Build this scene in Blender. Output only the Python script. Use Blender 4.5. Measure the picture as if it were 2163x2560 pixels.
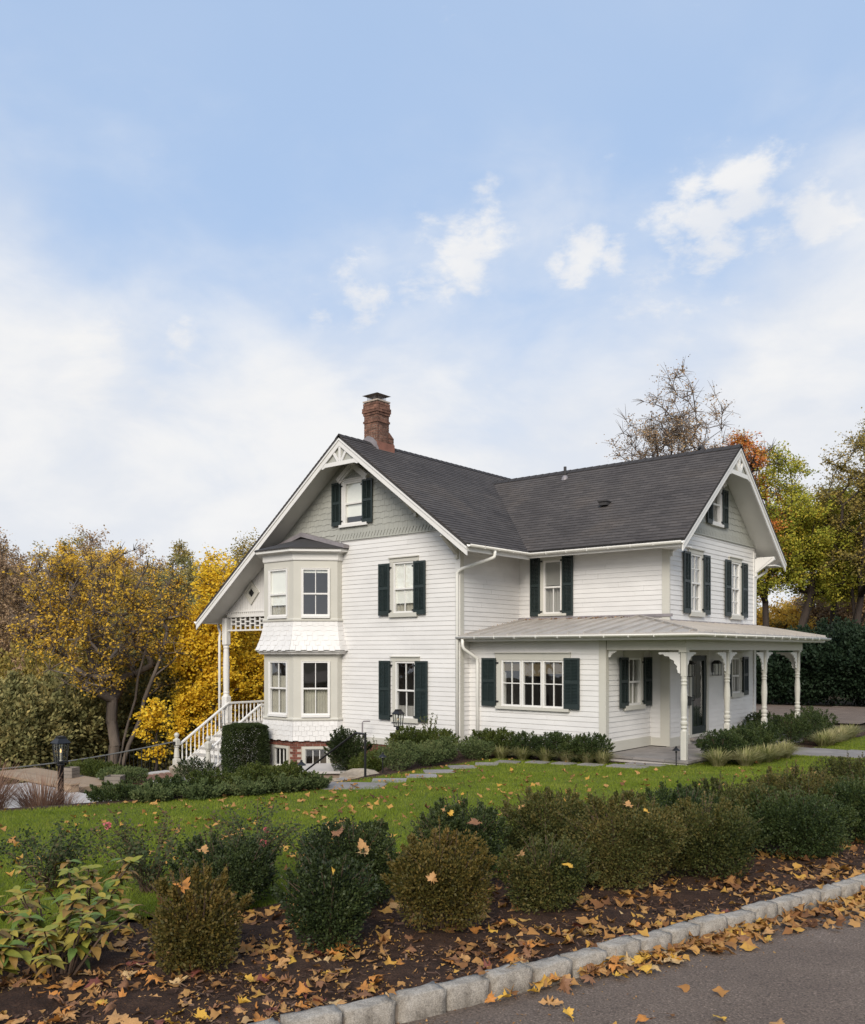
import bpy, math, random
import numpy as np
from mathutils import Vector, Matrix

# ------------------------------------------------------------------ scene, camera, light
for o in list(bpy.data.objects):
    bpy.data.objects.remove(o, do_unlink=True)
scene = bpy.context.scene
COL = scene.collection
R = math.radians

cam_data = bpy.data.cameras.new('camera')
cam = bpy.data.objects.new('camera', cam_data)
COL.objects.link(cam)
cam.location = (0, 0, 1.68)
cam.rotation_euler = (R(90), 0, R(39.902))
cam_data.sensor_fit = 'HORIZONTAL'
cam_data.sensor_width = 36
cam_data.lens = 36 * 2221.66 / 2163
cam_data.shift_y = (1630.8 - 1280) / 2163
cam_data.clip_start = 0.1
cam_data.clip_end = 2000
scene.camera = cam

SUN_EL, SUN_AZ = 33.0, 150.0          # azimuth clockwise from +y (north)
world = bpy.data.worlds.new('World')
scene.world = world
world.use_nodes = True

def sky_dir(u, v):
    """direction of a cloud, measured on the sky"""
    a, b = (u - 1081.5) / 2221.66, -(v - 1630.8) / 2221.66
    s, c = math.sin(R(50.098)), math.cos(R(50.098))
    return Vector((a * s - c, a * c + s, b)).normalized()

def build_world():
    nt = world.node_tree
    N, L = nt.nodes, nt.links
    N.clear()
    out = N.new('ShaderNodeOutputWorld')
    bg = N.new('ShaderNodeBackground'); bg.inputs['Strength'].default_value = 0.12
    L.new(bg.outputs[0], out.inputs[0])
    sky = N.new('ShaderNodeTexSky'); sky.sky_type = 'NISHITA'; sky.sun_disc = False
    sky.sun_elevation = R(SUN_EL); sky.sun_rotation = R(SUN_AZ)
    sky.air_density = 1.0; sky.dust_density = 1.2; sky.ozone_density = 1.6; sky.altitude = 60
    tc = N.new('ShaderNodeTexCoord')
    D = tc.outputs['Generated']
    def math_(op, a, b=None, c=None, clamp=False):
        n = N.new('ShaderNodeMath'); n.operation = op; n.use_clamp = clamp
        for i, x in enumerate((a, b, c)):
            if x is None: continue
            if isinstance(x, (int, float)): n.inputs[i].default_value = x
            else: L.new(x, n.inputs[i])
        return n.outputs[0]
    def vmath(op, a, b=None):
        n = N.new('ShaderNodeVectorMath'); n.operation = op
        for i, x in enumerate((a, b)):
            if x is None: continue
            if isinstance(x, (tuple, list, Vector)): n.inputs[i].default_value = tuple(x)
            else: L.new(x, n.inputs[i])
        return n.outputs['Value'] if op == 'DOT_PRODUCT' else n.outputs[0]
    def smooth(x, lo, hi):
        n = N.new('ShaderNodeMapRange'); n.interpolation_type = 'SMOOTHSTEP'
        L.new(x, n.inputs[0]); n.inputs[1].default_value = lo; n.inputs[2].default_value = hi
        return n.outputs[0]
    def noise(vec, scale, detail, rough=0.55, dist=0.0):
        n = N.new('ShaderNodeTexNoise'); L.new(vec, n.inputs['Vector'])
        n.inputs['Scale'].default_value = scale; n.inputs['Detail'].default_value = detail
        n.inputs['Roughness'].default_value = rough; n.inputs['Distortion'].default_value = dist
        return n.outputs[0]
    sep = N.new('ShaderNodeSeparateXYZ'); L.new(D, sep.inputs[0])
    z = sep.outputs[2]
    zc = math_('MAXIMUM', z, 0.0)
    # stretch the sampling so that low clouds flatten towards the horizon
    mp = N.new('ShaderNodeMapping'); mp.inputs['Scale'].default_value = (1, 1, 1.9)
    L.new(D, mp.inputs[0])
    n1 = noise(mp.outputs[0], 5.5, 8, 0.56, 0.25)
    n2 = noise(mp.outputs[0], 20, 9, 0.62, 0.15)
    n3 = noise(mp.outputs[0], 2.2, 5, 0.5, 0.5)
    # cumulus: soft lobes broken up by noise  (u, v, radius in px, weight)
    lobes = [(1850, 470, 80, 1.0), (1745, 535, 70, 1), (1770, 600, 75, 1), (1680, 605, 55, .9), (1895, 455, 50, .8),
             (2030, 545, 75, 1), (1950, 600, 60, .9), (2110, 530, 50, .8), (1880, 650, 30, .6),
             (1460, 620, 55, 1), (1450, 680, 42, .9), (1535, 640, 40, .8), (1400, 650, 32, .7),
             (1150, 640, 85, .95), (1240, 590, 55, .8), (1215, 470, 45, .55), (1230, 535, 35, .6),
             (1640, 760, 110, .55), (1840, 735, 30, .6), (910, 745, 80, .75), (800, 775, 55, .6), (1030, 720, 45, .7),
             (250, 930, 85, .8), (240, 1000, 75, .8), (400, 900, 60, .65), (455, 845, 45, .7), (350, 980, 60, .7)]
    acc = None
    for (u, v, r, w) in lobes:
        d = vmath('DOT_PRODUCT', D, sky_dir(u, v))
        s = r / 2221.66 * 0.88
        e = math_('MULTIPLY', math_('SUBTRACT', d, 1.0), 1.0 / (s * s))
        g = math_('MULTIPLY', math_('EXPONENT', e), w)
        acc = g if acc is None else math_('MAXIMUM', acc, g)
    brk = math_('ADD', math_('MULTIPLY', math_('SUBTRACT', n2, 0.5), 1.9), math_('MULTIPLY', math_('SUBTRACT', n1, 0.5), 0.9))
    cum = smooth(math_('ADD', acc, brk), 0.38, 0.95)
    cum = math_('MULTIPLY', cum, 0.9)
    # the bank of cloud low in the sky, all the way round
    bank_h = math_('ADD', math_('MULTIPLY', math_('SUBTRACT', n3, 0.5), 0.42), math_('MULTIPLY', math_('SUBTRACT', n1, 0.5), 0.30))
    bank = smooth(math_('ADD', math_('MULTIPLY', zc, -1.0), math_('ADD', bank_h, 0.39)), -0.16, 0.20)
    bank = math_('MULTIPLY', bank, 0.95)
    # thin veil high up
    veil = math_('MULTIPLY', smooth(n3, 0.35, 0.75), 0.15)
    hz = N.new('ShaderNodeMixRGB'); hz.inputs[0].default_value = 0.80; L.new(sky.outputs[0], hz.inputs[1]); hz.inputs[2].default_value = (2.95, 3.95, 5.6, 1)
    # scattered cumulus elsewhere
    m = math_('SUBTRACT', 1.0, math_('MULTIPLY', math_('SUBTRACT', 1.0, cum), math_('MULTIPLY', math_('SUBTRACT', 1.0, bank), math_('SUBTRACT', 1.0, veil))))
    shade = N.new('ShaderNodeMixRGB'); shade.inputs[1].default_value = (4.95, 5.1, 5.4, 1); shade.inputs[2].default_value = (5.8, 5.75, 5.7, 1)
    L.new(smooth(n1, 0.35, 0.68), shade.inputs[0])
    mix = N.new('ShaderNodeMixRGB'); L.new(m, mix.inputs[0]); L.new(hz.outputs[0], mix.inputs[1]); L.new(shade.outputs[0], mix.inputs[2])
    L.new(mix.outputs[0], bg.inputs['Color'])
build_world()

sun_d = bpy.data.lights.new('sun', 'SUN'); sun_d.energy = 2.7; sun_d.angle = R(30); sun_d.color = (1.0, 0.93, 0.83)
sun = bpy.data.objects.new('sun', sun_d); COL.objects.link(sun)
sdir = Vector((math.sin(R(SUN_AZ)) * math.cos(R(SUN_EL)), math.cos(R(SUN_AZ)) * math.cos(R(SUN_EL)), math.sin(R(SUN_EL))))
sun.rotation_euler = (-sdir).to_track_quat('-Z', 'Y').to_euler()
sun.location = sdir * 60
vs = scene.view_settings
vs.view_transform = 'Standard'; vs.look = 'None'; vs.gamma = 1; vs.use_curve_mapping = False
vs.exposure = 0.42
scene.cycles.max_bounces = 6
scene.cycles.transparent_max_bounces = 12

rnd = random.Random(7)
rng = np.random.default_rng(11)

# ------------------------------------------------------------------ materials
def _mat(name):
    m = bpy.data.materials.new(name); m.use_nodes = True
    nt = m.node_tree; nt.nodes.clear()
    out = nt.nodes.new('ShaderNodeOutputMaterial')
    p = nt.nodes.new('ShaderNodeBsdfPrincipled')
    nt.links.new(p.outputs[0], out.inputs[0])
    return m, nt, p, out
def _ramp(nt, fac, cols):
    r = nt.nodes.new('ShaderNodeValToRGB')
    el = r.color_ramp.elements
    while len(el) < len(cols): el.new(0.5)
    for i, (pos, c) in enumerate(cols):
        el[i].position = pos; el[i].color = (*c, 1)
    nt.links.new(fac, r.inputs[0])
    return r.outputs[0]
def _noise(nt, scale, detail=4, rough=0.55, coord='Object', stretch=None):
    tc = nt.nodes.new('ShaderNodeTexCoord')
    n = nt.nodes.new('ShaderNodeTexNoise')
    src = tc.outputs[coord]
    if stretch:
        mp = nt.nodes.new('ShaderNodeMapping'); mp.inputs['Scale'].default_value = stretch
        nt.links.new(src, mp.inputs[0]); src = mp.outputs[0]
    nt.links.new(src, n.inputs['Vector'])
    n.inputs['Scale'].default_value = scale; n.inputs['Detail'].default_value = detail; n.inputs['Roughness'].default_value = rough
    return n.outputs[0]
def _bump(nt, p, h, strength, dist):
    b = nt.nodes.new('ShaderNodeBump'); b.inputs['Strength'].default_value = strength; b.inputs['Distance'].default_value = dist
    nt.links.new(h, b.inputs['Height']); nt.links.new(b.outputs[0], p.inputs['Normal'])
def sc(c, k): return tuple(min(1, x * k) for x in c)

def surf(name, c, rough=0.6, var=0.12, scale=3.0, bump=0.0, bscale=60, bdist=0.004, stretch=None, spec=0.4, metal=0.0, island=0.0):
    """solid colour broken up by wear noise, with fine relief; island: colour change from piece to piece"""
    m, nt, p, out = _mat(name)
    n = _noise(nt, scale, 6, 0.6, stretch=stretch)
    col = _ramp(nt, n, [(0.3, sc(c, 1 - var)), (0.55, c), (0.8, sc(c, 1 + var * 0.7))])
    if island:
        g = nt.nodes.new('ShaderNodeObjectInfo')
        hv = nt.nodes.new('ShaderNodeHueSaturation')
        mr = nt.nodes.new('ShaderNodeMapRange'); nt.links.new(g.outputs['Random'], mr.inputs[0])
        mr.inputs[3].default_value = 1 - island; mr.inputs[4].default_value = 1 + island
        nt.links.new(mr.outputs[0], hv.inputs['Value']); nt.links.new(col, hv.inputs['Color']); col = hv.outputs[0]
    nt.links.new(col, p.inputs['Base Color'])
    p.inputs['Roughness'].default_value = rough; p.inputs['Specular IOR Level'].default_value = spec; p.inputs['Metallic'].default_value = metal
    if bump:
        _bump(nt, p, _noise(nt, bscale, 5, 0.65, stretch=stretch), bump, bdist)
    return m

def leafmat(name, cols, rough=0.5, trans=0.35, backs=0.0):
    """foliage: each leaf (mesh island) picks its own tint, part of the light passes through"""
    m, nt, p, out = _mat(name)
    g = nt.nodes.new('ShaderNodeNewGeometry')
    n = _noise(nt, 1.3, 3)
    add = nt.nodes.new('ShaderNodeMath'); add.operation = 'MULTIPLY_ADD'
    nt.links.new(g.outputs['Random Per Island'], add.inputs[0]); add.inputs[1].default_value = 0.62
    sub = nt.nodes.new('ShaderNodeMath'); sub.operation = 'MULTIPLY_ADD'; nt.links.new(n, sub.inputs[0]); sub.inputs[1].default_value = 1.5; sub.inputs[2].default_value = -0.56
    nt.links.new(sub.outputs[0], add.inputs[2])
    k = len(cols)
    col = _ramp(nt, add.outputs[0], [(i / max(1, k - 1), c) for i, c in enumerate(cols)])
    nt.links.new(col, p.inputs['Base Color']); p.inputs['Roughness'].default_value = min(0.8, rough + 0.15); p.inputs['Specular IOR Level'].default_value = 0.22
    if trans:
        t = nt.nodes.new('ShaderNodeBsdfTranslucent'); nt.links.new(col, t.inputs[0])
        mx = nt.nodes.new('ShaderNodeMixShader'); mx.inputs[0].default_value = trans
        nt.links.new(p.outputs[0], mx.inputs[1]); nt.links.new(t.outputs[0], mx.inputs[2]); nt.links.new(mx.outputs[0], out.inputs[0])
    return m

def glassmat():
    m, nt, p, out = _mat('window_glass')
    gl = nt.nodes.new('ShaderNodeBsdfGlossy'); gl.inputs['Roughness'].default_value = 0.015; gl.inputs['Color'].default_value = (0.95, 0.97, 1, 1)
    tr = nt.nodes.new('ShaderNodeBsdfTransparent'); tr.inputs[0].default_value = (0.93, 0.94, 0.92, 1)
    lw = nt.nodes.new('ShaderNodeLayerWeight'); lw.inputs[0].default_value = 0.5
    pw = nt.nodes.new('ShaderNodeMath'); pw.operation = 'POWER'; nt.links.new(lw.outputs['Facing'], pw.inputs[0]); pw.inputs[1].default_value = 4.0
    fr = nt.nodes.new('ShaderNodeMath'); fr.operation = 'MULTIPLY_ADD'; nt.links.new(pw.outputs[0], fr.inputs[0]); fr.inputs[1].default_value = 0.85; fr.inputs[2].default_value = 0.13
    n = _noise(nt, 1.6, 2)
    b = nt.nodes.new('ShaderNodeBump'); b.inputs['Strength'].default_value = 0.06; b.inputs['Distance'].default_value = 0.05
    nt.links.new(n, b.inputs['Height']); nt.links.new(b.outputs[0], gl.inputs['Normal'])
    mx = nt.nodes.new('ShaderNodeMixShader'); nt.links.new(fr.outputs[0], mx.inputs[0])
    nt.links.new(tr.outputs[0], mx.inputs[1]); nt.links.new(gl.outputs[0], mx.inputs[2]); nt.links.new(mx.outputs[0], out.inputs[0])
    return m

def roofmat():
    m, nt, p, out = _mat('asphalt_shingle')
    tc = nt.nodes.new('ShaderNodeTexCoord')
    mp = nt.nodes.new('ShaderNodeMapping'); mp.inputs['Scale'].default_value = (1.1, 9, 1); nt.links.new(tc.outputs['UV'], mp.inputs[0])
    n = nt.nodes.new('ShaderNodeTexNoise'); n.inputs['Scale'].default_value = 3.2; n.inputs['Detail'].default_value = 6; n.inputs['Roughness'].default_value = 0.7
    nt.links.new(mp.outputs[0], n.inputs['Vector'])
    br = nt.nodes.new('ShaderNodeTexBrick'); nt.links.new(tc.outputs['UV'], br.inputs['Vector'])
    br.inputs['Scale'].default_value = 1; br.inputs['Brick Width'].default_value = 0.33; br.inputs['Row Height'].default_value = 0.14
    br.inputs['Mortar Size'].default_value = 0.004; br.inputs['Bias'].default_value = 0.0
    br.inputs['Color1'].default_value = (0.066, 0.058, 0.054, 1); br.inputs['Color2'].default_value = (0.090, 0.079, 0.073, 1); br.inputs['Mortar'].default_value = (0.045, 0.041, 0.04, 1)
    c2 = _ramp(nt, n.outputs[0], [(0.3, (0.62, 0.62, 0.63)), (0.5, (1, 1, 1)), (0.75, (1.3, 1.27, 1.24))])
    mx = nt.nodes.new('ShaderNodeMixRGB'); mx.blend_type = 'MULTIPLY'; mx.inputs[0].default_value = 1
    nt.links.new(br.outputs[0], mx.inputs[1]); nt.links.new(c2, mx.inputs[2])
    n4 = nt.nodes.new('ShaderNodeTexNoise'); n4.inputs['Scale'].default_value = 0.55; n4.inputs['Detail'].default_value = 5; nt.links.new(tc.outputs['UV'], n4.inputs['Vector'])
    mx2 = nt.nodes.new('ShaderNodeMixRGB'); mx2.blend_type = 'MULTIPLY'; mx2.inputs[0].default_value = 1
    nt.links.new(mx.outputs[0], mx2.inputs[1]); nt.links.new(_ramp(nt, n4.outputs[0], [(0.32, (0.78, 0.78, 0.8)), (0.55, (1, 1, 1)), (0.72, (1.22, 1.16, 1.08))]), mx2.inputs[2])
    nt.links.new(mx2.outputs[0], p.inputs['Base Color']); p.inputs['Roughness'].default_value = 0.85; p.inputs['Specular IOR Level'].default_value = 0.25
    n2 = nt.nodes.new('ShaderNodeTexNoise'); n2.inputs['Scale'].default_value = 160; nt.links.new(tc.outputs['UV'], n2.inputs['Vector'])
    _bump(nt, p, n2.outputs[0], 0.5, 0.004)
    return m

def groundmat(name, cols, scale, bump, bscale, bdist, rough=0.95, fine=None):
    m, nt, p, out = _mat(name)
    n = _noise(nt, scale, 8, 0.65)
    col = _ramp(nt, n, cols)
    if fine:
        n2 = _noise(nt, fine[0], 3, 0.7)
        c2 = _ramp(nt, n2, fine[1])
        mx = nt.nodes.new('ShaderNodeMixRGB'); mx.blend_type = 'MULTIPLY'; mx.inputs[0].default_value = 1
        nt.links.new(col, mx.inputs[1]); nt.links.new(c2, mx.inputs[2]); col = mx.outputs[0]
    nt.links.new(col, p.inputs['Base Color']); p.inputs['Roughness'].default_value = rough; p.inputs['Specular IOR Level'].default_value = 0.25
    _bump(nt, p, _noise(nt, bscale, 6, 0.7), bump, bdist)
    return m

WHITE = surf('white_clapboard_paint', (0.66, 0.64, 0.613), 0.5, 0.09, 1.1, 0.15, 26, 0.002, stretch=(1, 1, 2.5), island=0.022)
WTRIM = surf('white_trim_paint', (0.68, 0.66, 0.625), 0.45, 0.04, 2.0)
TRIM = surf('greige_trim_paint', (0.50, 0.48, 0.42), 0.5, 0.05, 1.6)
SAGE = surf('sage_shingle_paint', (0.36, 0.358, 0.318), 0.6, 0.07, 2.2, 0.2, 40, 0.002, island=0.06)
SOFF = surf('soffit_paint', (0.64, 0.62, 0.58), 0.6, 0.05, 2.0, 0.1, 10, 0.002)
SHUT = surf('shutter_green_paint', (0.019, 0.029, 0.028), 0.45, 0.2, 5.0)
BLACK = surf('black_iron', (0.013, 0.013, 0.014), 0.42, 0.3, 9.0)
ROOF = roofmat()
RDECK = surf('roof_edge', (0.045, 0.042, 0.042), 0.8, 0.2, 6)
METAL = surf('standing_seam_metal', (0.40, 0.365, 0.325), 0.42, 0.16, 1.3, 0.1, 12, 0.002, spec=0.5)
GUT = surf('gutter_paint', (0.72, 0.70, 0.645), 0.4, 0.05, 2.0)
BRICK = surf('red_brick', (0.175, 0.062, 0.042), 0.85, 0.35, 14, 0.5, 70, 0.004, island=0.35)
CBRICK = surf('chimney_brick', (0.165, 0.082, 0.055), 0.85, 0.5, 9, 0.5, 60, 0.005, island=0.42)
MORTAR = surf('mortar', (0.40, 0.33, 0.27), 0.9, 0.2, 9, 0.4, 80, 0.003)
COPPER = surf('copper_flashing', (0.27, 0.115, 0.075), 0.5, 0.25, 4, metal=0.3)
LEAD = surf('lead_flashing', (0.26, 0.235, 0.24), 0.55, 0.2, 4, metal=0.2)
GLASS = glassmat()
GSHADE = surf('grey_window_shade', (0.30, 0.285, 0.265), 0.9, 0.05, 4)
TSHADE = surf('tan_roman_shade', (0.125, 0.095, 0.058), 0.9, 0.12, 6, stretch=(1, 1, 8))
CURT = surf('linen_curtain', (0.42, 0.395, 0.335), 0.9, 0.1, 4)
SHADE = surf('white_window_shade', (0.82, 0.81, 0.76), 0.9, 0.04, 4)
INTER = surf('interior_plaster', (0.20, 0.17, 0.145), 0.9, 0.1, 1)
BLUE = surf('bluestone', (0.255, 0.230, 0.212), 0.75, 0.22, 2.6, 0.35, 18, 0.006, island=0.16)
PALE = surf('pale_stone', (0.47, 0.435, 0.405), 0.8, 0.12, 1.5, 0.3, 20, 0.004, island=0.05)
GRANITE = groundmat('granite', [(0.30, (0.155, 0.132, 0.105)), (0.48, (0.32, 0.282, 0.235)), (0.7, (0.48, 0.43, 0.365))], 9, 0.8, 34, 0.014, 0.85, (150, [(0.35, (0.6, 0.6, 0.6)), (0.6, (1.1, 1.1, 1.1))]))
BOULDER = groundmat('boulder', [(0.3, (0.17, 0.135, 0.10)), (0.55, (0.33, 0.275, 0.21)), (0.75, (0.45, 0.395, 0.32))], 3, 0.8, 14, 0.02)
ASPHALT = groundmat('asphalt', [(0.3, (0.135, 0.100, 0.078)), (0.5, (0.172, 0.128, 0.098)), (0.7, (0.215, 0.162, 0.126))], 1.1, 1.0, 75, 0.010, 0.85, (85, [(0.36, (0.5, 0.5, 0.5)), (0.5, (0.95, 0.95, 0.95)), (0.62, (1.25, 1.25, 1.25)), (0.70, (2.6, 2.5, 2.4))]))
MULCH = groundmat('mulch', [(0.3, (0.030, 0.016, 0.010)), (0.5, (0.064, 0.034, 0.021)), (0.72, (0.112, 0.064, 0.040))], 9, 1.0, 46, 0.03, 0.95, (90, [(0.35, (0.45, 0.42, 0.4)), (0.62, (1.15, 1.1, 1.05)), (0.8, (2.0, 1.8, 1.6))]))
SOIL = groundmat('woodland_floor', [(0.3, (0.030, 0.026, 0.014)), (0.55, (0.06, 0.045, 0.022)), (0.75, (0.11, 0.075, 0.03))], 1.6, 0.8, 20, 0.05)
LAWN = groundmat('lawn_soil', [(0.3, (0.082, 0.108, 0.012)), (0.5, (0.118, 0.148, 0.017)), (0.75, (0.155, 0.175, 0.025))], 1.1, 0.9, 60, 0.03, 0.95, (40, [(0.3, (0.6, 0.6, 0.6)), (0.7, (1.2, 1.2, 1.1))]))
GRASS = leafmat('grass_blade', [(0.1049, 0.1457, 0.0113), (0.149, 0.1992, 0.016), (0.1987, 0.2448, 0.0244), (0.276, 0.2788, 0.0518)], 0.6, 0.3)
PAVER = surf('red_paver', (0.24, 0.125, 0.085), 0.85, 0.3, 8, 0.3, 40, 0.004, island=0.25)
DECKW = surf('deck_wood', (0.33, 0.24, 0.16), 0.7, 0.15, 2.0, 0.2, 20, 0.003, stretch=(8, 1, 1), island=0.12)
TEAK = surf('weathered_wood', (0.20, 0.17, 0.14), 0.75, 0.2, 4, 0.2, 25, 0.003)
STEPT = surf('tread_paint', (0.42, 0.395, 0.36), 0.55, 0.07, 2)
MATM = surf('coir_mat', (0.20, 0.11, 0.04), 0.95, 0.3, 30, 0.5, 120, 0.004)
BARK = surf('bark', (0.135, 0.105, 0.082), 0.9, 0.35, 4, 0.8, 16, 0.03, stretch=(1, 1, 0.25))
BARKD = surf('dark_bark', (0.050, 0.036, 0.028), 0.9, 0.35, 4, 0.8, 16, 0.03, stretch=(1, 1, 0.25))
TWIG = surf('twig', (0.10, 0.062, 0.04), 0.85, 0.3, 8)
STEMG = surf('green_stem', (0.10, 0.13, 0.035), 0.7, 0.25, 8)
FLAME = None

# foliage
BOX_G = leafmat('boxwood_green', [(0.0144, 0.0264, 0.0077), (0.0288, 0.0456, 0.0121), (0.0504, 0.0696, 0.0176), (0.084, 0.0984, 0.0286)], 0.38, 0.18)
BOX_D = leafmat('boxwood_deep', [(0.013, 0.0208, 0.0066), (0.0234, 0.0351, 0.0099), (0.039, 0.0546, 0.0154), (0.0715, 0.0858, 0.0264)], 0.36, 0.15)
BOX_B = leafmat('boxwood_bronze', [(0.0357, 0.0356, 0.008), (0.0693, 0.0609, 0.013), (0.1155, 0.0828, 0.018), (0.1785, 0.1092, 0.026)], 0.42, 0.2)
BOX_O = leafmat('boxwood_olive', [(0.0253, 0.035, 0.0088), (0.0506, 0.06, 0.0143), (0.092, 0.085, 0.022), (0.1495, 0.11, 0.0308)], 0.42, 0.2)
HOLLY = leafmat('japanese_holly', [(0.024, 0.036, 0.006), (0.045, 0.062, 0.01), (0.075, 0.092, 0.016), (0.12, 0.125, 0.028)], 0.42, 0.2)
YEW = leafmat('yew', [(0.008, 0.017, 0.008), (0.014, 0.028, 0.012), (0.024, 0.042, 0.018)], 0.5, 0.1)
GREYL = leafmat('grey_perennial', [(0.045, 0.0648, 0.0195), (0.075, 0.1008, 0.0338), (0.105, 0.1305, 0.0468), (0.1425, 0.1485, 0.0553)], 0.7, 0.25)
LIRI = leafmat('variegated_blades', [(0.14, 0.17, 0.035), (0.27, 0.27, 0.10), (0.40, 0.36, 0.17), (0.50, 0.44, 0.26)], 0.5, 0.3)
DRYG = leafmat('dry_grass', [(0.17, 0.09, 0.06), (0.28, 0.16, 0.105), (0.38, 0.245, 0.165), (0.46, 0.32, 0.23)], 0.7, 0.3)
HYD = leafmat('hydrangea_leaf', [(0.10, 0.13, 0.022), (0.15, 0.18, 0.030), (0.21, 0.21, 0.035), (0.27, 0.20, 0.035)], 0.4, 0.35)
ROSE = leafmat('rose_leaf', [(0.025, 0.04, 0.014), (0.045, 0.065, 0.022), (0.075, 0.085, 0.032), (0.12, 0.075, 0.035)], 0.5, 0.25)
PINK = leafmat('rose_petal', [(0.55, 0.10, 0.13), (0.65, 0.22, 0.22)], 0.6, 0.3)
YEL = leafmat('yellow_maple', [(0.4968, 0.33, 0.018), (0.7128, 0.473, 0.0264), (0.8424, 0.561, 0.036), (0.88, 0.616, 0.066), (0.6264, 0.528, 0.054)], 0.55, 0.42)
YELS = leafmat('thin_yellow', [(0.308, 0.21, 0.049), (0.588, 0.378, 0.049), (0.84, 0.518, 0.049), (0.504, 0.308, 0.098)], 0.6, 0.4)
OLIVE = leafmat('olive_wood', [(0.15, 0.135, 0.039), (0.2475, 0.2025, 0.054), (0.375, 0.2775, 0.069), (0.525, 0.36, 0.0825)], 0.6, 0.35)
BROWN = leafmat('russet_wood', [(0.21, 0.1425, 0.093), (0.315, 0.21, 0.1275), (0.42, 0.285, 0.1575), (0.51, 0.3525, 0.15)], 0.7, 0.3)
DGREEN = leafmat('dark_green_wood', [(0.1155, 0.1178, 0.0456), (0.1995, 0.19, 0.0722), (0.3045, 0.266, 0.1045), (0.462, 0.361, 0.133)], 0.6, 0.25)
GREENY = leafmat('green_turning', [(0.21, 0.2325, 0.03), (0.33, 0.3525, 0.045), (0.495, 0.4425, 0.057), (0.705, 0.51, 0.0675)], 0.55, 0.42)
ORANGE = leafmat('orange_maple', [(0.45, 0.1125, 0.03), (0.63, 0.195, 0.0525), (0.6, 0.3, 0.06), (0.45, 0.36, 0.075)], 0.55, 0.4)
GOLD = leafmat('golden_far', [(0.45, 0.2875, 0.05), (0.65, 0.4125, 0.0625), (0.825, 0.525, 0.0875), (0.5, 0.35, 0.075)], 0.6, 0.4)

def fallen(name, c):
    m, nt, p, out = _mat(name)
    n = _noise(nt, 38, 5, 0.65)
    col = _ramp(nt, n, [(0.3, sc(c, 0.62)), (0.5, c), (0.75, sc(c, 1.22))])
    nt.links.new(col, p.inputs['Base Color']); p.inputs['Roughness'].default_value = 0.6; p.inputs['Specular IOR Level'].default_value = 0.3
    return m
FL = [('tan', fallen('fallen_tan', (0.40, 0.215, 0.080))), ('yellow', fallen('fallen_yellow', (0.54, 0.31, 0.045))),
      ('brown', fallen('fallen_brown', (0.20, 0.095, 0.045))), ('orange', fallen('fallen_orange', (0.44, 0.18, 0.04))),
      ('pale', fallen('fallen_pale', (0.46, 0.305, 0.14))), ('dark red', fallen('fallen_red', (0.16, 0.05, 0.035)))]
FLMIX = leafmat('fallen_mixed', [(0.09, 0.042, 0.022), (0.19, 0.085, 0.034), (0.32, 0.155, 0.048), (0.40, 0.215, 0.075), (0.46, 0.255, 0.045), (0.40, 0.25, 0.115)], 0.65, 0.1)

# ------------------------------------------------------------------ mesh helpers
class Fr:
    """a plane to build on: a along u, z along w, n outward"""
    def __init__(s, o, u, w=(0, 0, 1), n=None):
        s.o, s.u, s.w = Vector(o), Vector(u), Vector(w)
        s.n = Vector(n) if n else s.u.cross(s.w)
    def __call__(s, a, z, n=0.0): return s.o + s.u * a + s.w * z + s.n * n
def FS(y): return Fr((0, y, 0), (1, 0, 0))          # faces south, a = x
def FE(x): return Fr((x, 0, 0), (0, 1, 0))          # faces east, a = y
WF = Fr((0, 0, 0), (1, 0, 0), (0, 1, 0))            # plan: a = x, z = y, n = up

def clip(poly, k, lim, keep_less):
    res = []
    for i in range(len(poly)):
        p, q = poly[i], poly[(i + 1) % len(poly)]
        ip = (p[k] <= lim) if keep_less else (p[k] >= lim)
        iq = (q[k] <= lim) if keep_less else (q[k] >= lim)
        if ip: res.append(p)
        if ip != iq:
            t = (lim - p[k]) / (q[k] - p[k])
            res.append((p[0] + (q[0] - p[0]) * t, p[1] + (q[1] - p[1]) * t))
    return res
def clip_rect(poly, a0, a1, z0, z1):
    for k, lim, less in ((0, a0, False), (0, a1, True), (1, z0, False), (1, z1, True)):
        if len(poly) < 3: return []
        poly = clip(poly, k, lim, less)
    out = []
    for p in poly:
        if not out or (abs(p[0] - out[-1][0]) + abs(p[1] - out[-1][1])) > 1e-5: out.append(p)
    if len(out) > 2 and abs(out[0][0] - out[-1][0]) + abs(out[0][1] - out[-1][1]) < 1e-5: out.pop()
    return out if len(out) >= 3 else []

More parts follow.
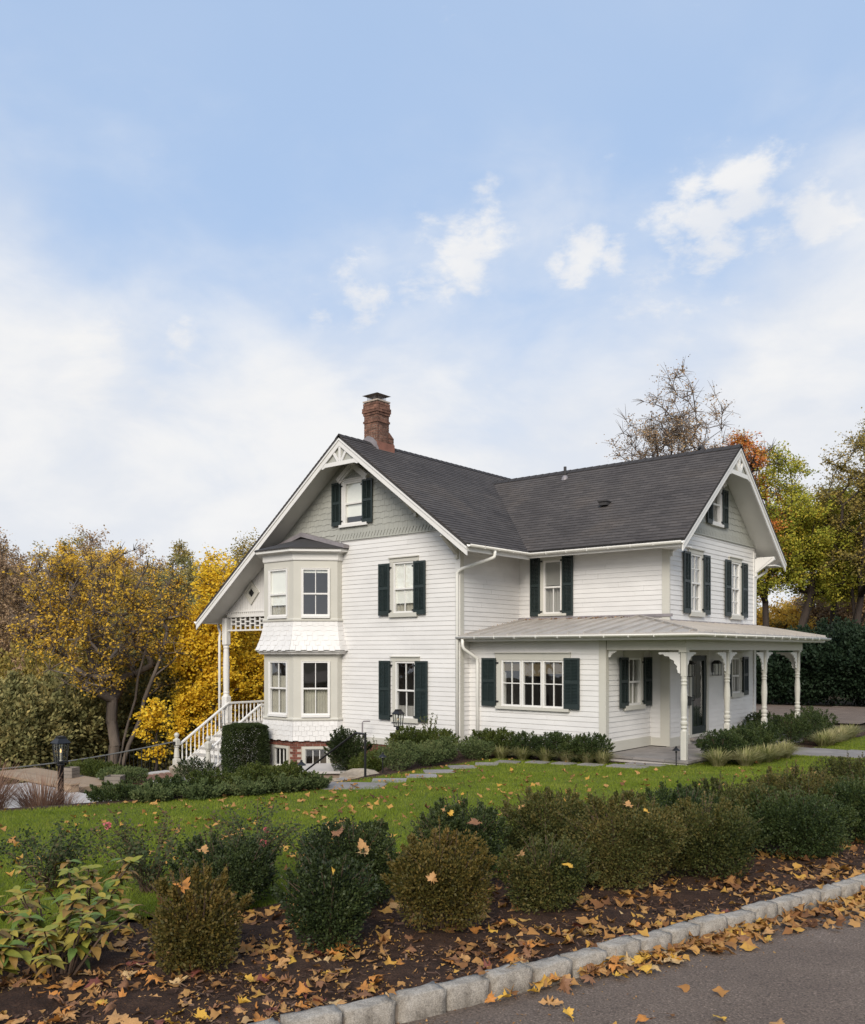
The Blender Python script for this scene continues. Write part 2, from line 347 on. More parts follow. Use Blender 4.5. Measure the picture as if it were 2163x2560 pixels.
class MB:
    def __init__(s): s.v, s.f, s.uv = [], [], []
    def prism(s, F, poly, n0, n1, nf=None):
        """poly in (a, z); n1 front; nf(z) overrides the front depth"""
        ar = sum(poly[i][0] * poly[(i + 1) % len(poly)][1] - poly[(i + 1) % len(poly)][0] * poly[i][1] for i in range(len(poly)))
        if ar < 0: poly = poly[::-1]
        b = len(s.v); k = len(poly)
        for (a, z) in poly: s.v.append(F(a, z, n0)); s.uv.append((a, z))
        for (a, z) in poly: s.v.append(F(a, z, nf(z) if nf else n1)); s.uv.append((a, z))
        s.f.append([b + i for i in range(k)][::-1]); s.f.append([b + k + i for i in range(k)])
        for i in range(k):
            j = (i + 1) % k
            s.f.append([b + i, b + j, b + k + j, b + k + i])
        return s
    def box(s, F, a0, a1, z0, z1, n0, n1): return s.prism(F, [(a0, z0), (a1, z0), (a1, z1), (a0, z1)], n0, n1)
    def bar(s, F, p, q, w, n0, n1):
        d = Vector((q[0] - p[0], q[1] - p[1])).normalized(); x = Vector((-d.y, d.x)) * (w / 2)
        return s.prism(F, [(p[0] - x.x, p[1] - x.y), (q[0] - x.x, q[1] - x.y), (q[0] + x.x, q[1] + x.y), (p[0] + x.x, p[1] + x.y)], n0, n1)
    def quad(s, pts):
        b = len(s.v); s.v += [Vector(p) for p in pts]; s.uv += [(0, 0)] * len(pts); s.f.append(list(range(b, b + len(pts)))); return s
    def hexa(s, bot, top):
        b = len(s.v); s.v += [Vector(p) for p in bot + top]; s.uv += [(0, 0)] * 8
        s.f += [[b + 3, b + 2, b + 1, b], [b + 4, b + 5, b + 6, b + 7]] + [[b + i, b + (i + 1) % 4, b + 4 + (i + 1) % 4, b + 4 + i] for i in range(4)]
        return s
    def tube(s, path, r, seg=8, cap=True):
        path = [Vector(p) for p in path]; n = len(path)
        rr = r if isinstance(r, (list, tuple)) else [r] * n
        b = len(s.v); side = None
        for i, p in enumerate(path):
            d = (path[min(i + 1, n - 1)] - path[max(i - 1, 0)]).normalized()
            if side is None: side = d.orthogonal().normalized()
            else: side = (side - d * side.dot(d)); side = side.normalized() if side.length > 1e-6 else d.orthogonal().normalized()
            o = d.cross(side)
            for k in range(seg):
                t = 2 * math.pi * k / seg
                s.v.append(p + (side * math.cos(t) + o * math.sin(t)) * rr[i]); s.uv.append((k / seg, i))
        for i in range(n - 1):
            for k in range(seg):
                j = (k + 1) % seg
                s.f.append([b + i * seg + k, b + i * seg + j, b + (i + 1) * seg + j, b + (i + 1) * seg + k])
        if cap:
            s.f.append([b + k for k in range(seg)][::-1]); s.f.append([b + (n - 1) * seg + k for k in range(seg)])
        return s
    def sweep(s, prof, path, closed=False):
        """prof: list of (side, up) points; path horizontal-ish polyline, mitred"""
        path = [Vector(p) for p in path]; n = len(path); b = len(s.v); m = len(prof)
        for i, p in enumerate(path):
            d0 = (path[i] - path[i - 1]) if i > 0 else (path[1] - path[0])
            d1 = (path[i + 1] - path[i]) if i < n - 1 else (path[-1] - path[-2])
            s0 = Vector((d0.y, -d0.x, 0)).normalized(); s1 = Vector((d1.y, -d1.x, 0)).normalized()
            mt = (s0 + s1); mt = mt / max(0.3, mt.length_squared / 2)
            for (x, y) in prof: s.v.append(p + mt * x + Vector((0, 0, y))); s.uv.append((x, y))
        for i in range(n - 1):
            for k in range(m if closed else m - 1):
                j = (k + 1) % m
                s.f.append([b + i * m + k, b + (i + 1) * m + k, b + (i + 1) * m + j, b + i * m + j])
        if closed:
            s.f.append([b + k for k in range(m)]); s.f.append([b + (n - 1) * m + k for k in range(m)][::-1])
        return s
    def lathe(s, c, prof, seg=14, square=None):
        """prof (r, z); square: set of indices drawn as a square of half-width r"""
        c = Vector(c); b = len(s.v); n = len(prof)
        for i, (r, z) in enumerate(prof):
            for k in range(seg):
                t = 2 * math.pi * (k + 0.5) / seg
                x, y = math.cos(t), math.sin(t)
                if square and i in square:
                    q = 1 / max(abs(x), abs(y)); x, y = x * q, y * q
                s.v.append(c + Vector((x * r, y * r, z))); s.uv.append((k, z))
        for i in range(n - 1):
            for k in range(seg):
                j = (k + 1) % seg
                s.f.append([b + i * seg + k, b + i * seg + j, b + (i + 1) * seg + j, b + (i + 1) * seg + k])
        s.f.append([b + k for k in range(seg)][::-1]); s.f.append([b + (n - 1) * seg + k for k in range(seg)])
        return s
    def mesh(s, name, mat, smooth=False, uv=False):
        me = bpy.data.meshes.new(name)
        me.from_pydata([tuple(p) for p in s.v], [], s.f)
        if mat: me.materials.append(mat)
        if uv:
            ul = me.uv_layers.new(name='UVMap')
            vi = np.empty(len(me.loops), dtype=np.int32); me.loops.foreach_get('vertex_index', vi)
            ul.data.foreach_set('uv', np.array(s.uv, dtype=np.float32)[vi].ravel())
        if smooth: me.polygons.foreach_set('use_smooth', [True] * len(me.polygons))
        me.update()
        return me
    def build(s, name, mat, parent=None, smooth=False, uv=False, kind=None):
        return put(name, s.mesh(name, mat, smooth, uv), parent, kind)

def put(name, me, parent=None, kind=None):
    o = bpy.data.objects.new(name, me); COL.objects.link(o)
    if parent is not None:
        o.parent = parent
        if parent.type == 'EMPTY': o.matrix_parent_inverse = Matrix.Translation(-parent.location)
    if kind: o['kind'] = kind
    return o
def tag(o, label, cat, group=None):
    o['label'] = label; o['category'] = cat
    if group: o['group'] = group
    return o
def thing(name, label, cat, loc=(0, 0, 0), group=None):
    o = bpy.data.objects.new(name, None); COL.objects.link(o); o.location = loc; o.empty_display_size = 0.2
    return tag(o, label, cat, group)
def piece(name, me, loc, rot, parent, scale=None):
    """a repeated part that shares its mesh; loc/rot in world space"""
    o = put(name, me, parent)
    o.location = loc; o.rotation_euler = rot
    if scale: o.scale = scale
    return o

def np_mesh(name, V, F, mat, smooth=False):
    """fast mesh from arrays; F is (n, k)"""
    me = bpy.data.meshes.new(name)
    V = np.ascontiguousarray(V, dtype=np.float32); F = np.ascontiguousarray(F, dtype=np.int32)
    me.vertices.add(len(V)); me.vertices.foreach_set('co', V.ravel())
    k = F.shape[1]
    me.loops.add(F.size); me.loops.foreach_set('vertex_index', F.ravel())
    me.polygons.add(len(F)); me.polygons.foreach_set('loop_start', np.arange(0, F.size, k, dtype=np.int32))
    if smooth: me.polygons.foreach_set('use_smooth', np.ones(len(F), dtype=bool))
    me.materials.append(mat); me.update(calc_edges=True)
    return me

def unit(a): return a / np.maximum(1e-9, np.linalg.norm(a, axis=1, keepdims=True))
def leaves(name, P, T, L, W, mat, fold=0.25):
    """leaf faces: P base points, T pointing direction, L length, W half width"""
    n = len(P); T = unit(T)
    S = unit(np.cross(T, np.array([0.25, -0.5, 0.6]) + rng.normal(size=(n, 3)) * 0.55)); U = np.cross(S, T)      # blades turn towards the light
    L = np.broadcast_to(np.asarray(L, float), (n,))[:, None]; W = np.broadcast_to(np.asarray(W, float), (n,))[:, None]
    m = P + T * L * 0.45 + U * W * fold
    V = np.stack([P, m + S * W, P + T * L, m - S * W], axis=1).reshape(-1, 3)
    F = np.arange(4 * n).reshape(-1, 4)
    return np_mesh(name, V, F, mat)

# ------------------------------------------------------------------ terrain
CRY = np.array([-40, 0.0, 4.5, 6.6, 8.6, 10.2, 12.2, 14.5, 16.5, 18, 30, 60, 400])
CRX = np.array([-18, -15.5, -13.6, -12.9, -12.25, -11.75, -11.95, -12.9, -14.4, -15, -15, -19, -40.])
def ground_z(x, y):
    x = np.asarray(x, float); y = np.asarray(y, float)
    g = 0.15 + 0.045 * x - 0.03 * y
    g = np.where(x > 3, 0.285 - 0.03 * y, g)
    k = 0.05
    g = k * np.logaddexp(g / k, -0.82 / k)
    g = np.minimum(g, 0.6)
    t = np.interp(y, CRY, CRX) - x
    s = np.clip(t / 2.6, 0, 1); s = s * s * (3 - 2 * s)
    z = g * (1 - s) + (-2.0 - 0.02) * s
    z = z - np.clip(-24.6 - x, 0, 30) * 0.235
    far = np.clip((np.hypot(x, y) - 60) / 60, 0, 1)
    return z + far * 3.0 * (x > -60)
def gz(x, y): return float(ground_z(x, y))

def sheet(name, xs, ys, inside, mat, dz=0.0, kind='structure', zfun=None):
    X, Y = np.meshgrid(xs, ys, indexing='ij')
    Z = (zfun or ground_z)(X, Y) + dz
    V = np.stack([X, Y, Z], -1).reshape(-1, 3)
    ny = len(ys)
    I, J = np.meshgrid(np.arange(len(xs) - 1), np.arange(ny - 1), indexing='ij')
    cx = (X[:-1, :-1] + X[1:, 1:]) / 2; cy = (Y[:-1, :-1] + Y[1:, 1:]) / 2
    ok = inside(cx, cy) if inside else np.ones(cx.shape, bool)
    I, J = I[ok], J[ok]
    F = np.stack([I * ny + J, (I + 1) * ny + J, (I + 1) * ny + J + 1, I * ny + J + 1], -1)
    used = np.unique(F); remap = np.zeros(len(V), int); remap[used] = np.arange(len(used))
    o = put(name, np_mesh(name, V[used], remap[F], mat, True)); o['kind'] = kind
    return o

xs = np.unique(np.concatenate([np.linspace(-600, -60, 40), np.linspace(-60, -28, 40), np.arange(-28, 4, 0.4), np.linspace(4, 60, 40), np.linspace(60, 600, 30)]))
ys = np.unique(np.concatenate([np.linspace(-300, -10, 24), np.arange(-10, 30, 0.4), np.linspace(30, 90, 60), np.linspace(90, 900, 40)]))
sheet('ground', xs, ys, None, SOIL, -0.05)

# kerb line (outer top edge), measured; the road lies east of it
KP = np.array([(-4.3, -1.2), (-3.75, 0.4), (-3.32, 1.75), (-3.04, 2.61), (-2.854, 3.115), (-2.649, 3.794), (-2.482, 4.416), (-2.275, 5.296), (-2.052, 6.21), (-1.81, 7.3), (-1.58, 8.6), (-1.30, 10.5), (-1.0, 13.0), (-0.85, 16), (-0.8, 20), (-0.8, 26)])
def kerb_x(y): return np.interp(y, KP[:, 1], KP[:, 0])
road_y = np.concatenate([np.arange(-6, 20, 0.25), np.arange(20, 36, 1.0)])
def road_mesh():
    V = []; cols = [0, 0.15, 0.4, 0.8, 1.5, 3, 5, 9]
    for y in road_y:
        kx = kerb_x(y)
        for c in cols:
            x = kx - 0.04 + c; V.append((x, y, gz(x, y) - 0.025 + 0.02 * min(1, c)))
    n = len(cols); F = []
    for i in range(len(road_y) - 1):
        for j in range(n - 1): F.append((i * n + j, i * n + j + 1, (i + 1) * n + j + 1, (i + 1) * n + j))
    return np_mesh('road', np.array(V), np.array(F), ASPHALT, True)
road = put('road', road_mesh(), kind='structure')

def bed_west(y):      # lawn edge of the planting bed
    return kerb_x(y) - np.interp(y, [-5, 2, 5, 8, 12, 20], [3.6, 3.1, 2.5, 2.1, 1.9, 1.6]) + 0.07 * np.sin(y * 3.1)
def in_bed(x, y): return (x < kerb_x(y) - 0.06) & (x > bed_west(y)) & (y < 22)
def bed_mesh():
    V = []; k = 26; yy = np.arange(-5, 21.5, 0.12)
    for y in yy:
        a, b = float(kerb_x(y)) - 0.07, float(bed_west(y)) - 0.05
        for i in range(k):
            x = a + (b - a) * i / (k - 1)
            V.append((x, y, gz(x, y) + 0.012 * math.sin(x * 9 + y * 5) + 0.014 * math.sin(x * 4.3 - y * 7.7) + 0.02 * math.sin(math.pi * i / (k - 1)) + rnd.uniform(-.008, .008)))
    F = [(i * k + j, (i + 1) * k + j, (i + 1) * k + j + 1, i * k + j + 1) for i in range(len(yy) - 1) for j in range(k - 1)]
    return np_mesh('planting_bed', np.array(V), np.array(F), MULCH, True)
put('planting_bed', bed_mesh(), kind='structure')

def in_walk(x, y): return (x > -8.3) & (x < 6) & (y > 21.85 + (x + 7.5) * -0.03) & (y < 23.8 + (x + 7.5) * -0.03)
def lawn_west(y): return np.interp(y, [-5, 4.5, 6.6, 8.6, 10.2, 11.4, 12.6, 14.5, 16.3, 17.0, 17.9, 24, 40], [-14.2, -13.3, -12.6, -11.75, -11.35, -11.75, -11.95, -12.2, -12.3, -12.2, -8.6, -7.2, -7.6])
def in_lawn(x, y):
    e = np.where(y < 21.5, bed_west(y), 8.0)
    w = lawn_west(y)
    return (x < e) & (x > w) & (y > -5) & (y < 33.0 + 0.25 * (x + 8)) & ~in_walk(x, y)
sheet('lawn', np.arange(-15, 8, 0.13), np.arange(-5, 36, 0.13), in_lawn, LAWN, 0.006)

# foundation planting beds along the house
def in_fbed(x, y):
    a = (x < lawn_west(y) + 0.1) & (x > -17.2) & (y > 11) & (y < 18.3)
    b = (x < lawn_west(y) + 0.15) & (x > -8.2) & (y > 17.6) & (y < 30) & ~in_walk(x, y)
    c = (x < lawn_west(y) + 0.12) & (x > lawn_west(y) - 2.4) & (y > 4.2) & (y <= 11)
    return a | b | c
sheet('foundation_bed', np.arange(-17.5, -6.5, 0.14), np.arange(4, 31, 0.14), in_fbed, MULCH, 0.012)
# driveway beyond the house
sheet('driveway', np.linspace(-34, 20, 60), np.linspace(33, 45, 16), lambda x, y: (y > 33.6 + 0.25 * (x + 8)) & (y < 43.6 + 0.25 * (x + 10)), ASPHALT, 0.02)

# ------------------------------------------------------------------ the house
xA, yA, yT, yW, xT, xW, yWN, xAW = -13.908, 17.716, 18.110, 20.373, -10.0, -9.5025, 26.118, -21.14
house = thing('house', 'white clapboard two storey house with dark roof, green shutters and wrap-around porch', 'house', (-13.9, 20.0, -0.82))
EXPO, ZG = 0.1213, 2.128

def wall(F, poly, ops=(), mat=WHITE, clap=True, n1=-0.012, n0=-0.12, parent=None, zlow=None):
    A = sorted({min(p[0] for p in poly), max(p[0] for p in poly), *[o[0] for o in ops], *[o[1] for o in ops]})
    Z = sorted({min(p[1] for p in poly), max(p[1] for p in poly), *[o[2] for o in ops], *[o[3] for o in ops]})
    mb = MB()
    for i in range(len(A) - 1):
        for j in range(len(Z) - 1):
            ca, cz = (A[i] + A[i + 1]) / 2, (Z[j] + Z[j + 1]) / 2
            if any(o[0] < ca < o[1] and o[2] < cz < o[3] for o in ops): continue
            cp = clip_rect(poly, A[i], A[i + 1], Z[j], Z[j + 1])
            if cp: mb.prism(F, cp, n0, n1)
    w = mb.build('wall', mat, parent or house)
    if clap:
        zmin, zmax = min(p[1] for p in poly), max(p[1] for p in poly)
        for k in range(math.floor((zmin - ZG) / EXPO), math.ceil((zmax - ZG) / EXPO)):
            zb = ZG + k * EXPO
            row = clip_rect(poly, -1e3, 1e3, zb, zb + EXPO + 0.004)
            if not row: continue
            amin, amax = min(p[0] for p in row), max(p[0] for p in row)
            cuts = sorted([o for o in ops if o[2] < zb + EXPO and o[3] > zb and o[1] > amin and o[0] < amax])
            segs, a = [], amin
            for o in cuts:
                segs.append((a, o[0], o)); a = o[1]
            segs.append((a, amax, None))
            cut = []
            for (p, q, o) in segs:
                if q - p > 2.4 and len(poly) == 4:
                    mid = p + (q - p) * rnd.uniform(.2, .8); cut += [(p, mid - 0.0015, None), (mid + 0.0015, q, o)]
                else: cut.append((p, q, o))
            segs = cut
            t0 = rnd.uniform(-0.0015, 0.0015)
            nf = lambda z: 0.0185 + t0 - 0.0130 * (z - zb) / EXPO
            for (p, q, o) in segs:
                mb = MB()
                c = clip_rect(row, p, q, zb, zb + EXPO + 0.004)
                if c: mb.prism(F, c, -0.006, 0, nf)
                if o:
                    if o[2] > zb + 0.005:
                        c = clip_rect(row, o[0], o[1], zb, o[2]);  c and mb.prism(F, c, -0.006, 0, nf)
                    elif o[3] < zb + EXPO - 0.005:
                        c = clip_rect(row, o[0], o[1], o[3], zb + EXPO);  c and mb.prism(F, c, -0.006, 0, nf)
                if mb.f: mb.build('clapboard', WHITE, w)
    return w

def op(a0, a1, z0, z1, m=0.05): return (a0 - m, a1 + m, z0 - m, z1 + m)

def curtain(F, a0, a1, z0, z1, n, parent, mat=CURT, pleats=14, name='curtain'):
    mb = MB(); k = pleats * 4; b = 0
    for i in range(k + 1):
        a = a0 + (a1 - a0) * i / k
        d = n + 0.018 * math.sin(i / k * pleats * 2 * math.pi) + 0.006 * math.sin(i * 1.7)
        mb.v += [F(a, z0, d), F(a, z1, d)]; mb.uv += [(a, z0), (a, z1)]
    for i in range(k): mb.f.append([2 * i, 2 * i + 2, 2 * i + 3, 2 * i + 1])
    return mb.build(name, mat, parent, smooth=True)

def window(F, a0, a1, z0, z1, zm=None, up=(2, 1), lo=(2, 1), head=None, sill=None, cw=0.10, hz=0.0, shade=None, curt=None, casing=TRIM, smat=SHADE, cmat=CURT):
    """glass a0..a1 x z0..z1, meeting rail zm; head/sill: (a0, a1, z) outer extents"""
    s = 0.045
    mb = MB()
    mb.box(F, a0 - s - cw, a0 - s, z0 - s, z1 + s, 0.0, 0.044); mb.box(F, a1 + s, a1 + s + cw, z0 - s, z1 + s, 0.0, 0.044)
    if head:
        mb.box(F, head[0], head[1], z1 + s, head[2] - 0.025, 0.0, 0.047)
    else: mb.box(F, a0 - s - cw, a1 + s + cw, z1 + s, z1 + s + 0.006, 0.0, 0.044)
    w = mb.build('window', casing, house)
    if head: MB().box(F, head[0] - 0.015, head[1] + 0.015, head[2] - 0.025, head[2], 0.0, 0.085).build('drip_cap', casing, w)
    if sill: MB().box(F, sill[0], sill[1], sill[2], z0 - s, 0.0, 0.085).build('sill', casing, w)
    fm = MB()
    fm.box(F, a0 - s, a0, z0 - s, z1 + s, -0.05, 0.030); fm.box(F, a1, a1 + s, z0 - s, z1 + s, -0.05, 0.030)
    fm.box(F, a0, a1, z1, z1 + s, -0.05, 0.030); fm.box(F, a0, a1, z0 - s, z0, -0.05, 0.030)
    if zm: fm.box(F, a0, a1, zm - 0.022, zm + 0.022, -0.045, 0.024)
    fm.build('sash', WTRIM, w)
    parts = [(zm + 0.022, z1, up, 0.0), (z0, zm - 0.022, lo, -0.02)] if zm else [(z0, z1, up, 0.0)]
    for (b0, b1, (cx, cz), dn) in parts:
        for i in range(1, cx):
            a = a0 + (a1 - a0) * i / cx; MB().box(F, a - 0.011, a + 0.011, b0, b1, -0.028 + dn, 0.006 + dn).build('muntin', WTRIM, w)
        for j in range(1, cz):
            z = b0 + (b1 - b0) * j / cz; MB().box(F, a0, a1, z - 0.011, z + 0.011, -0.026 + dn, 0.008 + dn).build('muntin', WTRIM, w)
        for i in range(cx):
            for j in range(cz):
                q = [(a0 + (a1 - a0) * (i + x) / cx, b0 + (b1 - b0) * (j + y) / cz) for x, y in ((0, 0), (1, 0), (1, 1), (0, 1))]
                t = rnd.uniform(-0.003, 0.003)
                MB().quad([F(a, z, -0.012 + dn + t * (a - a0)) for a, z in q]).build('pane', GLASS, w)
    if shade: MB().box(F, a0 - 0.03, a1 + 0.03, shade, z1 + 0.04, -0.046, -0.041).build('blind', smat, w)
    if curt: curtain(F, a0 - 0.04, a1 + 0.04, curt[0], curt[1], -0.11, w, cmat, pleats=curt[2] if len(curt) > 2 else 9)
    return w

def shutter(F, a0, a1, z0, z1, n=0.05, mid=0.5, hinge=0):
    a0, a1 = a0, a1
    t = 0.034
    st, tr, br_ = 0.048, 0.055, 0.115
    zm = z0 + br_ + (z1 - tr - z0 - br_) * mid
    mb = MB()
    mb.box(F, a0, a0 + st, z0, z1, n, n + t); mb.box(F, a1 - st, a1, z0, z1, n, n + t)
    for (p, q) in ((z0, z0 + br_), (zm - 0.035, zm + 0.035), (z1 - tr, z1)): mb.box(F, a0 + st, a1 - st, p, q, n, n + t)
    s = mb.build('shutter', SHUT, house)
    lv = MB()
    for (p, q) in ((z0 + br_, zm - 0.035), (zm + 0.035, z1 - tr)):
        k = max(3, int((q - p) / 0.034))
        for i in range(k):
            z = p + (q - p) * (i + 0.5) / k
            lv.hexa([F(a0 + st, z + 0.013, n + 0.002), F(a1 - st, z + 0.013, n + 0.002), F(a1 - st, z + 0.018, n + 0.004), F(a0 + st, z + 0.018, n + 0.004)],
                    [F(a0 + st, z - 0.016, n + t - 0.006), F(a1 - st, z - 0.016, n + t - 0.006), F(a1 - st, z - 0.011, n + t - 0.004), F(a0 + st, z - 0.011, n + t - 0.004)])
    lv.build('louvres', SHUT, s, kind='stuff')
    rod = MB(); am = (a0 + a1) / 2
    rod.box(F, am - 0.008, am + 0.008, z0 + br_ + 0.02, zm - 0.05, n + t - 0.003, n + t + 0.008); rod.box(F, am - 0.008, am + 0.008, zm + 0.05, z1 - tr - 0.02, n + t - 0.003, n + t + 0.008)
    rod.build('tilt_rod', SHUT, s)
    if hinge:
        e = a1 if hinge > 0 else a0
        for z in (z0 + 0.12, z1 - 0.12): MB().box(F, min(e, e + hinge * 0.07), max(e, e + hinge * 0.07), z - 0.02, z + 0.02, n - 0.012, n + 0.012).build('hinge', BLACK, s)
    return s

# --- main block, south face
xr, zr, sA = -17.5245, 7.623, 0.7505
xeE, xeW, yF, yAN = -13.125, -24.0765, 17.01, 28.7
def zroofA(x): return zr - sA * abs(x - xr)
S = FS(yA)
ops_low = [op(-16.047, -15.424, -0.024, 1.39), op(-16.117, -15.456, 2.779, 4.053)]
ZB = 4.84
wall(S, [(-18.16, -0.66), (xA, -0.66), (xA, ZB), (-18.16, ZB)], ops_low)
wall(S, [(xAW, -2.2), (-18.16, -2.2), (-18.16, ZB), (xAW, ZB)], [(-20.9, -18.4, -0.1, 1.5), (-20.9, -18.4, 2.7, 4.1)], clap=False)
window(S, -16.047, -15.424, -0.024, 1.39, 0.662, head=(-16.25, -15.236, 1.573), sill=(-16.22, -15.25, -0.19), curt=(-0.05, 0.25, 7), cmat=GSHADE)
window(S, -16.117, -15.456, 2.779, 4.053, 3.38, head=(-16.30, -15.268, 4.232), sill=(-16.29, -15.30, 2.622), shade=2.99, curt=(2.74, 3.05, 6))
for (a0, a1, z0, z1, h) in [(-16.66, -16.255, -0.144, 1.452, 1), (-15.36, -14.935, -0.144, 1.452, -1), (-16.68, -16.285, 2.676, 4.082, 1), (-15.41, -15.005, 2.676, 4.082, -1)]:
    shutter(S, a0, a1, z0, z1, hinge=h)
gab = [(xAW, ZB), (xA, ZB), (xA, zroofA(xA) - 0.16), (xr, zr - 0.16), (xAW, zroofA(xAW) - 0.16)]
wall(S, gab, [op(-18.0, -17.34, 5.33, 6.43)], mat=SAGE, clap=False, n1=0.0)
window(S, -18.0, -17.34, 5.33, 6.43, 5.867, up=(1, 1), lo=(1, 1), head=(-18.15, -17.19, 6.56), sill=(-18.22, -17.12, 5.21), casing=WTRIM, shade=5.50)
for (a0, a1, z0, z1, h) in [(-18.515, -18.165, 5.27, 6.50, 1), (-17.30, -16.915, 5.26, 6.47, -1)]: shutter(S, a0, a1, z0, z1, hinge=h)
def pediment(F, c, z, hw, hgt):
    mb = MB()
    for sgn in (-1, 1):
        p0, p1 = (c + sgn * hw, z), (c, z + hgt)
        d = Vector((p1[0] - p0[0], p1[1] - p0[1])).normalized(); nx = Vector((-d.y, d.x)) * (1 if sgn < 0 else -1)
        for (w0, w1, dep) in ((0.0, 0.11, 0.13), (-0.06, 0.0, 0.09)):
            mb.prism(F, [(p0[0] + nx.x * w0, p0[1] + nx.y * w0), (p1[0] + nx.x * w0 * 0, p1[1] + (w0) * 1.25), (p1[0], p1[1] + w1 * 1.25), (p0[0] + nx.x * w1, p0[1] + nx.y * w1)], 0.0, dep)
    return mb.build('pediment', WTRIM, house)
pediment(S, -17.67, 6.50, 0.55, 0.40)

# corner boards and water table
tb = MB()
tb.box(S, xA - 0.12, xA + 0.035, -0.62, ZB - 0.02, 0.0, 0.035); tb.build('corner_board', WTRIM, house)
EA = FE(xA)
MB().box(EA, yA - 0.033, yA + 0.12, -0.62, 4.7, 0.001, 0.036).build('corner_board', TRIM, house)
MB().box(S, -18.16, xA + 0.03, -0.83, -0.66, -0.1, 0.04).build('water_table', TRIM, house)
MB().box(S, -18.2, xA, ZB - 0.012, ZB + 0.02, 0.0, 0.05).build('band_board', SAGE, house)
# east face of the main block above the porch roof, and below beside the ell
wall(EA, [(yA, -0.66), (yW, -0.66), (yW, 4.62), (yA, 4.62)])
# plain walls that close the far sides
wall(FS(yAN - 0.6), [(xAW, -4), (xA, -4), (xA, 4.8), (xr, zr - 0.2), (xAW, 4.8)], clap=False)
wall(FE(xAW + 0.1), [(yA + 0.06, -4), (yAN - 0.6, -4), (yAN - 0.6, 4.8), (yA + 0.06, 4.8)], clap=False)
wall(FS(yWN), [(xA, -1), (xW - 0.15, -1), (xW - 0.15, 4.6), (xA, 4.6)], clap=False)
wall(EA, [(yWN, -1), (yAN - 0.6, -1), (yAN - 0.6, 4.6), (yWN, 4.6)], clap=False)
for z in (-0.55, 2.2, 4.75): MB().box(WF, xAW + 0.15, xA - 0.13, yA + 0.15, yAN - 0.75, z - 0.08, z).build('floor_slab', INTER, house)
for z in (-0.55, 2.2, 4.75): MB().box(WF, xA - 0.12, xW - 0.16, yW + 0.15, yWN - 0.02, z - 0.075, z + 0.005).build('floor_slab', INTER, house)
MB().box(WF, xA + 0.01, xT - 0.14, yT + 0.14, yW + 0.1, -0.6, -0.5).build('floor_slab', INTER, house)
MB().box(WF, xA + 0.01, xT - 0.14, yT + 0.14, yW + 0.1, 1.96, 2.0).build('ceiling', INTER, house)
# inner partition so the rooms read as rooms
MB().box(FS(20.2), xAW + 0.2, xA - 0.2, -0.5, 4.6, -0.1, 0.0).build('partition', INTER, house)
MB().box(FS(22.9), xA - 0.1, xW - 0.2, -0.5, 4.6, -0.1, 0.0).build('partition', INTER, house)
# foundation bricks under the main block, left of the shrubs
fnd = MB().box(S, -18.0, xA - 0.05, -2.2, -0.83, -0.2, -0.05).build('foundation', MORTAR, house)
def brick_field(F, a0, a1, z0, z1, parent, mat, bl=0.205, bh=0.062, j=0.012, n0=-0.05, n1=0.012, skip=(), count=[0]):
    k = 0; z = z1
    while z - bh > z0:
        a = a0 - (0.5 * (bl + j) if k % 2 else 0)
        while a < a1:
            b0, b1 = max(a, a0), min(a + bl, a1)
            if b1 - b0 > 0.04 and not any(b1 > s[0] and b0 < s[1] and z > s[2] and z - bh < s[3] for s in skip):
                MB().box(F, b0, b1, z - bh, z, n0, n1 + rnd.uniform(-.003, .003)).build('brick', mat, parent)
            a += bl + j
        z -= bh + j; k += 1
brick_field(S, -17.3, -15.6, -1.2, -0.84, fnd, BRICK)

# --- wing: upper south wall, east gable
SW = FS(yW)
wall(SW, [(xA, 1.9), (xW, 1.9), (xW, 4.62), (xA, 4.62)], [op(-13.06, -12.58, 2.76, 4.10)])
window(SW, -13.06, -12.58, 2.76, 4.10, 3.43, up=(1, 1), lo=(2, 1), head=(-13.235, -12.365, 4.40), sill=(-13.24, -12.36, 2.655), shade=3.48, curt=(2.7, 3.5, 5), casing=TRIM, smat=GSHADE, cmat=GSHADE)
for (a0, a1, h) in ((-13.505, -13.195, 1), (-12.495, -12.165, -1)): shutter(SW, a0, a1, 2.655, 4.252, hinge=h)
MB().box(SW, xW - 0.16, xW + 0.04, 2.3, 4.62, 0.0, 0.04).build('corner_board', TRIM, house)
EW = FE(xW)
ops_e = [op(21.65, 22.19, 2.76, 4.16), op(24.33, 24.87, 2.76, 4.16)]
ZBW = 4.749
yrW, zrW, sW = 23.247, 7.161, 0.7875
def zroofW(y): return zrW - sW * abs(y - yrW)
wall(EW, [(yW, 2.2), (yWN, 2.2), (yWN, ZBW), (yW, ZBW)], ops_e)
for d in (0, 2.68):
    window(EW, 21.65 + d, 22.19 + d, 2.76, 4.16, 3.46, up=(2, 2), lo=(2, 2), head=(21.44 + d, 22.36 + d, 4.335), sill=(21.50 + d, 22.38 + d, 2.60), curt=(2.7, 4.15, 5), cmat=GSHADE)
    shutter(EW, 21.10 + d, 21.49 + d, 2.67, 4.225, hinge=1); shutter(EW, 22.33 + d, 22.73 + d, 2.67, 4.225, hinge=-1)
gw = [(yW, ZBW), (yWN, ZBW), (yWN, zroofW(yWN) - 0.16), (yrW, zrW - 0.16), (yW, zroofW(yW) - 0.16)]
wall(EW, gw, [op(23.03, 23.47, 5.19, 6.12)], mat=SAGE, clap=False, n1=0.0)
window(EW, 23.03, 23.47, 5.19, 6.12, 5.66, up=(1, 1), lo=(1, 1), head=(22.92, 23.58, 6.26), sill=(22.86, 23.64, 5.07), casing=WTRIM, curt=(5.15, 6.1, 4), cmat=GSHADE)
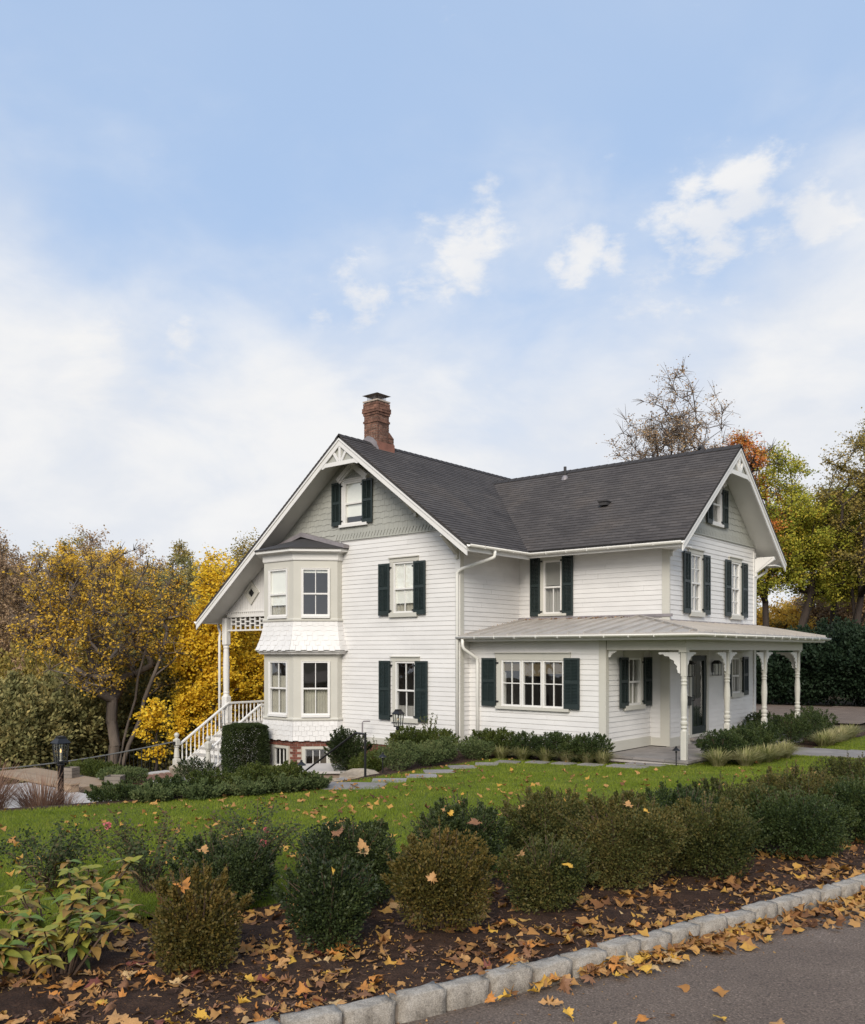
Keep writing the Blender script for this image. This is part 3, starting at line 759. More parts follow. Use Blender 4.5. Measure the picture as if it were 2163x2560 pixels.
shutter(EW, 22.55, 22.90, 5.09, 6.11, hinge=1); shutter(EW, 23.60, 23.95, 5.09, 6.11, hinge=-1)
pediment(EW, 23.25, 6.20, 0.45, 0.34)
MB().box(EW, yWN - 0.12, yWN + 0.04, -0.42, 4.6, 0.0, 0.04).build('corner_board', WTRIM, house)
MB().box(EW, yW, yWN, ZBW - 0.012, ZBW + 0.02, 0.0, 0.05).build('band_board', SAGE, house)
# lower east wall on the porch
wall(EW, [(yW, -0.42), (yWN, -0.42), (yWN, 2.2), (yW, 2.2)], [(21.60, 22.58, -0.5, 1.62), op(24.40, 24.88, 0.58, 1.48)])
wall(SW, [(xT, -0.42), (xW, -0.42), (xW, 1.9), (xT, 1.9)])
MB().box(SW, xW - 0.20, xW + 0.04, -0.62, 1.95, 0.0, 0.045).build('corner_board', TRIM, house)
MB().box(EW, yW - 0.02, yWN + 0.03, -0.80, -0.42, -0.05, 0.042).build('water_table', TRIM, house)
window(EW, 24.40, 24.88, 0.58, 1.48, 1.02, head=(24.2, 25.08, 1.70), sill=(24.2, 25.08, 0.42), curt=(0.55, 1.5, 5))
shutter(EW, 23.80, 24.19, 0.46, 1.55, hinge=1); shutter(EW, 25.08, 25.46, 0.46, 1.55, hinge=-1)
# front door with full glass storm door
d = MB(); d.box(EW, 21.50, 21.62, -0.5, 1.66, 0, 0.05); d.box(EW, 22.56, 22.68, -0.5, 1.66, 0, 0.05); d.box(EW, 21.50, 22.68, 1.60, 1.76, 0.0, 0.053)
fr = d.build('door_frame', TRIM, house)
d = MB(); d.box(EW, 21.63, 21.75, -0.47, 1.59, -0.02, 0.03); d.box(EW, 22.43, 22.55, -0.47, 1.59, -0.02, 0.03); d.box(EW, 21.75, 22.43, 1.46, 1.59, -0.02, 0.03); d.box(EW, 21.75, 22.43, -0.47, -0.24, -0.02, 0.03)
dr = d.build('door', SHUT, house)
MB().quad([EW(a, z, 0.0) for a, z in ((21.75, -0.24), (22.43, -0.24), (22.43, 1.46), (21.75, 1.46))]).build('pane', GLASS, dr)
dd = MB(); dd.box(EW, 21.68, 22.50, -0.45, 1.57, -0.10, -0.06)
for (a, b, p, q) in ((21.78, 22.05, -0.3, 0.35), (22.13, 22.40, -0.3, 0.35), (21.78, 22.05, 0.5, 1.45), (22.13, 22.40, 0.5, 1.45)): dd.box(EW, a, b, p, q, -0.06, -0.05)
dd.build('inner_leaf', SHUT, dr)
MB().tube([EW(21.69, 0.45, 0.03), EW(21.69, 0.45, 0.09), EW(21.69, 0.57, 0.09), EW(21.69, 0.57, 0.03)], 0.01, 6).build('handle', BLACK, dr, True)
MB().box(EW, 21.5, 22.68, -0.56, -0.49, 0.0, 0.16).build('threshold', BLUE, house)

# --- ell with the triple window
ST = FS(yT)
wall(ST, [(xA, -0.72), (xT, -0.72), (xT, 1.95), (xA, 1.95)], [op(-12.84, -11.115, 0.385, 1.455, 0.0)])
for i in range(3):
    a = -12.886 + i * 0.605
    window(ST, a + 0.052, a + 0.553, 0.392, 1.445, None, up=(2, 2), cw=0.004, casing=WTRIM, shade=(1.22, 1.10, 1.16)[i], smat=TSHADE)
MB().box(ST, -13.061, -10.898, 1.492, 1.656, 0, 0.047).build('window_head', TRIM, house); MB().box(ST, -13.075, -10.885, 1.656, 1.681, 0, 0.085).build('drip_cap', TRIM, house); MB().box(ST, -13.04, -10.92, 0.275, 0.345, 0, 0.085).build('sill', TRIM, house)
for (a, b) in ((-13.02, -12.890), (-11.068, -10.94)): MB().box(ST, a, b, 0.34, 1.49, 0, 0.043).build('window_casing', TRIM, house)
shutter(ST, -13.465, -13.03, 0.336, 1.538, hinge=1); shutter(ST, -11.055, -10.635, 0.345, 1.546, hinge=0)
MB().box(ST, xT - 0.14, xT + 0.04, -0.8, 1.95, 0.0, 0.04).build('corner_board', TRIM, house)
ET = FE(xT)
wall(ET, [(yT, -0.39), (yW, -0.39), (yW, 1.95), (yT, 1.95)], [op(19.24, 19.77, 0.46, 1.50)])
window(ET, 19.24, 19.77, 0.46, 1.50, 0.97, head=(18.95, 19.95, 1.72), sill=(18.95, 19.97, 0.31), curt=(0.4, 0.95, 5))
shutter(ET, 18.70, 19.10, 0.37, 1.56, hinge=1); shutter(ET, 19.93, 20.33, 0.37, 1.56, hinge=-1)
MB().box(ET, yT - 0.038, yT + 0.10, -0.8, 1.95, 0.001, 0.041).build('corner_board', TRIM, house)
MB().box(ET, yT + 0.1, yW - 0.04, -0.62, -0.39, -0.05, 0.04).build('water_table', TRIM, house)
MB().box(SW, xT, xW - 0.2, -0.62, -0.42, -0.05, 0.04).build('water_table', TRIM, house)

# --- roofs
def roof(F, poly, name='roof', soff=True):
    o = MB().prism(F, poly, -0.075, -0.014).build(name, RDECK, house)
    mb = MB(); smin, smax = min(p[1] for p in poly), max(p[1] for p in poly); e = 0.14
    k = 0
    while smin + k * e < smax:
        s0 = smin + k * e
        c = clip_rect(poly, -1e3, 1e3, s0, s0 + e + 0.01)
        if c: mb.prism(F, c, -0.02, 0, lambda z: 0.012 - 0.010 * (z - s0) / e)
        k += 1
    mb.build('shingle_courses', ROOF, o, uv=True, kind='stuff')
    if soff: MB().prism(F, poly, -0.115, -0.078).build('soffit', SOFF, house)
    return o
nA = math.hypot(1, sA); cA, bA = 1 / nA, sA / nA
FAE = Fr((xeE, 0, zr - sA * (xeE - xr)), (0, 1, 0), (-cA, 0, bA), (bA, 0, cA)); LE = (xeE - xr) * nA
FAW = Fr((xeW, 0, zr - sA * (xr - xeW)), (0, -1, 0), (cA, 0, bA), (-bA, 0, cA)); LW = (xr - xeW) * nA
roof(FAE, [(yF - 0.05, 0), (yAN, 0), (yAN, LE), (yF - 0.05, LE)])
roof(FAW, [(-yAN, 0), (-yF + 0.05, 0), (-yF + 0.05, LW), (-yAN, LW)])
nW = math.hypot(1, sW); cW, bW = 1 / nW, sW / nW
yeS, yeN, xg = 19.6875, 26.807, -8.8515
FWS = Fr((0, yeS, zroofW(yeS)), (1, 0, 0), (0, cW, bW), (0, -bW, cW)); LS = (yrW - yeS) * nW
FWN = Fr((0, yeN, zroofW(yeN)), (-1, 0, 0), (0, -cW, bW), (0, bW, cW))
roof(FWS, [(-13.25, 0), (xg + 0.05, 0), (xg + 0.05, LS), (-17.3, LS)])
roof(FWN, [(-xg - 0.05, 0), (13.25, 0), (17.3, LS), (-xg - 0.05, LS)])
# ridge caps
def ridge(p, q, name='ridge_cap'):
    p, q = Vector(p), Vector(q); n = int((q - p).length / 0.24); d = (q - p) / n; s = Vector((-d.y, d.x, 0)).normalized()
    mb = MB()
    for i in range(n):
        a = p + d * i; b = a + d * 1.08; z0, z1 = 0.022, 0.010
        dr = 0.15
        for sg in (1, -1):
            mb.quad([a + Vector((0, 0, z0 + 0.012)), a + s * sg * dr + Vector((0, 0, z0 - dr * 0.72)), b + s * sg * dr + Vector((0, 0, z1 - dr * 0.72)), b + Vector((0, 0, z1 + 0.012))][::sg])
    mb.build(name, ROOF, house, uv=True)
ridge((xr, yF - 0.05, zr), (xr, yAN, zr)); ridge((xg + 0.05, yrW, zrW), (-16.95, yrW, zrW))
# rake boards
def rakes(F, c, ztop, slope, left, right, front):
    for e in (left, right):
        sg = 1 if e > c else -1
        f = lambda x, dz: (x, ztop - slope * abs(x - c) + dz)
        mb = MB(); mb.prism(F, [f(c, -0.09), f(e, -0.09), f(e, -0.30), f(c, -0.30)], front - 0.035, front)
        o = mb.build('rake_board', WTRIM, house)
        MB().prism(F, [f(c, -0.085), f(e + sg * 0.005, -0.085), f(e + sg * 0.005, -0.145), f(c, -0.145)], front + 0.002, front + 0.022).build('rake_moulding', WTRIM, o)
rakes(FS(yF), xr, zr, sA, xeW, xeE, 0.03)
rakes(FE(xg), yrW, zrW, sW, yeS, yeN, 0.03)
def gable_truss(F, c, zt, s, front):
    """collar tie, king post and fan of struts in the peak"""
    z1 = zt - 0.72; hw = 0.62; hw2 = 0.86
    mb = MB()
    mb.prism(F, [(c - hw2, z1 - 0.11), (c + hw2, z1 - 0.11), (c + hw2 * 0.9, z1 + 0.0), (c - hw2 * 0.9, z1 + 0.0)], front - 0.045, front - 0.008)
    t = mb.build('gable_truss', WTRIM, house)
    for (p, q, w) in (((c, z1 - 0.02), (c, zt - 0.2), 0.085), ((c - 0.06, z1), (c - 0.34, z1 + 0.40), 0.075), ((c + 0.06, z1), (c + 0.34, z1 + 0.40), 0.075)):
        MB().bar(F, p, q, w, front - 0.05, front - 0.012).build('strut', WTRIM, t)
    MB().prism(F, [(c - 0.7, z1 + 0.005), (c + 0.7, z1 + 0.005), (c, zt - 0.28)], front - 0.075, front - 0.055).build('backing_panel', SAGE, t)
    for sg in (-1, 1):
        x0 = c + sg * (hw2 - 0.04); pts = [(x0 - sg * .28, z1 - 0.105), (x0 - sg * .14, z1 - 0.15), (x0 - sg * .10, z1 - 0.125), (x0, z1 - 0.19), (x0 + sg * .05, z1 - 0.17), (x0 + sg * .13, z1 - 0.26), (x0 + sg * .25, z1 - 0.30), (x0 + sg * .25, z1 - 0.16), (x0 + sg * .02, z1 - 0.02)]
        MB().prism(F, pts, front - 0.043, front - 0.010).build('scroll_end', WTRIM, t)
gable_truss(FS(yF), xr, zr, sA, 0.03)
gable_truss(FE(xg), yrW, zrW, sW, 0.03)
# eave fascia and corner brackets
MB().box(EA, yF + 0.04, yeS + 0.02, zroofA(xeE) - 0.19, zroofA(xeE) - 0.09, xeE - xA - 0.05, xeE - xA - 0.01).build('fascia', WTRIM, house)
MB().box(SW, xeE - 0.01, xg - 0.02, zroofW(yeS) - 0.19, zroofW(yeS) - 0.09, yW - yeS - 0.05, yW - yeS - 0.01).build('fascia', WTRIM, house)
MB().box(EW, yeS + 0.05, yW, 4.19, 4.22, 0.0, 0.6).build('eave_return', WTRIM, house)
MB().box(EW, yWN, yeN - 0.03, 4.19, 4.22, 0.0, 0.6).build('eave_return', WTRIM, house)
def bracket(F, a_wall, a_out, z0, z1, n0, n1, mat=TRIM, tail=True):
    mb = MB(); mb.bar(F, (a_wall, z0 + 0.06), (a_out, z1 - 0.05), 0.085, n0, n1)
    sg = 1 if a_out > a_wall else -1
    mb.bar(F, (a_wall + sg * 0.035, z0 - 0.05), (a_wall + sg * 0.035, z1), 0.07, n0 + 0.006, n1 - 0.006)
    mb.bar(F, (a_wall, z1 - 0.03), (a_out, z1 - 0.03), 0.06, n0 + 0.006, n1 - 0.006)
    return mb.build('bracket', mat, house)
bracket(FE(xA - 0.06), yA - 0.02, yF + 0.06, 4.10, 4.66, -0.05, 0.05)
bracket(FS(yW + 0.06), xW + 0.02, xg - 0.06, 4.08, 4.60, -0.05, 0.05, WTRIM)
bracket(FS(yWN - 0.02), xW + 0.02, xg - 0.06, 3.95, 4.45, -0.05, 0.05, WTRIM)
bracket(FE(-15.35), yA - 0.02, yF + 0.06, 5.30, 5.78, -0.05, 0.05)
MB().prism(FS(yWN - 0.07), [(xW + 0.05, 4.0), (xg - 0.1, 4.42), (xW + 0.05, 4.42)], 0, 0.02).build('bracket_panel', WTRIM, house)

# gutters and downspouts
half = [(0.065 * math.cos(t) + 0.065, 0.065 * math.sin(t)) for t in [math.pi + math.pi * i / 8 for i in range(9)]]
prof = half + [(x * 0.88 + 0.008, z * 0.86 - 0.0) for (x, z) in half[::-1]]
def gutter(path, name='gutter'):
    o = MB().sweep(prof, path, True).build(name, GUT, house, True)
    h = MB()
    for i in range(len(path) - 1):
        p, q = Vector(path[i]), Vector(path[i + 1]); L_ = (q - p).length; d = (q - p).normalized(); sd = Vector((d.y, -d.x, 0))
        for k in range(1, int(L_ / 0.6)):
            c = p + d * (k * 0.6)
            h.sweep([(0.0, -0.0), (0.0, -0.068), (0.13, -0.068), (0.133, 0.006), (0.128, 0.006), (0.126, -0.063), (0.004, -0.063)], [c - d * 0.008, c + d * 0.008], True)
    h.build('gutter_hanger', GUT, o)
    return o
zg1 = zroofA(xeE) - 0.03
gutter([(xeE, yF - 0.03, zg1), (xeE, yeS, zg1), (xg + 0.03, yeS, zg1)])
gutter([(xW - 0.0 + 0.6, yeN + 0.07, zg1), (xA, yeN + 0.07, zg1)])
def spout(path, r=0.042):
    P = [Vector(p) for p in path]; out = [P[0]]
    for i in range(1, len(P) - 1):
        a, b, c = P[i - 1], P[i], P[i + 1]; k = min(0.10, (a - b).length / 2.2, (c - b).length / 2.2)
        s, e = b + (a - b).normalized() * k, b + (c - b).normalized() * k
        for t in (0, .25, .5, .75, 1): out.append(s * (1 - t) ** 2 + b * 2 * t * (1 - t) + e * t * t)
    out.append(P[-1])
    return MB().tube(out, r, 10).build('downspout', GUT, house, True)
spout([(xeE + 0.065, 18.05, 4.22), (xeE + 0.065, 18.05, 4.06), (xA + 0.08, yA - 0.06, 3.78), (xA - 0.02, yA - 0.09, 3.70), (xA - 0.02, yA - 0.09, -1.0)])
spout([(xA + 0.16, 17.62, 2.02), (xA + 0.16, 17.62, 1.78), (xA + 0.32, yT - 0.10, 1.52), (xA + 0.32, yT - 0.08, 1.40), (xA + 0.32, yT - 0.08, -0.95)])
spout([(-9.3, yWN + 0.45, 4.18), (-9.3, yWN + 0.45, 4.08), (xW - 0.02, yWN + 0.12, 3.85), (xW - 0.02, yWN + 0.12, 2.4)])
spout([(-24.14, 17.9, 2.62), (-24.14, 17.9, 2.50), (-23.85, 17.76, 2.30), (-23.82, 17.70, 2.2), (-23.82, 17.70, -2.0)])
gutter([(xeW, yAN, zroofA(xeW) - 0.04), (xeW, yF - 0.02, zroofA(xeW) - 0.04)])

# roof vents
vp = MB().tube([(-13.98, 22.89, 6.80), (-13.98, 22.89, 7.22)], 0.045, 10).build('vent_pipe', RDECK, house, True)
MB().lathe((-13.98, 22.89, 6.78), [(0.13, 0.0), (0.10, 0.10), (0.06, 0.17)], 12).build('vent_boot', LEAD, vp)
bv = MB(); bv.prism(Fr((0, 21.22, 0), (1, 0, 0)), [(-11.88, 5.62), (-11.64, 5.62), (-11.64, 5.72), (-11.88, 5.72)], -0.16, 0.06)
bv.prism(Fr((0, 21.22, 0), (1, 0, 0)), [(-11.90, 5.715), (-11.62, 5.715), (-11.62, 5.74), (-11.90, 5.74)], -0.18, 0.09); bv.build('box_vent', RDECK, house)
MB().tube([(-9.9, 23.35, 7.1), (-9.9, 23.35, 7.24), (-9.93, 23.36, 7.30), (-10.0, 23.38, 7.30), (-10.04, 23.39, 7.22)], 0.05, 8).build('vent_pipe', RDECK, house, True)

# --- chimney
cx0, cx1, cy0, cy1 = -17.77, -17.25, 18.21, 18.69
ch = MB(); ch.box(WF, cx0 + 0.007, cx1 - 0.007, cy0 + 0.007, cy1 - 0.007, 7.1, 8.80); ch.box(WF, cx0 + 0.007, cx1 - 0.007, cy1 - 0.03, cy1 + 0.193, 7.1, 7.78)
chim = ch.build('chimney', MORTAR, house)
def chim_course(z, h, x0, x1, y0, y1, off):
    bl = 0.20
    for (F, a0, a1, nn) in ((FS(y0), x0, x1, 1), (FE(x1), y0, y1, 1), (Fr((0, y1, 0), (-1, 0, 0)), -x1, -x0, 1), (Fr((x0, 0, 0), (0, -1, 0)), -y1, -y0, 1)):
        a = a0 - (bl / 2 if off else 0)
        while a < a1 - 0.02:
            b0, b1 = max(a, a0 - 0.0), min(a + bl - 0.011, a1)
            if b1 - b0 > 0.03: MB().box(F, b0, b1, z, z + h - 0.011, -0.06, rnd.uniform(-0.003, 0.004)).build('brick', CBRICK, chim)
            a += bl
zc = 7.62; k = 0
while zc < 8.76:
    o = 0.0
    if 8.16 < zc < 8.22: o = 0.022
    if 8.40 < zc < 8.46: o = 0.022
    if 8.46 < zc < 8.62: o = 0.045
    if zc >= 8.62: o = 0.022
    if zc < 7.80: chim_course(zc, 0.072, cx0, cx1, cy0 - 0.0, cy1 + 0.2, k % 2)
    else: chim_course(zc, 0.072, cx0 - o, cx1 + o, cy0 - o, cy1 + o, k % 2)
    zc += 0.072; k += 1
MB().hexa([(cx0 - .01, cy1 - 0.02, 7.80), (cx1 + .01, cy1 - 0.02, 7.80), (cx1 + .01, cy1 + 0.2, 7.80), (cx0 - .01, cy1 + .2, 7.80)], [(cx0, cy1 - 0.02, 7.96), (cx1, cy1 - 0.02, 7.96), (cx1, cy1 + 0.02, 7.96), (cx0, cy1 + .02, 7.96)]).build('shoulder', CBRICK, chim)
MB().box(WF, cx0 - 0.03, cx1 + 0.03, cy0 - 0.03, cy1 + 0.03, 8.79, 8.83).build('crown', MORTAR, chim)
MB().box(FE(cx1), cy0 - 0.01, cy1 + 0.22, 7.1, 7.63, 0.0, 0.018).build('flashing', COPPER, chim)
cr_ = MB(); cr_.prism(FS(cy0), [(-17.92, 7.35), (-17.9, 7.60), (-17.78, 7.76), (-17.6, 7.83), (-17.42, 7.76), (-17.28, 7.62), (-17.20, 7.42), (-17.20, 7.2)], 0.0, 0.025)
cr_.build('cricket_flashing', LEAD, chim)
cap = MB(); cap.hexa([(-17.81, 18.16, 8.99), (-17.21, 18.16, 8.99), (-17.21, 18.74, 8.99), (-17.81, 18.74, 8.99)], [(-17.58, 18.38, 9.08), (-17.44, 18.38, 9.08), (-17.44, 18.52, 9.08), (-17.58, 18.52, 9.08)])
cpo = cap.build('chimney_cap', LEAD, chim)
ms = MB()
for i in range(9):
    t = i / 8
    for (p0, p1) in (((-17.70, 18.27), (-17.32, 18.27)), ((-17.32, 18.27), (-17.32, 18.63)), ((-17.32, 18.63), (-17.70, 18.63)), ((-17.70, 18.63), (-17.70, 18.27))):
        x, y = p0[0] + (p1[0] - p0[0]) * t, p0[1] + (p1[1] - p0[1]) * t
        ms.tube([(x, y, 8.83), (x, y, 8.995)], 0.006, 4)
ms.build('spark_mesh', LEAD, cpo)

# --- bay window
BP = [(-21.16, yA), (-21.16, 17.518), (-20.293, 16.650), (-19.017, 16.650), (-18.149, 17.518), (-18.149, yA)]
def bay_ring(off):
    out = []; n = len(BP)
    for i in range(n):
        d0 = Vector(BP[i]) - Vector(BP[i - 1]) if i > 0 else Vector(BP[1]) - Vector(BP[0])
        d1 = Vector(BP[i + 1]) - Vector(BP[i]) if i < n - 1 else Vector(BP[-1]) - Vector(BP[-2])
        s0 = Vector((d0.y, -d0.x)).normalized(); s1 = Vector((d1.y, -d1.x)).normalized(); m = s0 + s1; m = m / (m.length_squared / 2)
        out.append(Vector(BP[i]) + m * off)
    return out
bay3 = [(p[0], p[1], 0) for p in BP]
FAC = []
for i in range(5):
    p, q = Vector((*BP[i], 0)), Vector((*BP[i + 1], 0)); FAC.append((Fr(p, (q - p).normalized()), (q - p).length))
def bay_band(name, prof, mat):
    return MB().sweep(prof, bay3, True).build(name, mat, house)
for lev, (z0, z1, g0, g1, gm) in enumerate(((-0.22, 1.64, -0.04, 1.385, 0.66), (2.61, 4.30, 2.753, 4.004, 3.33))):
    for i, (F, Lf) in enumerate(FAC):
        if i == 2: a0, a1 = 0.293, 0.983
        elif i == 3: a0, a1 = 0.279, 0.954
        elif i == 1: a0, a1 = 0.279, 0.954
        else: a0 = None
        wall(F, [(0, z0), (Lf, z0), (Lf, z1), (0, z1)], [op(a0, a1, g0, g1)] if a0 else [], mat=TRIM, clap=False, n1=0.0)
        if a0 and i != 1:
            lowc = (g0 - 0.03, gm + (0.02 if i == 3 else 0.35), 10)
            window(F, a0, a1, g0, g1, gm, cw=0.02, casing=WTRIM, sill=(a0 - 0.06, a1 + 0.06, g0 - 0.11), curt=lowc if lev == 0 else (g0 - .03, gm - 0.2, 6) if i == 2 else None,
                   shade=(3.02 if i == 2 else 3.92) if lev == 1 else None, up=(2, 1) if not (lev == 1 and i == 2) else (1, 1), lo=(2, 1) if not (lev == 1 and i == 2) else (1, 1))
bay_band('bay_sill_band', [(-0.02, -0.24), (0.045, -0.24), (0.05, -0.20), (0.03, -0.16), (-0.02, -0.16)], TRIM)
bay_band('bay_sill_band', [(-0.02, 2.56), (0.045, 2.56), (0.05, 2.60), (0.03, 2.64), (-0.02, 2.64)], TRIM)
bay_band('bay_cornice', [(-0.02, 1.625), (0.13, 1.625), (0.15, 1.66), (0.20, 1.70), (0.205, 1.735), (-0.02, 1.735)], WTRIM)
bay_band('bay_frieze', [(-0.02, 4.27), (0.03, 4.27), (0.04, 4.30), (0.045, 4.47), (-0.02, 4.47)], WTRIM)
bay_band('bay_cornice', [(-0.02, 4.47), (0.07, 4.47), (0.12, 4.50), (0.23, 4.505), (0.235, 4.60), (-0.02, 4.605)], WTRIM)
bay_band('bay_skirt_backing', [(-0.08, 1.735), (0.215, 1.735), (0.08, 2.15), (0.0, 2.58), (-0.08, 2.58)], WTRIM)
bay_band('bay_skirt_backing', [(-0.08, -0.82), (0.02, -0.82), (0.0, -0.24), (-0.08, -0.24)], WTRIM)
# bay roof
er = bay_ring(0.27); rb = MB()
top = Vector((-19.65, yA - 0.02, 5.06))
def e3(i, z): return Vector((er[i].x, er[i].y, z))
tl, trr = Vector((-21.16 - 0.27, yA - 0.02, 4.615)), Vector((-18.149 + 0.27, yA - 0.02, 4.615))
for i in range(5):
    rb.quad([e3(i, 4.615), e3(i + 1, 4.615), top])
rb.quad([e3(i, 4.606) for i in range(6)])
for i in range(5): rb.quad([e3(i, 4.58), e3(i + 1, 4.58), e3(i + 1, 4.615), e3(i, 4.615)])
bayroof = rb.build('bay_roof', RDECK, house)
hp = MB()
hp.hexa([trr + Vector((0.02, -0.22, -0.01)), trr + Vector((0.02, 0, -0.01)), top + Vector((0.0, 0, 0.0)), top + Vector((0.0, -0.22, 0.0))],
        [trr + Vector((0.02, -0.22, 0.09)), trr + Vector((0.02, 0, 0.09)), top + Vector((0, 0, 0.13)), top + Vector((0, -0.22, 0.13))])
hp.hexa([tl + Vector((-0.02, -0.22, -0.01)), top + Vector((0, -0.22, 0)), top, tl + Vector((-0.02, 0, -0.01))],
        [tl + Vector((-0.02, -0.22, 0.09)), top + Vector((0, -0.22, 0.13)), top + Vector((0, 0, 0.13)), tl + Vector((-0.02, 0, 0.09))])
hp.build('roof_flashing', LEAD, house)
# brick base of the bay with cellar windows
bf = []
for i, (F, Lf) in enumerate(FAC):
    wz = (0.24, 1.03, -1.62, -0.98) if i == 3 else (0.30, 1.02, -1.62, -0.98) if i == 2 else None
    sk = [wz] if wz else []
    w_ = wall(F, [(0.0, -2.2), (Lf, -2.2), (Lf, -0.82), (0.0, -0.82)], sk, mat=MORTAR, clap=False, n1=-0.055, n0=-0.2)
    w_.name = 'foundation'
    if i in (2, 3, 4): brick_field(F, 0.0, Lf, -1.75, -0.83, w_, BRICK, n0=-0.07, n1=-0.038, skip=[(wz[0] - .0, wz[1] + .0, wz[2], wz[3])] if wz else ())
    if wz:
        a0, a1, z0, z1 = wz
        mb = MB(); mb.box(F, a0, a0 + 0.09, z0, z1, -0.15, -0.03); mb.box(F, a1 - 0.09, a1, z0, z1, -0.15, -0.03); mb.box(F, a0 + .09, a1 - .09, z1 - 0.07, z1, -0.15, -0.03); mb.box(F, a0 + .09, a1 - .09, z0, z0 + 0.07, -0.15, -0.03)
        cw_ = mb.build('cellar_window', TRIM, house)
        g0, g1, gz0, gz1 = a0 + 0.11, a1 - 0.11, z0 + 0.09, z1 - 0.10
        sb = MB(); sb.box(F, a0 + .09, g0, z0 + .07, z1 - .07, -0.13, -0.08); sb.box(F, g1, a1 - .09, z0 + .07, z1 - .07, -0.13, -0.08); sb.box(F, g0, g1, gz1, z1 - .07, -0.13, -0.08); sb.box(F, g0, g1, z0 + .07, gz0, -0.13, -0.08)
        sb.build('sash', WTRIM, cw_)
        for t in (1, 2):
            a = g0 + (g1 - g0) * t / 3; MB().box(F, a - .011, a + .011, gz0, gz1, -0.125, -0.09).build('muntin', WTRIM, cw_)
        for t in range(3):
            p, q = g0 + (g1 - g0) * t / 3, g0 + (g1 - g0) * (t + 1) / 3
            MB().quad([F(p, gz0, -.11), F(q, gz0, -.11), F(q, gz1, -.11), F(p, gz1, -.11)]).build('pane', GLASS, cw_)
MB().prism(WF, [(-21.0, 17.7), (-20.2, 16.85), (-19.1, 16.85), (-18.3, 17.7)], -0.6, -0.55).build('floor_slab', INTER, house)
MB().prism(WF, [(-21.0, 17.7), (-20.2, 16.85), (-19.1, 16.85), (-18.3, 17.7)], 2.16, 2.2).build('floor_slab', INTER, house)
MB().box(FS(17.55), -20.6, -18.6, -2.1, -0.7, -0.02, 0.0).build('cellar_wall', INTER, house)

# --- fancy-cut shingles: largest ones are single pieces, the rest one part
SH = []          # (pts bottom4, pts top4, parent, mat)
shing_wall = MB().box(S, -17.55, -17.50, 7.0, 7.05, -0.02, -0.01).build('shingle_nailer', SAGE, house)
def shingle(q, nrm, th, parent, mat, up=0.004):
    """q: bottom-left, bottom-right, top-right, top-left on the wall plane"""
    n = Vector(nrm)
    SH.append(([Vector(p) - n * 0.002 for p in q], [Vector(q[0]) + n * th, Vector(q[1]) + n * th, Vector(q[2]) + n * up, Vector(q[3]) + n * up], parent, mat))
skirt_parts = [o for o in bpy.data.objects if o.name.startswith('bay_skirt_backing')]
def skirt(parent, prof, ncourse, wid, drop, zig=False):
    """prof(t) -> (offset, z), t from 0 bottom to 1 top"""
    for i in (2, 3, 4, 1):
        for c in range(ncourse):
            t0, t1 = c / ncourse, (c + 1.12) / ncourse
            (o0, z0), (o1, z1) = prof(t0), prof(min(1.0, t1))
            r0, r1 = bay_ring(o0), bay_ring(o1)
            A, B, C_, D_ = [Vector((*p, 0)) for p in (r0[i], r0[i + 1], r1[i + 1], r1[i])]
            A.z = B.z = z0; C_.z = D_.z = z1
            n = max(1, round((B - A).length / wid)); nr = (B - A).cross(D_ - A).normalized()
            off = 0.5 if c % 2 else 0.0
            cuts = sorted({0.0, 1.0, *[(k + off) / n for k in range(n + 1) if 0.02 < (k + off) / n < 0.98]})
            for k in range(len(cuts) - 1):
                p, q = cuts[k] + 0.002, cuts[k + 1] - 0.002
                dz = Vector((0, 0, -drop if (k + c) % 2 else 0.0))
                shingle([A.lerp(B, p) + dz, A.lerp(B, q) + dz, D_.lerp(C_, q), D_.lerp(C_, p)], nr, 0.016, parent, WHITE)
skirt(skirt_parts[0], lambda t: (0.225 * (1 - t) ** 1.7 + 0.012, 1.74 + t * 0.83), 6, 0.155, 0.022)
skirt(skirt_parts[1], lambda t: (0.035 * (1 - t) + 0.010, -0.80 + t * 0.55), 4, 0.155, 0.022)
def gable_shingles(F, poly, ops, zstart, e, wid, parent):
    zmax = max(p[1] for p in poly); c = 0
    while zstart + c * e < zmax - 0.05:
        z0 = zstart + c * e
        row = clip_rect(poly, -1e3, 1e3, z0, z0 + e + 0.01)
        if row:
            a0, a1 = min(p[0] for p in row), max(p[0] for p in row); a = math.floor(a0 / wid) * wid - (wid / 2 if c % 2 else 0); k = 0
            while a < a1:
                p, q = max(a, a0), min(a + wid - 0.004, a1)
                if q - p > 0.02 and not any(o[0] < (p + q) / 2 < o[1] and o[2] < z0 + e / 2 < o[3] for o in ops):
                    cp = clip_rect(row, p, q, z0, z0 + e + 0.01)
                    if cp:
                        zt_l = max(v[1] for v in cp if abs(v[0] - min(w[0] for w in cp)) < 0.02 * wid + 1e-3)
                        zt_r = max(v[1] for v in cp if abs(v[0] - max(w[0] for w in cp)) < 0.02 * wid + 1e-3)
                        dr = 0.020 if k % 2 else 0.0
                        if max(zt_l, zt_r) - z0 > 0.03:
                            shingle([F(p, z0 - dr), F(q, z0 - dr), F(q, max(zt_r, z0 + .005)), F(p, max(zt_l, z0 + .005))], F.n, 0.018, parent, SAGE)
                a += wid; k += 1
        c += 1
gable_shingles(S, gab, [op(-18.0, -17.34, 5.33, 6.43, 0.14)], 5.03, 0.165, 0.165, shing_wall)
nsolo = 0
rest = {}
SH_E = len(SH)
gable_shingles(EW, gw, [op(23.03, 23.47, 5.19, 6.12, 0.12)], 4.93, 0.165, 0.165, shing_wall)
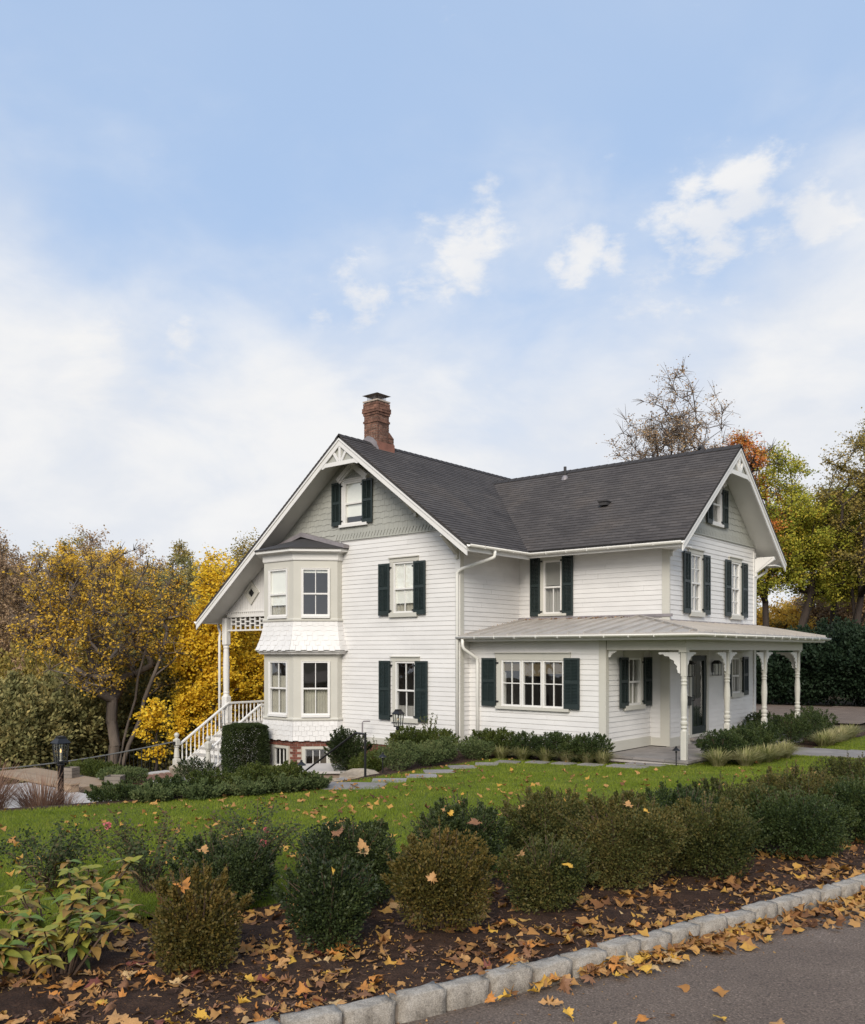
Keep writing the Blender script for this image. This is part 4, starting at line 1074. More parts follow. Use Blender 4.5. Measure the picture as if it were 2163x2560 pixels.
for i, (b, t, par, mat) in enumerate(SH):
    if i < SH_E and nsolo < 300:
        MB().hexa(b, t).build('shingle', mat, par); nsolo += 1
    else:
        rest.setdefault(mat.name, (MB(), mat))[0].hexa(b, t)
for k, (mb, mat) in rest.items(): mb.build('shingle_field', mat, house, kind='stuff')
# slanted dog-tooth course at the foot of each gable
def tooth(F, a0, a1, z0, z1, lean, step):
    mb = MB(); a = a0
    while a < a1:
        if a + lean < a1: mb.prism(F, [(a, z0), (a + step * 0.82, z0), (a + step * 0.82 + lean, z1), (a + lean, z1)], 0.0, 0.02)
        a += step
    mb.build('dog_tooth_course', SAGE, house, kind='stuff')
tooth(S, -18.5, -14.05, ZB + 0.025, 5.04, 0.09, 0.115)
tooth(EW, yW + 0.1, yWN - 0.1, ZBW + 0.025, 4.94, 0.05, 0.10)

# --- wrap-around porch
PZ = -0.64
def zporch(d): return 2.115 + 0.172 * d           # height of the metal roof d inside the eave
ex, ey = -7.62, 17.69
H1 = (ex - (yW - ey), yW)
pr = MB()
pr.quad([(xA + 0.02, ey - 0.04, zporch(-0.04)), (ex + 0.04, ey - 0.04, zporch(-0.04)), (H1[0], H1[1], zporch(yW - ey)), (xA + 0.02, yW, zporch(yW - ey))])
pr.quad([(ex + 0.04, ey - 0.04, zporch(-0.04)), (ex + 0.04, 26.5, zporch(-0.04)), (H1[0], 26.5, zporch(yW - ey)), (H1[0], H1[1], zporch(yW - ey))])
pr.quad([(xA + 0.02, ey - 0.04, zporch(-0.04) - 0.03), (xA + 0.02, ey + 0.1, zporch(-.04) - 0.05), (ex - 0.1, ey + 0.1, zporch(-.04) - 0.05), (ex + 0.04, ey - 0.04, zporch(-0.04) - 0.03)])
pr.quad([(xA + 0.02, ey - 0.04, zporch(-0.04) - 0.03), (ex + 0.04, ey - 0.04, zporch(-0.04) - 0.03), (ex + 0.04, ey - 0.04, zporch(-0.04)), (xA + 0.02, ey - 0.04, zporch(-0.04))])
pr.quad([(ex + 0.04, ey - 0.04, zporch(-0.04) - 0.03), (ex + 0.04, 26.5, zporch(-0.04) - 0.03), (ex + 0.04, 26.5, zporch(-0.04)), (ex + 0.04, ey - 0.04, zporch(-0.04))])
pr.quad([(ex + 0.04, 26.5, zporch(-0.04)), (ex + 0.04, 26.5, zporch(-0.04) - 0.03), (xW, 26.5, 2.0), (xW, 26.5, zporch(ex - xW))])
proof = pr.build('porch_roof', METAL, house)
def seam(p, q):
    p, q = Vector(p), Vector(q); d = (q - p).normalized(); s = d.cross(Vector((0, 0, 1))).normalized() * 0.014; u = Vector((0, 0, 0.045))
    MB().hexa([p - s, p + s, q + s, q - s], [p - s + u, p + s + u, q + s + u, q - s + u]).build('seam', METAL, proof)
x = xA + 0.25
while x < ex - 0.05:
    top_d = min(yW - ey, ex - x) if x > H1[0] else yW - ey
    seam((x, ey - 0.035, zporch(-0.035)), (x, ey + top_d, zporch(top_d))); x += 0.42
y = ey + 0.3
while y < 26.45:
    d_in = min(ex - xW if y > yW else y - ey, y - ey) if y < yW else ex - xW
    seam((ex + 0.035, y, zporch(-0.035)), (ex - d_in, y, zporch(d_in))); y += 0.42
seam((ex + 0.03, ey - 0.03, zporch(-0.03)), (H1[0], H1[1], zporch(yW - ey)))
MB().box(SW, xA, H1[0] + 0.9, zporch(yW - ey) - 0.02, zporch(yW - ey) + 0.05, 0.0, 0.06).build('roof_flashing', LEAD, house)
MB().box(EW, yW, yWN, zporch(ex - xW) - 0.02, zporch(ex - xW) + 0.05, 0.0, 0.06).build('roof_flashing', LEAD, house)
gutter([(xA - 0.02, ey - 0.02, 2.075), (ex + 0.02, ey - 0.02, 2.075), (ex + 0.02, 26.54, 2.075)])
fa = MB(); fa.box(FS(ey), xA + 0.04, ex, 1.965, 2.075, -0.04, -0.01); fa.box(FE(ex), ey, 26.5, 1.966, 2.074, -0.04, -0.011); fa.build('porch_fascia', WTRIM, house)
so = MB(); so.box(WF, xA + 0.04, ex - 0.03, ey + 0.03, yT, 1.95, 1.975); so.box(WF, xT, ex - 0.03, yT, yW + 0.02, 1.951, 1.976); so.box(WF, xW, ex - 0.03, yW, 26.5, 1.952, 1.977); so.build('porch_ceiling', SOFF, house)
bx_, by_ = -8.047, 18.09
MB().box(FS(by_), xT + 0.05, bx_, 1.73, 1.95, -0.16, 0.0).build('porch_beam', TRIM, house)
MB().box(FE(bx_), by_ + 0.16, 25.85, 1.731, 1.951, -0.16, -0.001).build('porch_beam', TRIM, house)
MB().box(FS(25.69), xW, bx_ - 0.16, 1.732, 1.949, -0.16, 0.0).build('porch_beam', TRIM, house)

# turned posts
def post_prof():
    return [(0.068, 0.0), (0.068, 0.62), (0.068, 0.625), (0.055, 0.66), (0.078, 0.70), (0.058, 0.73), (0.080, 0.78), (0.080, 0.82), (0.056, 0.85), (0.072, 0.90), (0.060, 0.94),
            (0.066, 1.10), (0.076, 1.28), (0.070, 1.44), (0.056, 1.60), (0.070, 1.64), (0.056, 1.67), (0.072, 1.71), (0.058, 1.74), (0.062, 1.80), (0.062, 1.805), (0.062, 2.37)]
pm = MB().lathe((0, 0, 0), post_prof(), 16, {0, 1, 20, 21}).mesh('porch_post', TRIM)
def fret(F, a, z, sg, n0, n1, parent, w=0.50, h=0.44):
    pts = [(0, 0), (w, 0)]
    for k in range(15):
        th = math.pi / 2 * (1 - k / 14); sc_ = 0.016 * (k % 3 - 1) * (1 if 0 < k < 14 else 0)
        pts.append((w - (w - 0.055 + sc_) * math.cos(th), -h + (h - 0.045 + sc_) * math.sin(th)))
    pts.append((0, -h - 0.02))
    MB().prism(F, [(a + sg * x, z + y) for x, y in pts], n0, n1).build('bracket', WTRIM, parent)
py = [by_ + 0.08, 20.57, 23.04, 25.66]
for i, yy in enumerate(py):
    p = piece('porch_post', pm, (bx_ - 0.08 + 13.9, yy - 20.0, PZ + 0.82), (0, 0, 0), house)
    p.matrix_parent_inverse = Matrix.Identity(4)
    Fp = FE(bx_ - 0.08)
    br_par = MB().box(WF, bx_ - 0.165, bx_ + 0.005, yy - 0.085, yy + 0.085, 1.68, 1.729).build('post_capital', TRIM, house)
    if i < 3: fret(Fp, yy + 0.082, 1.68, 1, -0.015, 0.015, br_par)
    if i > 0: fret(Fp, yy - 0.082, 1.68, -1, -0.015, 0.015, br_par)
    if i in (0, 3): fret(FS(yy), bx_ - 0.162, 1.68, -1, -0.015, 0.015, br_par)
fret(FS(by_ + .08), xT + 0.06, 1.73, 1, -0.015, 0.015, house, 0.2, 0.15)
# porch floor
pf = MB(); pf.box(WF, xT - 0.02, bx_ + 0.06, yT - 0.10, yW, -1.1, PZ - 0.05); pf.box(WF, xW, bx_ + 0.06, yW, 25.95, -1.1, PZ - 0.05)
pfl = pf.build('porch_floor', PALE, house)
def flag_field(x0, x1, y0, y1, z, parent, mat, th=0.05, seed=1, rows=0.55, gap=0.012, lens=(0.5, 0.95), jit=0.003, skew=0.0):
    r_ = random.Random(seed); y = y0
    while y < y1 - 0.05:
        h = min(rows * r_.uniform(0.75, 1.2), y1 - y)
        if y1 - y - h < 0.15: h = y1 - y
        x = x0
        while x < x1 - 0.03:
            w = min(r_.uniform(*lens), x1 - x)
            if x1 - x - w < 0.2: w = x1 - x
            dz = r_.uniform(-jit, jit); sk = lambda xx: skew * (xx - x0)
            zz = z(x + w / 2, y + h / 2) if callable(z) else z
            MB().hexa([(x + gap, y + gap + sk(x), zz - th), (x + w, y + gap + sk(x + w), zz - th), (x + w, y + h + sk(x + w), zz - th), (x + gap, y + h + sk(x), zz - th)],
                      [(x + gap, y + gap + sk(x), zz + dz), (x + w, y + gap + sk(x + w), zz + dz), (x + w, y + h + sk(x + w), zz + dz), (x + gap, y + h + sk(x), zz + dz)]).build('flagstone', mat, parent)
            x += w
        y += h
flag_field(xT, bx_ + 0.10, yT - 0.15, yW - 0.05, PZ, pfl, BLUE, 0.055, 3)
flag_field(xW + 0.05, bx_ + 0.10, yW - 0.05, 25.95, PZ, pfl, BLUE, 0.055, 4)

# --- west porch: deck, posts, frieze, boarded gable end, stairs
dk = MB(); dk.box(WF, -23.75, xAW, 17.72, 27.5, -0.72, -0.60); dkk = dk.build('deck', STEPT, house)
MB().box(FS(17.74), -23.75, xAW, -0.95, -0.72, -0.04, 0.0).build('deck_skirt', WTRIM, house)
cp = MB().lathe((0, 0, 0), [(0.125, 0), (0.125, 0.85), (0.105, 0.9), (0.09, 0.95), (0.105, 1.0), (0.09, 1.03), (0.098, 1.3), (0.102, 1.6), (0.105, 1.9), (0.095, 2.2), (0.085, 2.42), (0.105, 2.46), (0.085, 2.5), (0.11, 2.56), (0.11, 3.40)], 16, {0, 1, 13, 14}).mesh('porch_column', WTRIM)
for yy in (17.82, 20.6, 23.4, 26.2):
    p = piece('porch_column', cp, (-23.62 + 13.9, yy - 20, -0.62 + 0.82), (0, 0, 0), house); p.matrix_parent_inverse = Matrix.Identity(4)
FP = FS(17.80)
fz = MB(); fz.box(FP, -23.52, -21.14, 2.80, 2.90, -0.08, 0.03); fz.box(FP, -23.52, -21.14, 2.36, 2.41, -0.05, 0.0); frz = fz.build('spindle_frieze', WTRIM, house)
for i in range(10):
    a = -23.36 + i * 0.24; MB().box(FP, a - 0.02, a + 0.02, 2.41, 2.80, -0.045, -0.005).build('spindle', WTRIM, frz)
    zz = (2.52, 2.66) if i % 2 else (2.59, 2.72)
    for z in zz: MB().box(FP, a + 0.02, a + 0.22, z - 0.018, z + 0.018, -0.04, -0.01).build('spindle', WTRIM, frz)
for i in range(26):
    a = -23.66 + i * 0.096; MB().box(FP, a, a + 0.055, 2.90, 2.955, -0.04, 0.03).build('dentil', WTRIM, frz)
MB().box(FE(-23.62), 17.9, 27, 2.55, 2.80, -0.07, 0.07).build('porch_beam', WTRIM, house)
MB().box(FP, -23.75, -21.14, 2.955, 2.99, -0.06, 0.04).build('frieze_cap', WTRIM, house)
dia = (-22.28, 3.545)
a = -24.0; gp = MB().box(FP, -21.3, -21.16, 3.0, 3.2, -0.08, -0.06).build('gable_panel', WTRIM, house)
while a < xAW - 0.01:
    b = min(a + 0.125, xAW)
    zt0, zt1 = zroofA(a) - 0.17, zroofA(b) - 0.17
    if zt1 > 3.0:
        MB().prism(FP, clip_rect([(a, 2.99), (b - 0.006, 2.99), (b - 0.006, zt1), (a, zt0)], a, b, 2.99, 9) or [(a, 2.99), (b, 2.99), (b, 3)], -0.05, 0.0 + rnd.uniform(-.001, .001)).build('board', WHITE, gp)
    a += 0.125
dm = lambda r: [(dia[0], dia[1] - r), (dia[0] + r, dia[1]), (dia[0], dia[1] + r), (dia[0] - r, dia[1])]
dw = MB()
for (r0, r1, nn) in ((0.15, 0.35, 0.04), (0.24, 0.37, 0.06)):
    P0, P1 = dm(r0), dm(r1)
    for i in range(4): dw.prism(FP, [P0[i], P0[(i + 1) % 4], P1[(i + 1) % 4], P1[i]], 0.0, nn)
dwo = dw.build('diamond_window', TRIM, house)
MB().prism(FP, dm(0.15), 0.002, 0.008).build('pane', surf('dark_glass', (0.012, 0.013, 0.015), 0.05, 0.1, 2, spec=0.6), dwo)
# stairs
NX0, NX1, NY = -23.5, -21.9, 15.87
st = MB(); st.box(FE(-21.96), 15.95, 17.74, -2.05, -1.9, -1.5, 0); stairs = st.build('stair_base', WTRIM, house)
for k in range(8):
    z = -2.0 + 0.175 * (k + 1); y0 = NY + 0.27 * k
    MB().box(FS(y0), -23.42, -21.98, z - 0.175, z - 0.03, -0.04, 0.0).build('riser', WTRIM, stairs)
    MB().box(FS(y0), -23.46, -21.94, z - 0.03, z, -0.29, 0.03).build('tread', STEPT, stairs)
sl = 0.175 / 0.27
for x in (-23.44, -21.96):
    MB().prism(FE(x), [(NY + 0.05, -2.0), (17.75, -2.0), (17.75, -0.7), (NY + 0.05 + 0.0, -1.86)], -0.02, 0.02).build('stringer', WTRIM, stairs)
def newel(x, y, z, h):
    p = MB().lathe((x, y, z), [(0.10, 0), (0.10, 0.33 * h), (0.07, 0.36 * h), (0.085, 0.38 * h), (0.075, 0.5 * h), (0.06, 0.62 * h), (0.085, 0.65 * h), (0.06, 0.67 * h), (0.088, 0.69 * h), (0.088, 0.82 * h), (0.05, 0.85 * h), (0.04, 0.87 * h), (0.07, 0.91 * h), (0.078, 0.945 * h), (0.06, 0.98 * h), (0.02, h)], 16, {0, 1, 8, 9})
    return p.build('newel_post', TRIM, house, False)
nl = newel(NX0, NY, -2.0, 1.22); nr_ = newel(NX1, NY, -2.0, 1.22)
MB().lathe((NX0 + 0.02, NY - 0.10, -1.10), [(0.05, -0.05), (0.05, 0.05)], 10).build('gate_latch', BLACK, nl)
bal = MB().lathe((0, 0, 0), [(0.024, 0), (0.024, 0.10), (0.016, 0.13), (0.026, 0.20), (0.014, 0.42), (0.022, 0.46), (0.024, 0.52), (0.024, 0.66)], 8, {0, 1, 6, 7}).mesh('baluster', WTRIM)
def railing(x):
    y0, y1, y2 = NY + 0.08, 17.80, 27.2 if x < -23 else 19.6
    zt = lambda y: -1.16 + sl * (min(y, y1) - y0)
    o = MB().sweep([(-0.045, -0.03), (0.045, -0.03), (0.045, 0.015), (0.02, 0.035), (-0.02, 0.035), (-0.045, 0.015)], [(x, y0, zt(y0)), (x, y1, zt(y1)), (x, y2, zt(y1))], True).build('handrail', WTRIM, house)
    MB().sweep([(-0.035, -0.03), (0.035, -0.03), (0.035, 0.03), (-0.035, 0.03)], [(x, y0, zt(y0) - 0.68), (x, y1, zt(y1) - 0.68), (x, y2, zt(y1) - 0.68)], True).build('bottom_rail', WTRIM, o)
    y = y0 + 0.12
    while y < y2:
        b = piece('baluster', bal, (x, y, zt(y) - 0.67), (0, 0, 0), o); y += 0.155
railing(NX0); railing(NX1)

# ------------------------------------------------------------------ paving, terrace, kerb
path = thing('stepping_stone_path', 'x', 'path', (-11, 14, -0.8)); del path['label'], path['category']; path['kind'] = 'structure'
stones = [(-10.95, 10.99, 1.0, 0.80, 0.6), (-11.12, 12.06, 0.62, 0.50, 0.7), (-11.2, 13.05, 0.58, 0.46, 0.75), (-11.5, 13.95, 0.6, 0.44, 0.8), (-11.68, 14.95, 0.56, 0.44, 0.8), (-11.62, 15.75, 0.5, 0.42, 0.6),
          (-11.5, 16.40, 0.5, 0.36, 0.3), (-10.92, 16.72, 0.46, 0.36, 0.1), (-10.32, 16.86, 0.46, 0.36, 0.05), (-9.7, 16.95, 0.46, 0.38, 0.0), (-8.85, 16.98, 0.8, 0.40, 0.03), (-8.75, 17.62, 0.8, 0.34, 0.0)]
for (x, y, w, h, a) in stones:
    z = gz(x, y) + 0.03
    mb = MB(); c, s_ = math.cos(a), math.sin(a); pts = []
    for (px, py_) in ((-w / 2, -h / 2), (0, -h / 2 - 0.015), (w / 2, -h / 2), (w / 2 + .01, 0), (w / 2, h / 2), (0, h / 2 + 0.01), (-w / 2, h / 2)):
        px += rnd.uniform(-.015, .015); py_ += rnd.uniform(-.015, .015); pts.append((x + px * c - py_ * s_, y + px * s_ + py_ * c))
    mb.prism(Fr((0, 0, 0), (1, 0, 0), (0, 1, 0)), pts, z - 0.06, z + 0.0).build('stone', BLUE, path)

walk = thing('garden_walk', 'x', 'path', (-2, 22.8, -0.8)); del walk['label'], walk['category']; walk['kind'] = 'structure'
flag_field(-8.2, 6.0, 21.87, 23.78, lambda x, y: gz(x, y) + 0.035, walk, BLUE, 0.06, 9, rows=0.62, lens=(0.6, 1.1), skew=-0.03)

kerb = thing('kerb', 'x', 'kerb', (-2.6, 4, 0)); del kerb['label'], kerb['category']; kerb['kind'] = 'structure'
def rough_block(l, w, h, seed):
    r_ = random.Random(seed); n = (6, 4, 4); V = {}; mb = MB()
    def vert(i, j, k):
        key = (i, j, k)
        if key not in V:
            x, y, z = (i / n[0] - .5) * l, (j / n[1] - .5) * w, (k / n[2]) * h
            e = sum((i in (0, n[0]), j in (0, n[1]), k == n[2]))
            q = 0.0045 if e >= 2 else 0.0
            x -= math.copysign(q, x) if i in (0, n[0]) else 0; y -= math.copysign(q, y) if j in (0, n[1]) else 0; z -= q if k == n[2] else 0
            V[key] = len(mb.v); mb.v.append(Vector((x + r_.uniform(-.004, .004), y + r_.uniform(-.006, .006), z + r_.uniform(-.005, .005)))); mb.uv.append((x, y))
        return V[key]
    for (ax, lim) in ((0, 0), (0, 1), (1, 0), (1, 1), (2, 1)):
        u, v = [t for t in (0, 1, 2) if t != ax]
        for p in range(n[u]):
            for q in range(n[v]):
                def key(a, b):
                    kk = [0, 0, 0]; kk[ax] = n[ax] * lim; kk[u] = a; kk[v] = b; return vert(*kk)
                f = [key(p, q), key(p + 1, q), key(p + 1, q + 1), key(p, q + 1)]
                if (lim == 0) != (ax == 1): f = f[::-1]
                mb.f.append(f)
    return mb.mesh('kerb_stone', GRANITE, True)
kmesh = [rough_block(0.270, 0.118, 0.26, s) for s in range(6)]
seglen = np.concatenate([[0], np.cumsum(np.hypot(np.diff(KP[:, 0]), np.diff(KP[:, 1])))])
t = 0.2; i = 0
mort = MB(); mp_ = []
while t < seglen[-1] - 4:
    p = np.array([np.interp(t, seglen, KP[:, k]) for k in (0, 1)]); q = np.array([np.interp(t + 0.1, seglen, KP[:, k]) for k in (0, 1)])
    ang = math.atan2(q[1] - p[1], q[0] - p[0]); nx, ny_ = math.sin(ang), -math.cos(ang)
    c = p - np.array([nx, ny_]) * 0.058
    zk = gz(c[0], c[1]) + 0.095
    s_ = rnd.uniform(0.96, 1.02)
    piece('kerb_stone', kmesh[i % 6], (c[0] + rnd.uniform(-.006, .006), c[1], zk - 0.26 + rnd.uniform(-.008, .008)), (rnd.uniform(-.03, .03), rnd.uniform(-.02, .02), ang + rnd.uniform(-.03, .03) + (math.pi if rnd.random() < .5 else 0)), kerb, (s_, rnd.uniform(.93, 1.05), 1))
    mp_.append((c[0], c[1], zk))
    t += 0.283; i += 1
mort.sweep([(-0.036, -0.26), (0.034, -0.26), (0.036, -0.05), (0.03, -0.034), (-0.03, -0.034), (-0.038, -0.05)], mp_, True)
mort.build('kerb_mortar', surf('kerb_mortar', (0.20, 0.165, 0.13), 0.95, 0.25, 12, 0.5, 60, 0.004), kerb)

# terrace west of the house
ter = thing('terrace', 'x', 'terrace', (-22, 12, -2)); del ter['label'], ter['category']; ter['kind'] = 'structure'
MB().box(WF, -25.0, -19.2, 9.6, 11.98, -2.12, -2.05).build('terrace_base', MORTAR, ter)
flag_field(-24.9, -19.3, 9.7, 11.95, -2.0, ter, PALE, 0.06, 21, rows=0.8, lens=(0.8, 1.3), gap=0.006)
deckp = thing('timber_deck', 'low tan timber deck beside the pale stone terrace', 'deck', (-24, 12.5, -2))
a = 12.02
while a < 13.3:
    MB().box(WF, -27.5, -22.5, a, a + 0.135, -2.0, -1.94).build('plank', DECKW, deckp); a += 0.142
MB().box(FE(-22.5), 12.0, 13.3, -2.1, -1.93, 0.0, 0.04).build('fascia', DECKW, deckp)
bpv = thing('brick_paving', 'x', 'paving', (-23, 14.8, -2)); del bpv['label'], bpv['category']; bpv['kind'] = 'structure'
MB().box(WF, -24.2, -20.6, 13.45, 15.9, -2.1, -2.02).build('paving_base', MORTAR, bpv)
pav = MB().box(WF, 0, 0.195, 0, 0.095, -0.05, 0.0).mesh('paver', PAVER)
y = 13.5; k = 0
while y < 15.75 and k < 300:
    x = -23.7 + (0.1 if int(round((y - 13.5) / 0.105)) % 2 else 0)
    while x < -21.3 and k < 300:
        piece('paver', pav, (x, y, -2.0 + rnd.uniform(-.003, .003)), (0, 0, rnd.uniform(-.01, .01)), bpv); x += 0.205; k += 1
    y += 0.105
MB().box(WF, -24.1, -23.75, 13.5, 15.9, -2.08, -1.985).build('edging_stone', PALE, bpv)
MB().box(WF, -21.25, -20.7, 13.5, 15.8, -2.05, -1.80).build('edging_stone', PALE, bpv)

# stone hatch over the cellar steps, boulders, hand rail
ht = thing('cellar_hatch', 'pale stone slab hatch on tan walls below the bay window', 'hatch', (-17.3, 16.0, -1.8))
mb = MB(); mb.prism(Fr((0, 0, 0), (1, 0, 0), (0, 1, 0)), [(-18.3, 16.3), (-17.2, 15.15), (-16.15, 16.1), (-16.9, 17.05), (-17.6, 17.1)], -1.42, -1.36)
mb.build('slab', PALE, ht)
mb = MB(); mb.prism(Fr((0, 0, 0), (1, 0, 0), (0, 1, 0)), [(-18.2, 16.3), (-17.2, 15.25), (-16.28, 16.1), (-16.95, 16.95), (-17.55, 17.0)], -2.1, -1.43)
mb.build('surround', surf('tan_render', (0.24, 0.18, 0.135), 0.85, 0.2, 4, 0.2, 40, 0.003), ht)
def boulder(x, y, z, sx, sy, sz, seed, label, rot=0.0):
    r_ = random.Random(seed); mb = MB(); n, m = 14, 9
    off = [Vector((r_.uniform(-1, 1), r_.uniform(-1, 1), r_.uniform(-1, 1))).normalized() for _ in range(10)]; am = [r_.uniform(.55, .85) for _ in off]
    c, s_ = math.cos(rot), math.sin(rot)
    for i in range(m + 1):
        th = math.pi * i / m
        for j in range(n):
            ph = 2 * math.pi * j / n; d = Vector((math.sin(th) * math.cos(ph), math.sin(th) * math.sin(ph), math.cos(th)))
            r = min([1.0] + [a_ / max(0.05, d.dot(o)) for o, a_ in zip(off, am) if d.dot(o) > 0.3]) * (1 + r_.uniform(-.03, .03))
            p = Vector((d.x * r * sx, d.y * r * sy, d.z * r * sz)); mb.v.append(Vector((x + p.x * c - p.y * s_, y + p.x * s_ + p.y * c, z + p.z))); mb.uv.append((0, 0))
    for i in range(m):
        for j in range(n): mb.f.append([i * n + j, (i + 1) * n + j, (i + 1) * n + (j + 1) % n, i * n + (j + 1) % n])
    return tag(mb.build('boulder', BOULDER), label, 'boulder')
boulder(-12.2, 11.55, -0.90, 0.55, 0.33, 0.27, 3, 'cream boulder beside the garden steps, nearest the lawn', 0.9)
boulder(-12.6, 12.75, -0.90, 0.55, 0.34, 0.25, 8, 'tan boulder behind the black hand rail post', 0.8)
boulder(-22.0, 15.0, -1.75, 0.5, 0.25, 0.22, 12, 'white rounded stone at the foot of the porch stairs', 0.2)
gs = thing('garden_steps', 'bluestone garden steps going down from the lawn by the hand rail', 'steps', (-12.6, 11.6, -1.2))
for k in range(5):
    x = -12.0 - 0.36 * k; y = 11.25 + 0.20 * k; z = -0.74 - 0.17 * k
    MB().prism(Fr((0, 0, 0), (1, 0, 0), (0, 1, 0)), [(x, y - 0.55), (x + 0.1, y + 0.65), (x - 0.36, y + 0.85), (x - 0.46, y - 0.35)], z - 0.17, z).build('step', BLUE, gs)
hr = thing('hand_rail', 'slender black iron hand rail sloping down the garden steps', 'railing', (-12.1, 12.43, -0.77))
MB().tube([(-12.1, 12.43, -0.85), (-12.1, 12.43, 0.09)], 0.024, 8).build('post', BLACK, hr)
MB().tube([(-12.1, 12.43, 0.085), (-12.45, 12.52, 0.085), (-14.9, 13.15, -1.08)], 0.02, 8).build('rail', BLACK, hr)
MB().tube([(-14.9, 13.15, -1.08), (-14.9, 13.15, -2.0)], 0.022, 8).build('post', BLACK, hr)

# ------------------------------------------------------------------ lamps
def post_lamp(x, y, ztop, zbase, label):
    t = thing('post_lamp', label, 'lamp', (x, y, zbase), 'black post lamps')
    MB().lathe((x, y, zbase), [(0.05, 0), (0.05, ztop - 0.43 - zbase - 0.08), (0.062, ztop - 0.43 - zbase - 0.07), (0.062, ztop - 0.43 - zbase - 0.03), (0.03, ztop - 0.43 - zbase)], 12).build('post', BLACK, t, True)
    z0, z1 = ztop - 0.43, ztop - 0.12; w0, w1 = 0.072, 0.095
    fr_ = MB()
    cs = [(-1, -1), (1, -1), (1, 1), (-1, 1)]
    for (sx, sy) in cs: fr_.tube([(x + sx * w0, y + sy * w0, z0), (x + sx * w1, y + sy * w1, z1)], 0.011, 6)
    fr_.box(WF, x - w0 - .012, x + w0 + .012, y - w0 - .012, y + w0 + .012, z0 - 0.012, z0 + 0.012)
    for i in range(4):
        a, b = cs[i], cs[(i + 1) % 4]; fr_.tube([(x + a[0] * w1, y + a[1] * w1, z1), (x + b[0] * w1, y + b[1] * w1, z1)], 0.011, 6)
        m0 = ((a[0] + b[0]) / 2, (a[1] + b[1]) / 2); fr_.tube([(x + m0[0] * w0, y + m0[1] * w0, z0), (x + m0[0] * w1, y + m0[1] * w1, z1)], 0.006, 5)
    fr_.build('lantern_frame', BLACK, t)
    for i in range(4):
        a, b = cs[i], cs[(i + 1) % 4]
        MB().quad([(x + a[0] * w0, y + a[1] * w0, z0), (x + b[0] * w0, y + b[1] * w0, z0), (x + b[0] * w1, y + b[1] * w1, z1), (x + a[0] * w1, y + a[1] * w1, z1)]).build('pane', GLASS, t)
    rf = MB(); w = 0.125
    rf.hexa([(x - w, y - w, z1 + .005), (x + w, y - w, z1 + .005), (x + w, y + w, z1 + .005), (x - w, y + w, z1 + .005)], [(x - .06, y - .06, z1 + .09), (x + .06, y - .06, z1 + .09), (x + .06, y + .06, z1 + .09), (x - .06, y + .06, z1 + .09)])
    rf.box(WF, x - .068, x + .068, y - .068, y + .068, z1 + .09, z1 + .105); rf.box(WF, x - .055, x + .055, y - .055, y + .055, z1 + .105, z1 + .12)
    rf.build('lantern_roof', BLACK, t)
    MB().lathe((x, y, z0), [(0.03, 0), (0.03, .02), (0.012, .03), (0.012, .15)], 8).build('candle_socket', surf('candle', (0.6, 0.55, 0.45), 0.6), t)
    MB().lathe((x, y, z0 + 0.15), [(0.006, 0), (0.013, .025), (0.009, .05), (0.002, .07)], 8).build('bulb', flame, t, True)
flame, nt_, p_, o_ = _mat('warm_bulb'); p_.inputs['Emission Color'].default_value = (1, 0.62, 0.25, 1); p_.inputs['Emission Strength'].default_value = 1.3; p_.inputs['Base Color'].default_value = (0.8, 0.6, 0.3, 1)
post_lamp(-14.437, 7.481, 0.265, gz(-14.437, 7.481) - 0.1, 'black post lamp with lit lantern at the far left by the brown grasses')
post_lamp(-15.005, 16.6, 0.245, gz(-15.0, 16.6) - 0.1, 'black post lamp standing in front of the ground floor window')
def path_light(x, y, ztop, zb, label):
    t = thing('path_light', label, 'path light', (x, y, zb), 'black path lights')
    MB().tube([(x, y, zb - 0.05), (x, y, ztop - 0.05)], 0.012, 8).build('stake', BLACK, t)
    MB().lathe((x, y, ztop - 0.09), [(0.085, 0.0), (0.08, 0.012), (0.03, 0.055), (0.022, 0.06), (0.022, 0.085), (0.008, 0.095)], 14).build('hat', BLACK, t)
    MB().lathe((x, y, ztop - 0.14), [(0.02, 0), (0.02, 0.06)], 8).build('lamp_stem', BLACK, t)
path_light(-12.3, 13.14, -0.35, gz(-12.3, 13.14), 'black path light on a stake beside the grey shrub, behind the hand rail')
path_light(-11.75, 10.47, -0.21, gz(-11.75, 10.47), 'black path light among the shrubs left of the cellar hatch')
path_light(-8.1, 17.72, -0.31, gz(-8.1, 17.72), 'black path light in front of the porch corner post')
path_light(-7.75, 24.6, -0.42, gz(-7.75, 24.6), 'black path light at the far end of the porch by the walk')
path_light(-3.02, 9.0, 0.21, gz(-3.02, 9.0), 'black path light poking up behind the roadside hedge')
